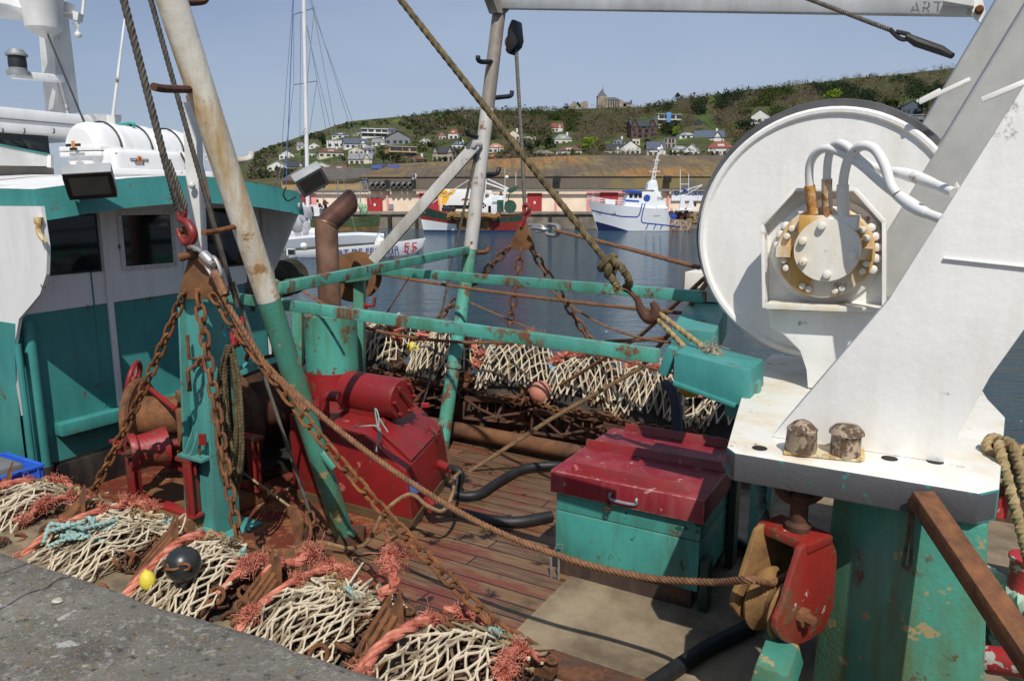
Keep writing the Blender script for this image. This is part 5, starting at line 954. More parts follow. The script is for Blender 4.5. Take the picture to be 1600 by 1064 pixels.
plat = [(.8, 3.645), (.86, 3.72), (1.13, 5.4), (1.13, 6.3), (-.3, 6.3), (-.36, 5.52), (-.43, 5.08), (-.33, 3.75), (-.25, 3.645)]
m = M(); m.prism([B(s_, t_, 3.2) for s_, t_ in plat], UP * .15); PLT = m.build('platform', [white_cream], SHIP, bevel=.012)
PLT.data.materials.append(teal_clean); PLT.data.materials.append(lip_m)
for p_ in PLT.data.polygons:
    if p_.normal.z < .5: p_.material_index = 1
    if p_.normal.y > .6: p_.material_index = 2
m = M(); pl = [PZ(x, y, 3.355) for x, y in ((1226, 693), (1350, 704), (1352, 719), (1345, 722), (1224, 710))]; m.prism(pl, UP * .012); m.build('bolt_plate', white_yellowed, PLT, bevel=.003)
crust = paint('crusted bolt', (.33, .25, .17), rust=.45, rscale=16, bmp=.9, rustcol=(.08, .045, .025))
for x, y, hat in ((1251, 704, 0), (1320, 710, 1)):
    m = M(); c = PZ(x, y, 3.366); m.lathe(c, UP, [(.075, 0), (.078, .02), (.072, .1), (.075, .115), (.055, .135), (.04, .15), (.02, .16)] if not hat else [(.07, 0), (.072, .02), (.07, .105), (.084, .11), (.08, .125), (.055, .15), (.02, .16)], 14); b = m.build('bolt', [crust], PLT, smooth=50)
for x, y in ((1187, 700), (1390, 716), (1461, 721)): m = M(); m.lathe(PZ(x, y, 3.352), UP, [(.038, 0), (.038, .002)], 18); m.build('hole_disc', dark, PLT, smooth=0)  # flat dark discs painted as the shade inside bolt holes
m = M(); ped = [(-.3, 3.68), (-.02, 3.68), (.36, 4.04), (.36, 5.5), (-.38, 5.5)]; pb = [(-.42, 3.66), (-.02, 3.68), (.40, 4.04), (.4, 5.55), (-.45, 5.55)]; k = 5
m.add([B(s_, t_, 1.7) for s_, t_ in pb] + [B(s_, t_, 3.199) for s_, t_ in ped], [(i, (i + 1) % k, (i + 1) % k + k, i + k) for i in range(k)] + [(0, 1, 2, 3, 4), (9, 8, 7, 6, 5)]); m.build('pedestal', teal_green, SHIP, bevel=.02)
m = M(); a = PT(1438, 776, 3.62); b = PT(1600, 1012, 3.05); m.bar(a, b + (b - a) * .5, .1, .08); m.build('diagonal_brace', rust, SHIP, bevel=.008)
# bracket that carries the drum motor
m = M(); col = [PT(x, y, 5.2) for x, y in ((1200, 484), (1386, 490), (1386, 608), (1262, 606), (1260, 578), (1250, 548), (1226, 524), (1203, 512))]; m.prism(col, N * .35); MB_ = m.build('motor_column', white, SHIP, bevel=.006)
m = M(); m.prism([PT(x, y, 5.08) for x, y in ((1196, 474), (1386, 482), (1386, 490), (1196, 483))], N * .3); m.build('base_flange', white_cream, MB_, bevel=.004)
tray = [(1199, 478), (1197, 350), (1246, 297), (1338, 297), (1383, 347), (1383, 482)]; TP = [PT(x, y, 5.3) for x, y in tray]; m = M(); m.prism(TP, N * .025); m.build('motor_plate', white, MB_)
for i in range(5): m = M(); m.bar(TP[i] - N * .06, TP[i + 1] - N * .06, .022, .13, N); m.build('plate_rim', white, MB_, bevel=.004)
# teal arms forward of the platform
m = M(); m.prism([PT(x, y, 4.75) for x, y in ((1053, 549), (1172, 580), (1172, 640), (1052, 598))], N * .42); m.bar(PT(1052, 598, 4.74), PT(1150, 634, 4.74), .03, .03); m.bar(PT(1038, 560, 4.8), PT(1052, 566, 4.8), .1, .2); TA = m.build('side_arm', teal_clean, SHIP, bevel=.01)
m = M(); m.prism([B(1.36, 5.35, 3.42), B(1.36, 5.35, 3.66), B(1.62, 6.75, 3.72), B(1.62, 6.75, 3.4)], U * .34); m.build('outer_arm', teal, SHIP, bevel=.01); m = M(); m.bb(1.62, 1.96, 6.5, 6.8, 3.72, 3.98); m.build('arm_block', white_cream, SHIP, bevel=.01)
m = M(); m.prism([PT(x, y, 4.9) for x, y in ((1131, 618), (1170, 622), (1172, 600), (1184, 600), (1184, 640), (1158, 655), (1132, 650))], N * .12); m.bb(.86, 1.0, 5.1, 5.25, 1.7, 3.2); m.lathe(PT(1172, 602, 4.95), UP, [(.07, -.05), (.07, .04), (.04, .042)], 16); m.build('cleat_bracket', teal, SHIP, bevel=.008)
# stern bulwark beyond the pedestal
m = M(); m.bb(-2.5, -.75, 5.9, 6.0, 1.7, 2.75); m.bb(-2.5, -.7, 5.85, 6.05, 2.752, 2.8); m.build('stern_bulwark', teal_green, SHIP, bevel=.01); m = M(); m.bb(-2.4, -1.3, 4.2, 4.25, 1.7, 2.5); m.build('stern_bulwark', teal_green, SHIP, bevel=.01)
for q in ((-.72, 5.1, 1.7, 3.02, .05), (-.62, 4.15, 2.2, 2.72, .05)): m = M(); m.lathe(B(q[0], q[1], q[2]), UP, [(q[4], 0), (q[4], q[3] - q[2] - .03), (q[4] * .8, q[3] - q[2] - .005), (q[4] * .3, q[3] - q[2])], 16); m.build('mooring_pin', redw_post, SHIP)
m = M(); m.lathe(PT(1600, 925, 4.2), UP, [(.075, 0), (.075, .16), (.085, .175), (.085, .19), (.075, .195)], 20); m.build('bollard', redw_post, SHIP); m = M(); m.cyl(PT(1543, 1030, 4.1), PT(1620, 1040, 4.0), .07, n=14); m.build('cross_pin', redw_post, SHIP)
m = M(); m.prism([PT(x, y, 3.3) for x, y in ((1170, 1072), (1180, 1038), (1232, 1058), (1240, 1090))], N * .3); m.build('rail_stanchion', teal_green, SHIP, bevel=.01)
# ================================================================ DECK MACHINERY AND GEAR
# ---- net drum with its hydraulic motor
r = newroot('net_drum', 'big white net drum with bolted hydraulic motor and three painted hoses', 'net drum', B(.71, 5.5, 3.4))
DC = B(.71, 5.52, 4.365); m = M()
m.lathe(DC, N, [(.01, 0), (.845, 0), (.85, .015), (.85, .07), (.84, .075), (.3, .08), (.3, 1.3), (.84, 1.31), (.84, 1.36), (.01, 1.37)], 72); m.ring(DC - N * .0, N, .835, .028, 72, 8); DR = m.build('drum', white, r)
m = M(); m.lathe(DC + N * .055 + UP * .028 + U * .008, N, [(.8, 0), (.885, -.01), (.892, .03), (.89, .1), (.82, .12)], 72, cap=False); m.build('flange_rim', plain('grey rubbed rim', (.1, .1, .105), .5, .3, 3), r)
MC = PT(1293, 393, 5.14); mo = lambda x, y, t: PT(x, y, t)
m = M(); c = PT(1291, 393, 5.28); m.lathe(c, -N, [(.33, -.02), (.345, -.01), (.345, .01), (.33, .02), (.01, .02)], 40); m.build('mounting_disc', white, r)
m = M(); c = PT(1289, 394, 5.18); m.lathe(c, -N, [(.285, -.1), (.295, -.09), (.295, .04), (.285, .05), (.01, .05)], 40); m.box(c - N * .06 - U * .24, .045, .05, .035, U, N); m.box(c - N * .06 + U * .24, .045, .05, .035, U, N); cas = m.build('motor_casing', paint('amber stained cream paint', (.74, .69, .57), rust=.17, rscale=7, dirt=.6, dirtcol=(.56, .31, .07), rustcol=(.42, .17, .03), bmp=.3), r)
m = M(); c2 = PT(1292, 391, 5.06); m.lathe(c2, -N, [(.195, -.12), (.2, .0), (.195, .022), (.01, .024)], 40); m.build('cover', white_cream, r)
def bolts(c, R_, angs, rad, h, name, mt, par):
    for a in angs:
        q = c + U * (R_ * math.cos(R(a))) + UP * (R_ * math.sin(R(a))); m = M(); m.lathe(q, -N, [(rad, 0), (rad, h * .6), (rad * .8, h * .9), (rad * .3, h)], 10); m.build(name, mt, par)
bolts(PT(1291, 393, 5.24), .305, [32, 20, 7, -6, -19, 148, 160, 173, 186, 200], .029, .045, 'bolt', white, r)
bolts(PT(1289, 394, 5.12), .255, [35, 22, -14, -26, -62, -72, 158, 145, 194, 206, 242, 252], .022, .03, 'bolt', white_cream, r)
bolts(PT(1292, 391, 5.035), .155, [75, 190, 265, 330, 20], .026, .035, 'cover_bolt', white_cream, r)
m = M(); m.mi = 0; m.box(PT(1272, 351, 5.12), .085, .07, .06, U, N); m.mi = 1; m.box(PT(1318, 348, 5.12), .095, .07, .05, U, N); m.build('port_block', [MATS['amber stained cream paint'], white], r, bevel=.012)
hose_m = paint('painted hydraulic hose', (.74, .74, .72), rust=.03, rscale=8, dirt=.06, dirtcol=(.5, .4, .25), bmp=.25, var=.04, bscale=25); rusthose = paint('rust bled hose end', (.66, .58, .45), rust=.42, rscale=9, dirt=.8, dirtcol=(.5, .25, .06), rustcol=(.3, .11, .025), bmp=.5)
for hp, rr in (([(1271, 335, 5.1), (1265, 290, 5.08), (1266, 256, 5.05), (1280, 236, 5.0), (1302, 234, 4.95), (1340, 254, 4.9), (1380, 288, 4.82), (1412, 312, 4.72), (1440, 330, 4.62), (1476, 344, 4.5)], .026), ([(1293, 338, 5.08), (1292, 280, 5.05), (1295, 245, 5.0), (1305, 226, 4.95), (1322, 228, 4.9), (1345, 250, 4.9), (1372, 264, 4.88), (1410, 271, 4.8), (1450, 284, 4.7), (1490, 301, 4.55)], .025), ([(1318, 335, 5.08), (1317, 290, 5.0), (1326, 248, 4.92), (1345, 229, 4.84), (1366, 233, 4.8), (1382, 258, 4.76), (1391, 288, 4.74), (1400, 302, 4.73)], .028)):
    P = spline([PT(*q) for q in hp], 8); m = M(); m.tube(P, rr, 14); h = m.build('hose', hose_m, r)
    m = M(); m.tube(P[:9], rr * 1.28, 12); m.build('hose_end', rusthose if hp[0][0] < 1300 else hose_m, h)
    if hp[-1][0] > 1410: m = M(); m.tube(P[-20:-6], [rr * (1.08 + .32 * math.sin(math.pi * i / 13)) for i in range(14)], 12); m.build('hose_sleeve', hose_m, h)
# ---- locker
r = newroot('locker', 'teal wooden deck locker with a scuffed crimson lid, galvanised handle and ridged top', 'locker', B(1.8, 5.4, 1.7))
l0, l1, lt0, lt1 = 1.27, 2.40, 4.84, 6.02
m = M(); m.bb(l0 + .05, l1 - .02, lt0 + .03, lt1, 1.704, 1.86); m.build('plinth', paint('dark scuffed plinth', (.05, .032, .028), rust=.25), r)
m = M(); m.bb(l0, l1, lt0, lt1, 1.862, 2.24); m.bb(l0, l1, lt0 + .006, lt1, 2.246, 2.45); m.build('body', teal_locker, r, bevel=.008)
lid = M()
def zl(t): return 2.56 + .0 * t
lid.bb(l0 - .03, l1 + .03, lt0 - .04, lt1 + .03, 2.40, 2.575); L_ = lid.build('lid', red_lid, r, bevel=.006)
m = M()
for t_, s0, s1 in ((lt0 + .01, 1.36, 2.28), (5.42, l0 - .02, l1 + .02), (lt1 - .02, 1.35, 2.3)): m.prism([B(s0, t_, 2.576), B(s1, t_, 2.576), B(s1 - .0, t_ + .03, 2.64), B(s0 + .05, t_ + .03, 2.64)], N * .012)
m.build('lid_ridge', redp, L_, bevel=.003)
m = M(); a, b = PT(953, 778, 4.79), PT(994, 787, 4.79); m.tube(spline([a + N * .05 + UP * .03, a + UP * .03, a, a.lerp(b, .2) - UP * .012, a.lerp(b, .8) - UP * .012, b, b + UP * .03, b + UP * .03 + N * .05], 4), .012, 10); m.build('handle', galv, L_)
m = M(); m.tube([PT(950, 782, 4.8), PT(950, 794, 4.79)], .012, 8); m.ring(PT(949, 796, 4.79), N, .02, .006, 12); m.mi = 0; m.build('padlock_staple', rust_dark, r)
m = M()
for x in (861, 873): m.cyl(PT(x, 868, 4.78), PT(x, 912, 4.78), .009, n=6)
m.tube([PT(864, 868, 4.78), PT(870, 850, 4.785), PT(880, 850, 4.785), PT(875, 866, 4.78)], .006, 6); m.build('lashing_rod', galv, r)
m = M(); m.bb(1.2, 1.268, 4.86, 4.98, 1.71, 2.1); m.build('corner_bracket', paint('black green bracket', (.02, .05, .04), rust=.15), r, bevel=.006); m = M(); m.bb(1.2, 1.262, 5.6, 5.75, 1.71, 2.45); m.build('corner_bracket', MATS['black green bracket'], r, bevel=.006)

# ---- small winch with handwheel
r = newroot('winch', 'red rusted deck winch with gypsy head, handwheel and open base frame', 'winch', B(5.9, 4.1, 1.7))
m = M(); f0_, f1_ = 5.46, 6.38
for t_ in (3.86, 4.55):
    m.bb(f0_, f1_, t_, t_ + .11, 1.85, 1.88); m.bb(f0_, f1_ + .25, t_, t_ + .13, 2.36, 2.39); m.bb(f0_, f1_ + .25, t_ + .055, t_ + .07, 2.24, 2.36)
    for s_ in (f0_, f1_ - .08): m.bb(s_, s_ + .1, t_ + .0, t_ + .02, 1.88, 2.36); m.bb(s_ + .04, s_ + .055, t_, t_ + .11, 1.88, 2.36)
m.build('base_frame', redp_worn, r, bevel=.004)
m = M(); m.bb(5.5, 6.45, 3.82, 4.75, 1.712, 1.845); m.build('bed_plate', rust_brown, r, bevel=.01)
m = M(); c = PT(206, 707, 3.62); ax = (N * .9 - U * .35).normalized(); m.lathe(c, ax, [(.1, -.02), (.155, -.025), (.165, -.01), (.165, .03), (.14, .05), (.155, .16), (.17, .24), (.175, .28), (.1, .3), (.05, .31), (.05, .7)], 26, cap=False); m.build('gypsy_head', redp_worn, r)
m = M(); m.lathe(c, ax, [(.1, -.018), (.095, .08), (.001, .081)], 20, cap=False); m.lathe(c + ax * .05, -ax, [(.055, 0), (.055, .04), (.03, .045), (.03, .1), (.012, .1), (.012, .13)], 10); m.build('hub', rust_dark, r)
m = M(); c = PT(246, 650, 4.35); ax = (U * .75 - N * .5).normalized(); m.lathe(c, ax, [(.2, -.25), (.2, .12), (.36, .13), (.38, .15), (.38, .2), (.33, .21), (.3, .24), (.2, .22), (.1, .22)], 30); m.build('cable_drum', rust, r)
m = M(); m.bb(5.62, 5.72, 3.95, 4.05, 2.39, 2.8); m.bb(5.55, 5.8, 3.92, 4.1, 2.38, 2.42); m.bar(B(5.95, 4.2, 2.86), B(5.5, 4.1, 2.72), .14, .08); m.build('bearing_bracket', rust_brown, r, bevel=.006)
hw = PT(209, 593, 4.45); ax = (U * .62 - N * .5 + UP * .2).normalized(); m = M(); m.ring(hw, ax, .185, .022, 30, 8); x_, y_ = frame(ax)
for a in range(0, 360, 120): m.cyl(hw, hw + (x_ * math.cos(R(a)) + y_ * math.sin(R(a))) * .18, .016, n=7)
m.lathe(hw, ax, [(.035, -.03), (.035, .03)], 12); m.build('handwheel', redp_worn, r); m = M(); m.tube([hw, PT(238, 610, 4.35), PT(275, 640, 4.2)], .025, 10); m.build('wheel_spindle', redp_worn, r)
m = M(); m.tube(spline([PT(198, 625, 4.2), PT(196, 612, 4.2), PT(203, 607, 4.2), PT(199, 640, 4.15), PT(201, 685, 4.1)], 6), .022, 8); m.build('brake_lever', redp_worn, r)
# big trawl winch beside the wheelhouse door, coloured dark for the shade there
r = newroot('trawl_winch', 'dark trawl winch with wide cable drums in the shade by the wheelhouse', 'winch', B(6.4, 5.2, 1.7))
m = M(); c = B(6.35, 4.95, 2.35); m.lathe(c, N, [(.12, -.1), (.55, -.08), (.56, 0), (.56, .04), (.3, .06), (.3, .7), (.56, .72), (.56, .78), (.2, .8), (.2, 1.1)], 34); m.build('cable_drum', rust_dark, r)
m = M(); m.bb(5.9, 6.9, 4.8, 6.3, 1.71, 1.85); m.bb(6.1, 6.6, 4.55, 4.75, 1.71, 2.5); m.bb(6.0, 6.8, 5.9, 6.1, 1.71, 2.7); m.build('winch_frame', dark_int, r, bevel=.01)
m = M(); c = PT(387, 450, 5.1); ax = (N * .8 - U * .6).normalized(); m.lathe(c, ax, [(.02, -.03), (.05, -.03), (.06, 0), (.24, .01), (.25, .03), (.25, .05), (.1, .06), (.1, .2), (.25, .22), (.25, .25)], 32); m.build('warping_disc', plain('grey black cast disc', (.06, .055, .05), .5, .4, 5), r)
m = M(); hw = PT(372, 520, 5.0); m.ring(hw, (U * .5 - N * .7 + UP * .3).normalized(), .16, .02, 26, 7); m.tube([hw, PT(385, 545, 5), PT(400, 560, 5.1)], .025, 8); m.tube(spline([PT(368, 532, 4.9), PT(376, 520, 4.9), PT(388, 545, 4.9), PT(385, 562, 5)], 5), .022, 8); m.bar(PT(345, 510, 5.1), PT(372, 540, 5.1), .07, .05); m.build('control_lever', redp_worn, r)
m = M(); m.bar(PT(365, 590, 5.2), PT(440, 560, 5.2), .3, .06); m.tube([PT(372, 585, 5.15), PT(395, 568, 5.2), PT(420, 573, 5.2)], .06, 8); m.build('winch_cover', teal, r)

# ---- hanging block
r = newroot('hanging_block', 'red rusty snatch block hanging by a shackle under the white platform edge', 'pulley block', PS(1255, 850, .5))
ck = [(1252, 858), (1262, 848), (1306, 843), (1309, 872), (1303, 950), (1288, 985), (1262, 1002), (1240, 1010), (1222, 1000), (1212, 985), (1214, 968), (1226, 940), (1240, 895)]
BA = (U * .9 + N * .42).normalized(); BC = PT(1265, 930, 3.7)
def PP(x, y): d = ray(x, y); return _C + d * ((BC - _C).dot(BA) / d.dot(BA))
GAP = .25; m = M(); m.prism([PP(x, y) for x, y in ck], BA * .035); m.build('cheek_plate', block_red, r, bevel=.012)
m = M(); m.prism([PP(x, y) + BA * GAP for x, y in ck], BA * .035); m.build('cheek_plate', rust_yellow, r, bevel=.012)
by = UP.cross(BA).normalized(); yc = (PP(1253, 856) + PP(1306, 844)) / 2; m = M(); m.box(yc + BA * (GAP / 2 + .018) + UP * .005, GAP / 2 + .03, .105, .026, BA, by, UP); m.build('yoke', block_red, r, bevel=.012)
c = PP(1252, 962); c_sheave = c.copy(); m = M(); m.lathe(c + BA * .06, BA, [(.03, 0), (.17, 0), (.175, .014), (.13, .045), (.115, .08), (.13, .115), (.175, .146), (.17, .16), (.03, .16)], 36); m.build('sheave', rust_yellow, r)
m = M(); m.lathe(c, -BA, [(.05, 0), (.05, .03), (.03, .035), (.03,   .07), (.02, .075)], 8); m.build('bolt', rust, r); m = M(); m.lathe(c + BA * (GAP + .035), BA, [(.04, 0), (.04, .04)], 8); m.build('bolt', rust, r)
m = M(); q = yc + BA * (GAP / 2) + UP * .03; m.lathe(q, UP, [(.06, -.01), (.065, .03), (.045, .05), (.043, .14), (.06, .19), (.03, .22)], 16); m.build('swivel', rust_dark, r); m = M(); e = V((q.x, q.y, 3.2)); x_ = (U * .9 - N * .4).normalized(); m.tube([e + x_ * (.12 * math.cos(R(a))) + UP * (.12 * math.sin(R(a)) + .02) for a in range(180, 361, 15)], .027, 10); m.build('shackle', rust_dark, r)
# ---- coiled lines and marker lines about the gantry
m = M(); m.rope(spline([PT(1424, 778, 3.64), PT(1418, 840, 3.62), PT(1411, 880, 3.6), PT(1416, 887, 3.6), PT(1423, 878, 3.6), PT(1427, 778, 3.64)], 8), .008); thing('hanging_loop', 'thin dark rope loop hanging in front of the green pedestal', 'rope', m, olive_rope)
m = M(); m.rope(spline([PT(1192, 748, 4.1), PT(1188, 780, 4.05), PT(1198, 830, 4.05), PT(1203, 870, 4.1), PT(1206, 930, 4.15), PT(1205, 985, 4.1), PT(1200, 1020, 4.1), PT(1198, 1070, 4.1)], 6), .031); thing('hanging_rope', 'frayed blue-green rope hanging behind the red snatch block', 'rope', m, plain('dull green rope', (.1, .15, .12), .9, .4, 8, .4, 90))
m = M(); m.lathe(PT(1222, 985, 3.9), -UP, [(.05, 0), (.055, .2), (.04, .23)], 14); thing('belaying_pin', 'short red pin end showing below the red snatch block', 'pin', m, redw_post)
m = M()
for k in range(7):
    cc = PT(1578, 700 + k * 9, 4.3 + .02 * (k % 3)); m.rope([cc + U * (.1 * math.cos(R(a))) + N * (.08 * math.sin(R(a))) + UP * (.03 * math.sin(R(a * 2 + k * 40))) for a in range(0, 361, 20)], .022, lobes=3)
m.rope(spline([PT(1560, 690, 4.2), PT(1572, 740, 4.1), PT(1596, 830, 4.0), PT(1612, 900, 4)], 8), .024); m.rope(spline([PT(1560, 688, 4.35), PT(1580, 694, 4.2), PT(1590, 720, 4.2), PT(1604, 780, 4.2)], 6), .026); thing('rope_coil', 'tan hemp rope made fast in turns round the red mooring pin', 'rope', m, tan_rope)
m = M(); m.lathe(PT(1568, 740, 4.35), UP, [(.075, -.16), (.08, .12), (.06, .16)], 16); m.cyl(PT(1560, 805, 4.3), PT(1564, 770, 4.3), .04, n=12); thing('mooring_pin', 'thick red pin wrapped with tan rope behind the platform', 'pin', m, redw_post)
m = M(); m.rope(spline([PT(1535, 890, 4.5), PT(1560, 905, 4.3), PT(1600, 945, 4.1), PT(1650, 1000, 4)], 8), .035)
for k in range(4): m.rope(spline([PT(1535, 960 + k * 12, 4.5), PT(1560, 985 + k * 18, 4.3), PT(1590, 1015 + k * 14, 4.2), PT(1640, 1030 + k * 12, 4.1)], 7), .034)
thing('mooring_rope', 'pale mint green mooring rope lying in loops by the stern bollard', 'rope', m, mint_rope)
# ---- chains, bridle plates, hooks
def chain_thing(lab, pts, pitch, rr, mt, group): m = M(); m.chain(pts, pitch, rr); return thing('chain', lab, 'chain', m, mt, group)
r = newroot('bridle_plate', 'rusty triangular bridle plate hung from a red hook over three chains by the teal pillar', 'bridle plate', PT(315, 440, 3.6))
tri = [PT(297, 394, 3.62), PT(310, 392, 3.62), PT(347, 455, 3.6), PT(343, 468, 3.6), PT(286, 468, 3.6), PT(279, 458, 3.6)]; m = M(); m.prism(tri, N * .02); m.build('plate', rust_brown, r, bevel=.006)
for x in (288, 309, 331): m = M(); m.lathe(PT(x, 456, 3.6), -N, [(.03, -.01), (.03, .012), (.018, .015), (.018, .03)], 14); m.build('eye_bolt', rust, r)
m = M(); m.tube(spline([PT(288, 374, 3.58), PT(283, 366, 3.58), PT(287, 358, 3.58), PT(293, 365, 3.6), PT(294, 385, 3.6), PT(299, 397, 3.6)], 6), .022, 9); m.tube([PT(282, 403, 3.56), PT(303, 396, 3.6)], .03, 10); m.build('shackle', rust, r)
r = newroot('hook', 'red cargo hook hanging from twin wires above the rusty bridle plate', 'hook', PT(290, 365, 3.55))
m = M(); P = spline([PT(284, 333, 3.55), PT(282, 341, 3.55), PT(293, 349, 3.55), PT(301, 362, 3.55), PT(300, 375, 3.55), PT(291, 380, 3.55), PT(282, 371, 3.55), PT(277, 358, 3.55)], 7); n_ = len(P); m.tube(P, [.018 + .017 * math.sin(min(1, i / n_ * 1.15) * math.pi) for i in range(n_)], 12); m.build('hook_body', redp, r); m = M(); m.ring(PT(284, 330, 3.55), N, .04, .016, 18, 7); m.build('eye', redp, r)
r = newroot('shackle', 'bright galvanised swivel shackle clipped beside the rusty bridle plate', 'shackle', PT(330, 410, 3.5))
m = M(); m.tube(spline([PT(295, 386, 3.55), PT(304, 387, 3.5), PT(316, 394, 3.5)], 5), .016, 9); m.lathe(PT(318, 398, 3.5), (PT(330, 410, 3.5) - PT(318, 398, 3.5)), [(.025, -.01), (.04, 0), (.04, .08), (.03, .1)], 14); m.tube(spline([PT(322, 416, 3.5), PT(333, 432, 3.5), PT(343, 434, 3.5), PT(345, 424, 3.5), PT(336, 404, 3.5), PT(328, 402, 3.5)], 6), .014, 9); m.cyl(PT(320, 405, 3.5), PT(334, 414, 3.48), .022, n=10); m.build('body', plain('bright galvanised steel', (.6, .58, .53), .3, .1, 10, metal=.8), r)
G = 'rusty chains of the near bridle'
ch1 = chain_thing('rusty chain slanting from the bridle plate down past the handwheel to the first dredge', sag(PT(287, 460, 3.58), PT(128, 800, 3.25), .06), .092, .0122, rust_orange, G)
chain_thing('rusty chain hanging beside the coiled rope from the bridle plate to the deck', sag(PT(309, 460, 3.57), PT(376, 862, 3.35), .05), .098, .0132, rust, G)
chain_thing('rusty chain stretched from the bridle plate across the red casing to the end dredge', sag(PT(332, 460, 3.57), PT(790, 990, 3.15), .14), .105, .0118, rust_orange, G)
r = newroot('bridle_plate', 'rusty triangular bridle plate hung over the water on the far side', 'bridle plate', PT(815, 385, 7.9))
m = M(); m.prism([PT(x, y, 7.9) for x, y in ((811, 350), (822, 350), (834, 386), (832, 391), (797, 389), (796, 384))], N * .04); m.build('plate', rust_brown, r, bevel=.008); m = M(); m.tube(spline([PT(818, 335, 7.9), PT(826, 330, 7.88), PT(826, 322, 7.88), PT(819, 322, 7.9), PT(820, 340, 7.9), PT(815, 355, 7.9)], 5), .025, 8); m.build('hook', redp_worn, r)
G = 'rusty chains of the far bridle'
fb = [(796, 386, 560, 610, 8.1, 'rusty far chain slanting from the bridle plate behind the far pole to the bow-side dredge'), (814, 390, 786, 570, 8.1, 'rusty far chain hanging almost straight down from the middle of the bridle plate'), (830, 388, 1010, 655, 8.0, 'rusty far chain running from the bridle plate down toward the red locker')]
for x0, y0, x1, y1, t_, lab in fb: chain_thing(lab, sag(PT(x0, y0, 7.9), PT(x1, y1, t_), .05), .12, .0145, rust, G)
m = M(); m.chain(sag(PT(786, 570, 8.1), PT(720, 640, 7.9), .1), .12, .016); m.chain(sag(PT(787, 570, 8.1), PT(838, 690, 7.7), .08), .12, .014); thing('chain', 'twin rusty chain legs spread over the far dredge below the middle chain', 'chain', m, rust, G)
# ---- wires and ropes
def rope_thing(name, lab, pts, rr, mt, lobes=6, group=None, pitch=None, step=None): m = M(); m.rope(pts, rr, lobes=lobes, pitch=pitch, step=step, n=12 if lobes > 3 else 9, amp=.22); return thing(name, lab, 'rope' if 'rope' in name else 'cable', m, mt, group)
a = PT(284, 330, 3.55); b = PT(262, 268, 3.45); c = PT(188, -20, 3.2)
rope_thing('wire_cable', 'thick grey lifting wire running down the sky to the red hook', [c, b, a], .024, wire, pitch=.26)
m = M(); m.rope([PT(255, 240, 3.42), PT(278, 328, 3.55)], .022, lobes=6, pitch=.2, n=12); m.rope([PT(262, 250, 3.45), PT(290, 326, 3.55)], .02, lobes=6, pitch=.2, n=12); thing('wire_splice', 'spliced eye of lifting wire doubled just above the red hook', 'cable', m, wire)
rope_thing('wire_cable', 'dark wire passing beside the grey square post down to the deck winch', sag(PT(230, -20, 3.3), PT(371, 480, 3.9), .02), .017, wire, pitch=.22); rope_thing('wire_cable', 'thin grey wire from the black disc down past the leaning teal pole foot', sag(PT(365, 440, 4.0), PT(484, 800, 4.2), .02), .014, wire, pitch=.15)
rope_thing('wire_cable', 'brown wire falling straight beside the grey post behind the bridle plate', sag(PT(293, 150, 4.3), PT(345, 400, 4.3), .01) + [PT(347, 560, 4.3)], .014, wire_rust, pitch=.15)
rope_thing('wire_cable', 'long rusty trawl wire drooping from the bridle plate across the deck into the red block', spline([PT(342, 450, 3.5), PT(395, 545, 3.5), PT(480, 630, 3.55), PT(600, 725, 3.55), PT(740, 812, 3.6), PT(880, 870, 3.65), PT(1000, 900, 3.7), PT(1110, 909, 3.62), PT(1172, 905, 3.46), c_sheave + BA * .14 + by * .06 + UP * .13, c_sheave + BA * .14 - by * .1 + UP * .14], 10), .019, wire_rust, pitch=.17)
m = M(); m.rope([PT(348, 462, 3.48), PT(420, 580, 3.48), PT(478, 640, 3.5)], .016, lobes=5, pitch=.2, n=10); m.rope([PT(338, 438, 3.5), PT(352, 470, 3.49), PT(430, 592, 3.5), PT(482, 642, 3.52)], .015, lobes=5, pitch=.2, n=10); m.tube([PT(336, 425, 3.5), PT(352, 462, 3.49)], .036, 8); thing('wire_strop', 'doubled rust-brown wire strop doubled along the upper trawl wire', 'cable', m, wire_rust)
rope_thing('rope', 'thick olive brown rope slanting down from the top of the sky to a knotted hook', [PT(610, -20, 4.85), PT(945, 405, 4.95)], .025, olive_rope, lobes=3, pitch=.22)
r = newroot('rope_hook', 'rusty hook tied with a big knot holding the two lashing ropes', 'hook', PT(985, 460, 5.0)); m = M()
kc = PT(949, 410, 4.95); m.ring(kc, (PT(945, 405, 4.95) - PT(990, 455, 4.95)).normalized(), .06, .032, 14, 7); m.ring(kc + (PT(955, 420, 4.95) - kc), (PT(930, 420, 4.95) - PT(990, 440, 4.95)).normalized(), .055, .03, 14, 7); m.rope(spline([PT(955, 405, 4.9), PT(972, 420, 4.9), PT(983, 440, 4.95), PT(978, 452, 5), PT(972, 446, 5)], 6), .028); m.rope([PT(950, 415, 4.95), PT(958, 438, 4.92), PT(965, 450, 4.92)], .028); m.build('knot', olive_rope, r)
m = M(); fuzz(m, PT(964, 452, 4.92), .03, 40, .004, .07); m.build('frayed_end', tan_rope, r)
m = M(); m.tube(spline([PT(974, 446, 5), PT(990, 462, 5), PT(996, 470, 5)], 4), .02, 8); P = spline([PT(995, 462, 5), PT(1001, 483, 5), PT(1012, 497, 5), PT(1022, 494, 5), PT(1024, 482, 5), PT(1019, 472, 5)], 6); n_ = len(P); m.tube(P, [.018 + .024 * math.sin(i / n_ * math.pi) for i in range(n_)], 10); m.build('hook_body', rust_dark, r)
G = 'lashing ropes below the knotted hook'
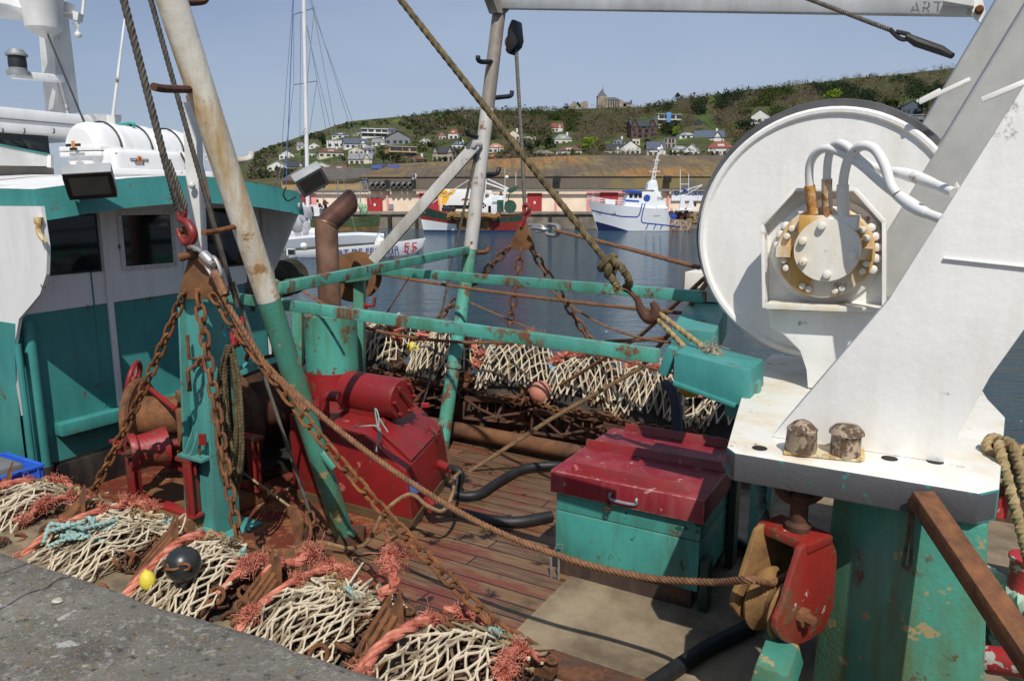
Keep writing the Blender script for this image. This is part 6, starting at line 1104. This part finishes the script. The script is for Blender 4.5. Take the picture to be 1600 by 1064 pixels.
rope_thing('rope', 'tan lashing rope from the hook to the teal bracket beside the platform corner', [PT(1018, 488, 5), PT(1135, 612, 5.0)], .02, tan_rope, 3, G); rope_thing('rope', 'tan lashing rope with a frayed knot running from the hook to the teal fairlead', [PT(1022, 484, 5), PT(1105, 547, 5.0), PT(1172, 598, 4.95)], .02, tan_rope, 3, G)
m = M(); kc = PT(1110, 552, 4.97); 
for k in range(3): m.ring(kc + V((.02 * k, 0, -.01 * k)), V((.7, .2, -.6 + .3 * k)), .035, .022, 12, 7)
fuzz(m, PT(1112, 546, 4.96), .04, 60, .004, .08); thing('rope_knot', 'frayed grey knot tied in the lashing rope above the teal arm', 'knot', m, plain('frayed grey rope', (.32, .28, .22), .95, .3))
G = 'rusty cables slung across the water side'
for lab, pts, rr in (('rusty cable crossing from the far bridle chain link to the white drum', [PT(868, 360, 7.6), PT(960, 383, 7.0), PT(1092, 418, 6.2)], .02), ('rusty cable stretched level below the outer teal beam', sag(PT(575, 425, 7.2), PT(1095, 492, 6.4), .04), .018), ('rusty cable sagging just below the long teal beam', sag(PT(545, 505, 6.8), PT(850, 530, 7.2), .12), .02), ('rusty cable running from the teal beam end toward the far chain', sag(PT(800, 532, 7.5), PT(1040, 528, 6.2), .03), .018), ('thin rusty cable rising from the far dredges to the drum edge', [PT(830, 630, 7.8), PT(1000, 525, 7), PT(1100, 435, 6.4)], .02), ('brown cable climbing steeply from the deck pipe to the drum edge', [PT(720, 745, 6.4), PT(860, 655, 6.5), PT(1000, 575, 6.5), PT(1060, 505, 6.4), PT(1105, 440, 6.3)], .022)):
    rope_thing('wire_cable', lab, pts, rr, wire_tan if 'climbing' in lab else wire_rust, group=G)
for lab, pts, rr in (('thin brown wire leaving the far pole collar toward the teal arm', [PT(728, 470, 7.3), PT(900, 545, 6.6), PT(1060, 585, 5.6)], .01), ('short rusty rod slanting across the copper exhaust above the funnel', [PT(474, 456, 5.6), PT(525, 486, 5.5)], .014), ('thin dark wire from the cross beam down behind the red casing', [PT(640, 432, 7.0), PT(560, 560, 6.9), PT(520, 640, 6.8)], .01), ('thin rusty wire hanging between the teal beams near the knotted hook', sag(PT(860, 450, 7.0), PT(1048, 535, 5.4), .12), .01)): rope_thing('wire_cable', lab, pts, rr, wire_rust, group=G)
m = M(); m.tube(spline([PT(826, 352, 7.8), PT(845, 353, 7.75), PT(850, 360, 7.75), PT(838, 362, 7.75)], 5), .018, 7); m.chain([PT(836, 356, 7.75), PT(872, 361, 7.6)], .18, .025); thing('chain_link', 'galvanised link joining the far bridle plate to a rusty cable', 'chain', m, galv)
rope_thing('rope', 'grey hanging line from the pole pulley to the far bridle hook', [PT(806, 70, 8.2), PT(816, 240, 8.0), PT(820, 325, 7.9)], .022, wire, pitch=.2)
rope_thing('rope', 'dark thin line falling from the white stay bar to the deck behind the teal pole', [PT(744, 240, 7.6), PT(700, 440, 7.4), PT(672, 590, 7.2), PT(652, 655, 7.1)], .016, wire)
r = newroot('pulley', 'black pulley block hanging from the top of the far pole', 'pulley block', PT(798, 60, 8.15)); m = M(); m.prism([PT(x, y, 8.1) for x, y in ((799, 30), (806, 32), (809, 62), (806, 72), (794, 85), (789, 80), (793, 45))], N * .16); m.build('cheek', plain('black oily block', (.015, .013, .012), .5, .5), r, bevel=.02); m = M(); m.lathe(PT(798, 66, 8.12), N, [(.08, -.01), (.09, .1)], 16); m.build('sheave', rust_dark, r)
G = 'stays at the stern gantry'
rope_thing('wire_cable', 'dark stay running from the top of the picture to the gantry rung', [PT(1235, -12, 5.6), PT(1390, 47, 5.5)], .014, wire, group=G); m = M(); m.tube(spline([PT(1390, 46, 5.5), PT(1405, 60, 5.5), PT(1416, 62, 5.5), PT(1420, 55, 5.5), PT(1400, 50, 5.5)], 5), .014, 7); m.tube([PT(1416, 57, 5.5), PT(1432, 66, 5.5), PT(1470, 79, 5.5), PT(1488, 88, 5.45)], [.02, .03, .028, .018], 10); thing('turnbuckle', 'black turnbuckle tensioning the stay at the gantry rung', 'turnbuckle', m, dark_int)
# ---- coil on the pillar
m = M()
for k in range(14):
    dx = rnd.uniform(-13, 13); t_ = 3.8 - .012 * k; w_ = rnd.uniform(1, 14); h = rnd.uniform(-40, 30)
    m.rope(spline([PT(358 + dx * .3, 540, t_), PT(358 - w_ + dx * .4, 585, t_), PT(360 - w_ + dx, 680, t_ - .03), PT(362 + dx, 745 + h, t_ - .02), PT(372 + dx * .6, 690 + h * .3, t_ - .03), PT(364 + w_ * .8, 600, t_), PT(360 + dx * .3, 540, t_)], 8), .0125, lobes=3)
m.rope(spline([PT(340, 630, 3.74), PT(352, 634, 3.72), PT(366, 630, 3.74)], 6), .014); m.ring(PT(357, 631, 3.72), V((1, .3, .3)), .035, .013, 12, 6); thing('rope_coil', 'olive brown rope coil hanging on the teal pillar beside a rusty chain', 'rope', m, olive_rope)
rope_thing('rope', 'brown rope looping over the deck from the chain by the red casing', spline([PT(462, 862, 4.0), PT(500, 848, 4.1), PT(545, 856, 4.2), PT(575, 845, 4.25), PT(600, 800, 4.35), PT(640, 772, 4.6), PT(668, 790, 4.6), PT(692, 798, 4.7), PT(708, 770, 4.9), PT(712, 745, 5.2), PT(725, 735, 6.2)], 9), .016, wire_tan)
rope_thing('rope', 'pale thin line lying over the dark deck toward the pole foot', [PT(368, 730, 4.6), PT(410, 760, 4.5), PT(462, 798, 4.3)], .012, tan_rope, 3)
m = M(); m.tube(spline([PT(548, 668, 4.85), PT(590, 666, 4.85), PT(594, 690, 4.84), PT(586, 640, 4.84), PT(592, 655, 4.84), PT(588, 705, 4.84)], 6), .006, 5); m.tube([PT(592, 652, 4.84), PT(606, 675, 4.84)], .005, 5); thing('twine', 'pale teal twine tied round the vent elbow of the red casing', 'twine', m, net_teal)
# ---- hoses, pipe on deck
G = 'black hoses on the deck'
for lab, pts, rr in (('black hose curving up from the red casing to the back of the locker', [B(4.06, 5.77, 1.97), B(3.92, 5.75, 1.95), PZ(712, 770, 1.78), PZ(745, 773, 1.76), PZ(775, 755, 1.76), PZ(815, 733, 1.77), PZ(862, 727, 1.78), PZ(900, 730, 1.8)], .045), ('black hose lying along the planks from the casing foot to the locker front', [B(3.74, 5.05, 1.88), PZ(720, 802, 1.78), PZ(765, 812, 1.76), PZ(810, 815, 1.76), PZ(862, 806, 1.76)], .05), ('thick black hose lying on the plywood behind the red block', [PZ(1125, 838, 1.78), PZ(1165, 855, 1.76), PZ(1195, 880, 1.75), PZ(1215, 930, 1.75), PZ(1175, 975, 1.75), PZ(1100, 1015, 1.75), PZ(1010, 1075, 1.75)], .05)):
    m = M(); m.tube(spline(pts, 10), rr, 14); thing('hose', lab, 'hose', m, black, G)
m = M(); m.tube(spline([PT(1040, 600, 6.6), PT(1050, 610, 6.5), PT(1057, 640, 6.4), PT(1059, 690, 6.3)], 6), .05, 12); thing('hose', 'blue-black hose bent over the far net bags behind the locker lid', 'hose', m, plain('navy hose', (.02, .022, .04), .6), G)
m = M(); a, b = B(6.3, 7.2, 1.86), B(3.2, 7.12, 1.86); m.cyl(a, b, .09, n=24); m.lathe(b, -U, [(.09, 0), (.075, .005), (.075, .02), (.02, .02)], 20); thing('steel_pipe', 'thick rusty steel tow beam lying along the far side of the deck', 'pipe', m, rusty('blotched rust pipe', (.04, .02, .014), (.2, .085, .03), 3))
# ---- rusty fairlead at the pole foot
r = newroot('fairlead', 'rusty steel fairlead bracket bolted to the red-brown deck by the pole foot', 'fairlead', PZ(480, 850, 1.7))
m = M(); q = PZ(490, 862, 1.712); m.prism([PZ(432, 880, 1.712), PZ(470, 838, 1.712), PZ(530, 850, 1.712), PZ(548, 880, 1.712), PZ(500, 905, 1.712)], UP * .012); m.build('base', rust_brown, r, bevel=.004)
m = M(); m.prism([PT(448, 792, 4.3), PT(460, 790, 4.3), PT(472, 815, 4.25), PT(470, 855, 4.2), PT(462, 850, 4.2)], N * .03); m.prism([PT(478, 780, 4.6), PT(495, 800, 4.55), PT(528, 845, 4.4), PT(490, 842, 4.4), PT(476, 805, 4.5)], N * .03); m.build('side_plate', rust, r, bevel=.004)
m = M(); m.bar(PT(470, 828, 4.35), PT(520, 842, 4.4), .1, .05); m.lathe(PT(478, 830, 4.3), (U + N * .3), [(.06, -.08), (.04, -.03), (.04, .03), (.06, .08)], 14); m.build('roller', rust_dark, r); m = M(); m.chain([PT(484, 800, 4.3), PT(486, 838, 4.2)], .09, .016); m.build('chain', rust, r); m = M(); m.tube(spline([PT(490, 855, 4.0), PT(496, 870, 4.0), PT(510, 872, 4.0), PT(514, 862, 4.0)], 5), .035, 8); m.build('shackle', rust_dark, r)
# ---- life rafts
raft_w = white_clean
def raft_logo(par, o, xd, yd, h):
    o = o + xd.cross(yd).normalized() * .004; z = xd.cross(yd).normalized(); x, y = xd.normalized(), yd.normalized()
    m = M(); q = lambda a, b: o + x * (a * h) + y * (b * h)
    m.add([q(-2.2, -.2), q(-.5, -.2), q(-.5, .35), q(-2.2, .35)], [(0, 1, 2, 3)]); m.add([q(.5, -.2), q(2.2, -.2), q(2.2, .35), q(.5, .35)], [(0, 1, 2, 3)]); m.add([q(-1.1, -.95), q(1.1, -.95), q(1.1, -.4), q(-1.1, -.4)], [(0, 1, 2, 3)]); e = m.build('emblem', black, par, smooth=0)
    m = M(); o2 = z * .002; m.add([p + o2 for p in (q(-.5, -.4), q(.5, -.4), q(.5, .9), q(-.5, .9))], [(0, 1, 2, 3)]); m.build('emblem_orange', plain('orange emblem', (.6, .2, .04)), e, smooth=0); m = M(); m.add([p + z * .004 for p in (q(-.2, -.2), q(.1, -.2), q(.3, .7), q(0, .7))], [(0, 1, 2, 3)]); m.build('emblem_bar', black, e, smooth=0)
    m = M()
    for a0, a1, b0 in ((-2.05, -.6, 0), (.65, 2.05, 0), (-.95, .95, -.75)):
        k = int((a1 - a0) / .22)
        for i in range(k): m.add([p + z * .002 for p in (q(a0 + i * .22, b0), q(a0 + i * .22 + .14, b0), q(a0 + i * .22 + .14, b0 + .2), q(a0 + i * .22, b0 + .2))], [(0, 1, 2, 3)])
    m.build('emblem_mark', white_clean, e, smooth=0)
r = newroot('life_raft', 'white cylindrical life raft canister with black straps lying in a cradle on the wheelhouse roof', 'life raft', B(7.6, 4.8, 4.8), group='life raft canisters on the wheelhouse roof')
A = PS(126, 233, 7.6); ax = (N * .98 + U * .12).normalized(); LEN = 1.36; m = M(); K = 28
def rs(k, rr, kind):      # canister section, a little deeper below the seam
    x = ax.cross(UP).normalized(); a = 2 * math.pi * k / K; c_, s_ = math.cos(a), math.sin(a); return x * (rr * c_ * 1.02) + UP * (rr * s_ * (1.0 if s_ > 0 else 1.12))
st_ = [(.02, -.02), (.2, -.015), (.255, .03), (.275, .1), (.275, .28), (.285, .29), (.285, .36), (.275, .37), (.275, .68), (.285, .69), (.285, .76), (.275, .77), (.275, 1.08), (.285, 1.09), (.285, 1.15), (.275, 1.16), (.26, 1.3), (.2, 1.36), (.02, 1.365)]
vs = [A + ax * h + rs(k, rr, 0) for rr, h in st_ for k in range(K)]; m.add(vs, [(i * K + k, i * K + (k + 1) % K, (i + 1) * K + (k + 1) % K, (i + 1) * K + k) for i in range(len(st_) - 1) for k in range(K)]); m.build('canister', raft_w, r)
xx = ax.cross(UP).normalized(); m = M()
for z_ in (-.02, -.075): m.prism([A + xx * a + ax * b + UP * z_ for a, b in ((-.3, -.01), (-.25, -.05), (.25, -.05), (.3, -.01), (.3, 1.38), (-.3, 1.38))], UP * .045)
m.build('seam_band', raft_w, r, bevel=.01)
for h in (.24, .62, 1.04): m = M(); P = [A + ax * h + rs(k, .288, 0) for k in range(K)]; m.tube(P, .009, 6, closed=True); m.build('strap', black, r)
m = M(); m.tube(spline([A + ax * .5 + rs(8, .29, 0), A + ax * .55 + rs(5, .3, 0) - xx * 0, A + ax * .52 + rs(15, .29, 0)], 6), .014, 6); m.build('lashing', plain('turquoise lashing', (.03, .33, .27)), r); m = M(); m.tube(spline([A + ax * .9 + rs(9, .29, 0), A + ax * 1.1 + rs(12, .292, 0), A + ax * 1.25 + rs(14, .29, 0)], 6), .012, 6); m.build('lashing', plain('turquoise lashing', (.03, .33, .27)), r)
for h in (.44, 1.3): m = M(); o = A + ax * h - xx * .31; m.box(o - UP * .13, .035, .05, .27, xx, ax); m.build('cradle', raft_w, r, bevel=.008)
raft_logo(r, PS(118, 228, 7.55) - ax * .03 + UP * .0, N * .2 - U * -.0 + xx * -1.0 if False else -xx, UP, .05)
m = M(); o = A + ax * .72 + rs(8, .277, 0); k_ = rs(8, 1, 0).normalized(); m.box(o + k_ * .004 - xx * .02, .09, .006, .07, ax, k_, ax.cross(k_)); m.build('label', plain('blue white label', (.45, .55, .8), .5), r, smooth=0)
r = newroot('life_raft', 'flat white box-shaped life raft canister with rounded corners at the roof edge', 'life raft', B(7.0, 5.1, 4.8), group='life raft canisters on the wheelhouse roof')
c = PS(258, 262, 7.12); c2 = c + U * .25; m = M(); m.box(c2 + UP * .05, .24, .54, .12, U, N); m.build('lid', raft_w, r, bevel=.07, bseg=4); m = M(); m.box(c2 - UP * .13, .25, .55, .1, U, N); m.build('base', raft_w, r, bevel=.04, bseg=3); m = M(); m.box(c2 - UP * .055, .27, .57, .03, U, N); m.build('seam_band', raft_w, r, bevel=.015)
raft_logo(r, c2 - U * .242 - N * .28 + UP * .06, N, UP, .045); m = M(); m.tube(spline([c2 + N * .2 - U * .25 + UP * .16, c2 + N * .26 - U * .26 + UP * .02, c2 + N * .3 - U * .25 - UP * .08], 5), .01, 5); m.build('lashing', rust_dark, r); m = M(); m.ball(c2 - N * .1 - U * .25 - UP * .2, .025, 8); m.build('plug', black, r)
# ---- blue crate at the side deck
r = newroot('crate', 'blue plastic fish crate at the edge of the trawler side deck', 'crate', PZ(10, 770, 1.9)); m = M(); q = PT(-30, 765, 3.05); ex_, ey_ = U, N
cc = PT(4, 750, 3.05) + U * .08; 
W_, D_, H_ = .3, .22, .11
for a in (-D_, D_): m.box(cc + N * a, W_, .012, H_, U, N); m.box(cc + UP * (H_ - .005) + N * a * 1.03, W_ + .012, .018, .012, U, N)
for a in (-W_, W_): m.box(cc + U * a, .012, D_, H_, U, N); m.box(cc + UP * (H_ - .005) + U * a * 1.03, .018, D_ + .012, .012, U, N)
m.box(cc - UP * (H_ - .01), W_, D_, .012, U, N)
for k in range(4): m.box(cc - U * (W_ + .016) + N * (-.18 + .12 * k), .008, .008, H_ * .9, U, N)
m.build('body', blue_crate, r, bevel=.004)
m = M(); m.box(cc + UP * .05 - N * .02, .2, .15, .09, U, N); thing('battery_box', 'grey box lying inside the blue crate', 'box', m, plain('grey box plastic', (.16, .16, .16), .6), bevel=.03)
m = M(); m.box(cc - UP * .18, .29, .21, .065, U, N); thing('crate', 'dark red crate underneath the blue crate', 'crate', m, plain('dark red plastic', (.16, .02, .015), .5), bevel=.01)
# ================================================================ SCALLOP DREDGES
def lump(x, y, sd): return NZ.noise(V((x * 2.6 + sd * 9, y * 2.6, sd))) * .07 + NZ.noise(V((x * 6, y * 6, sd * 3))) * .03
def orange_rope(m, pts, r=.03, fz=0):
    pts = [V(p) + V((rnd.gauss(0, .012), rnd.gauss(0, .012), rnd.gauss(0, .012))) for p in pts]; P = resample(spline(pts, 8), .02); n_ = len(P)
    rs = [r * (1 + .25 * NZ.noise(p * 14)) for p in P]
    x = frame(P[-1] - P[0])[0]
    for k in range(3):
        Q = []
        for i, p in enumerate(P):
            a = i * .42 + k * 2.094; d = (P[min(i + 1, n_ - 1)] - P[max(i - 1, 0)]).normalized(); e1, e2 = frame(d); Q.append(p + (e1 * math.cos(a) + e2 * math.sin(a)) * rs[i] * .55)
        m.tube(Q, [q * .62 for q in rs], 7)
    for i in range(0, n_, 9):
        if rnd.random() < .35: fuzz(m, P[i], r, 10, .0035, .05)
    for q in range(fz): fuzz(m, P[rnd.randrange(n_)] , .04, 90, .004, .07)
def make_dredge(o, sgn, sd, label, group, W=.78, near=True, tall=1.0):
    """o: point on the rail under the bag, bag hangs outboard; sgn +1 when inboard is +N"""
    yw = 0 if near else NZ.noise(V((sd * 3.1, 2, 5))) * .35; X = U * math.cos(yw) + N * math.sin(yw); Yv = (N * math.cos(yw) - U * math.sin(yw)) * sgn; tall = tall if near else tall * (1 + .5 * NZ.noise(V((sd * 1.7, 8, 1)))); r = newroot('scallop_dredge', label, 'scallop dredge', o, group=group)
    def f(u, v):
        x = (u - .5) * W; y = (-.52 + 1.0 * v) if near else (.5 - .9 * v); pr = (-.3 if near else -.14) + (.62 if near else .4) * math.sin(min(1, v / .72) * math.pi / 2) ** .9 - (.2 * ((v - .72) / .28) ** 1.3 if v > .72 else 0)
        e = math.sin(max(0, min(1, u)) * math.pi) ** .6; z = (pr * .86 + .03) * tall + lump(x, y, sd) * 1.3 + (.05 if near else .27) * e * math.sin(math.pi * min(1, v + .1)) ** .5
        x += .05 * NZ.noise(V((y * 3, sd, x * 2)))
        return o + X * x * (1 - .12 * max(0, v - .6)) + Yv * y + UP * z
    m = M()
    net(m, f, 10 if near else 9, 15 if near else 12, .0072 if near else .009, .019)
    m.build('net_bag', netm, r)
    m = M(); net(m, lambda u, v: f(u * .96 + .02, v * .94 + .03) - UP * (.06 + .05 * math.sin(u * 9)), 7, 9, .009, .022, 4); m.build('inner_netting', net_dirty, r)
    m = M()
    for j in range(9 if near else 0):        # steel ring belly under the twine
        for i in range(10): m.ring(f((i + .5 + .5 * (j % 2)) / 11, (j + .6) / 9.6) - UP * .13, V((rnd.gauss(0, .5), rnd.gauss(0, .5), 1)), .05, .009, 8, 4)
    if near: m.build('ring_belly_net', rust_dark, r)
    m = M(); g = lambda x, y, z: o + X * x + Yv * y + UP * z
    m.add([f(u, v) - UP * .17 for v in [i / 8 for i in range(9)] for u in (0, .25, .5, .75, 1)], [(j * 5 + i, j * 5 + i + 1, j * 5 + i + 6, j * 5 + i + 5) for j in range(8) for i in range(4)]); m.build('bag_shade_sheet', plain('dark bag shade %d' % sd, (.03, .022, .016), .8, .5, 6), r)  # dark sheet added below the twine to stand for shade inside the bag
    # tow frame: tooth bar, slotted end bars and triangle
    m = M(); e = W / 2 + .06
    zf = 0 if near else -.2; g = (lambda x, y, z: o + X * x + Yv * (y + (0 if near else .08)) + UP * (z + zf)); m.bar(g(-e, .46, .04), g(e, .46, .04), .09, .05, UP)
    for k in range(9): q = g(-e + .08 + k * (2 * e - .16) / 8, .46, .0); m.bar(q, q - UP * .12 + Yv * .03, .02, .02)
    if not near:
        ap = g(0, .8, -.1)
        for x in (-e, e * (nz((sd, 5, 2)) * 1.2), e): m.tube([g(x, .46, .02), g(x * .5, .66, -.04 + .05 * nz((sd, x, 1))), ap + X * nz((sd, 2, x)) * .3], .017, 7)
        m.tube([g(-e, .5, .0), g(-e, .55, -.2), g(e, .55, -.2), g(e, .5, 0)], .024, 7); (m.tube([g(-e, .55, -.2), g(e * .3, .5, .0)], .018, 6) if sd % 2 else None); m.bar(g(-e, .45, .05), g(-e, .2, .2), .1, .03)
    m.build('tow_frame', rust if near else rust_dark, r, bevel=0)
    m = M()
    for k in range(4):
        x = e + .0 + .07 * k; y0, z0 = -.16 + .04 * k, .0; y1, z1 = .16 + .05 * k, .22
        m.bar(g(x, y0, z0), g(x, y1, z1), .03, .055, UP)
        if k < 3:
            for q in (.2, .5, .8): m.bar(g(x, y0 + (y1 - y0) * q, z0 + (z1 - z0) * q - .012), g(x + .07, y0 + .04 + (y1 - y0) * q, z0 + (z1 - z0) * q - .012), .05, .02)
    m.prism([g(e + .0, .18, .18), g(e + .14, .2, .18), g(e + .09, .26, .36)], X * .0 + Yv * .014 + UP * .004); m.prism([g(e + .14, .24, .18), g(e + .25, .27, .18), g(e + .21, .32, .33)], Yv * .014)
    m.build('slotted_bar', rust, r)
    m = M()
    for k in range(9): m = M(); m.ring(g(e + rnd.uniform(-.02, .36), rnd.uniform(-.4, .42), rnd.uniform(0, .16)), V((rnd.gauss(0, 1), rnd.gauss(0, 1), rnd.gauss(0, 1))), rnd.uniform(.035, .06), .013, 12, 6); m.build('ring', rust, r)
    for P_, q_ in (([g(e + .34, .4, .16), g(e + .38, .1, .06), g(e + .33, -.25, -.08)], .075), ([g(-e, .45, .1), g(-e * .3, .54, .12), g(e * .4, .5, .1), g(e, .42, .14)], .08), ([g(e - .02, -.38, -.16), g(e + .2, -.3, -.1), g(e + .36, -.36, -.14)], .07)): m = M(); m.chain(P_, q_, .011); m.build('chain', rust, r)
    m = M(); s1 = f(.02, 1) + UP * .04; s2 = f(.0, .5) + UP * .02; s3 = f(0, .05)
    if near:
        orange_rope(m, [f(1.0, 1.02) + UP * .05, f(1.0, .75) + UP * .045, f(1.01, .45) + UP * .03, f(1.0, .12)], .022 + .008 * (sd % 2), 1 + sd % 3 * 2)
        if sd % 2: orange_rope(m, [f(0, .95) + UP * .04, f(.02, .7) + UP * .03, f(.0, .45)], .02, 5)
        if sd % 3: orange_rope(m, [f(1.02, .98) + UP * .08, f(.85, 1.05) + UP * .1, f(.6, 1.04) + UP * .06], .02, 4)
    else:
        k = .45 + .3 * (sd % 3) / 2; orange_rope(m, [f(k - .45, .5) + UP * .05, f(k - .2, .42) + UP * .06, f(k, .48) + UP * .05], .036, 7); 
        for _ in range(5):
            q = f(rnd.choice((rnd.uniform(.8, 1.05), rnd.uniform(0, 1))), rnd.uniform(.25, .8)) + UP * .05; gq = lambda: V((rnd.gauss(0, .05), rnd.gauss(0, .05), rnd.gauss(0, .025)))
            m.tube(spline([q + gq() for _k in range(9)], 4), .016, 6); fuzz(m, q, .06, 70, .004, .09)
    m.build('orange_rope', orange, r)
    for _ in range(4): m = M(); q = f(rnd.uniform(.1, .9), rnd.uniform(.82, 1)) + UP * .02; m.rope(spline([q, q + V((rnd.uniform(-.06, .06), rnd.uniform(-.06, .06), .05)), q + V((rnd.uniform(-.1, .1), rnd.uniform(-.1, .1), .01))], 4), .011); fuzz(m, q + UP * .03, .02, 12, .005, .04); m.build('twine_end', net_teal if (sd + _) % 3 == 1 else tan_rope, r)
    m = M()
    qs = []
    for i in range(40 if near else 22):
        q = f(-.02 + 1.04 * i / (39 if near else 21), rnd.uniform(.8, 1.02)) + UP * rnd.uniform(0, .05); qs += [q, q + V((rnd.gauss(0, .05), rnd.gauss(0, .05), rnd.gauss(0, .02)))]
    m.tube(spline(qs, 4), .0075, 5)
    m.build('slack_twine', net_dirty if sd % 2 else netm, r)
    return r
GN_ = 'scallop dredges along the quay-side rail'; GF_ = 'scallop dredges along the far rail'
near = [(2.02, 1, 'cream net scallop dredge at the end of the row, touching the plywood deck'), (2.98, 2, 'cream net scallop dredge second in the row, below the rusty fairlead'), (3.98, 3, 'scallop dredge carrying the black ball and yellow float, below the teal pillar foot'), (5.05, 4, 'scallop dredge with a wad of pale teal twine, below the red winch frame'), (6.15, 5, 'scallop dredge below the blue crate, close to the black kick board')]
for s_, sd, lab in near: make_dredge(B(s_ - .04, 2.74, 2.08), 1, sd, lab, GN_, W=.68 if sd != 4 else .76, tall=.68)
far = [(1.72, 11, 'far rail scallop dredge in shade beside the teal bracket'), (2.62, 12, 'far rail scallop dredge with orange tufts behind the locker lid'), (3.55, 13, 'far rail scallop dredge holding the orange ball buoy'), (4.55, 14, 'far rail scallop dredge under the middle far chain'), (5.6, 15, 'far rail scallop dredge directly behind the far teal pole'), (6.6, 16, 'far rail scallop dredge with a yellow float, behind the red drum housing'), (7.6, 17, 'far rail scallop dredge next to the teal winch frame')]
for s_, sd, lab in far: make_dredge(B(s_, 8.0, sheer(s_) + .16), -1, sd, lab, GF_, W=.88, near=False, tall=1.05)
# ---- floats
def float_(name, lab, c, r_, mt, sc=(1, 1, 1), ax=None, ears=True):
    m = M(); m.ball(c, r_, 20, sc, ax); d = (ax or UP).normalized()
    if ears: m.lathe(c + d * r_ * sc[2] * .95, d, [(r_ * .3, -.02), (r_ * .22, r_ * .2)], 12); m.lathe(c - d * r_ * sc[2] * .95, -d, [(r_ * .3, -.02), (r_ * .22, r_ * .2)], 12)
    return thing(name, lab, 'float', m, mt, 'net floats on the dredges')
float_('net_float', 'black ball float lying on the dredge near the quay, chained over', PT(286, 881, 2.62), .108, plain('black float rubber', (.025, .028, .03), .35, .4, 3), ears=False)
m = M(); c = PT(286, 881, 2.62); m.chain([c + U * .11 - N * .04, c - N * .1 + UP * .02, c - U * .11 - N * .04 + UP * .03], .06, .009); thing('chain', 'short rusty chain draped across the black ball float', 'chain', m, rust)
float_('net_float', 'yellow egg-shaped float lying on the net by the quay edge', PT(231, 907, 2.6), .05, yellow_f, (1, 1, 1.35), UP + U * .2)
float_('net_float', 'yellow float on the far nets behind the red drum housing', PT(646, 543, 8.0), .085, yellow_f, (1, 1, 1.3), U + N * .3)
float_('net_float', 'yellow float on the far nets just beside the teal pole', PT(733, 564, 8.0), .08, plain('grubby yellow plastic', (.5, .38, .05), .6), (1, 1, 1.6), -U + UP * -.3)
float_('net_float', 'yellow float on the far nets under the teal arm', PT(1078, 609, 7.0), .075, plain('dull yellow plastic', (.42, .36, .04), .6), (1, 1, 1.5), U)
float_('net_float', 'salmon orange ball buoy on the far dredges in front of the water', PT(845, 613, 7.55), .14, plain('salmon buoy', (.52, .2, .13), .6, .15, 4), ears=False)
float_('net_float', 'blue and white striped float half hidden in the far nets', PT(851, 578, 8.2), .11, plain('pale blue float', (.2, .33, .5), .5, .6, 14), (1.2, 1, .8), ears=False)
m = M()
c = PT(125, 838, 2.7)
for _ in range(26): q = c + U * rnd.uniform(-.18, .16) + N * rnd.uniform(-.08, .1) + UP * rnd.uniform(-.03, .08); m.rope(spline([q, q + V((rnd.uniform(-.08, .08), rnd.uniform(-.08, .08), rnd.uniform(0, .06))), q + V((rnd.uniform(-.14, .14), rnd.uniform(-.1, .1), rnd.uniform(-.05, .03)))], 4), .014)
thing('twine_wad', 'wad of pale teal and cream twine stuffed in the dredge by the red winch', 'twine', m, net_teal)
G = 'orange rope tufts by the dredges'
for lab, pts in (('orange rope end lying over the deck coaming beside the rusty fairlead', [PT(405, 930, 2.9), PT(425, 895, 3.0), PT(440, 880, 3.1), PT(470, 876, 3.2), PT(482, 868, 3.3)]), ('frayed orange rope end standing up from the second dredge toward the planks', [PT(596, 925, 3.0), PT(612, 915, 3.1), PT(608, 890, 3.2), PT(612, 868, 3.3)])):
    m = M(); orange_rope(m, pts, .03, 1); fuzz(m, pts[-1], .05, 120, .004, .12); thing('rope_end', lab, 'rope', m, orange, G)
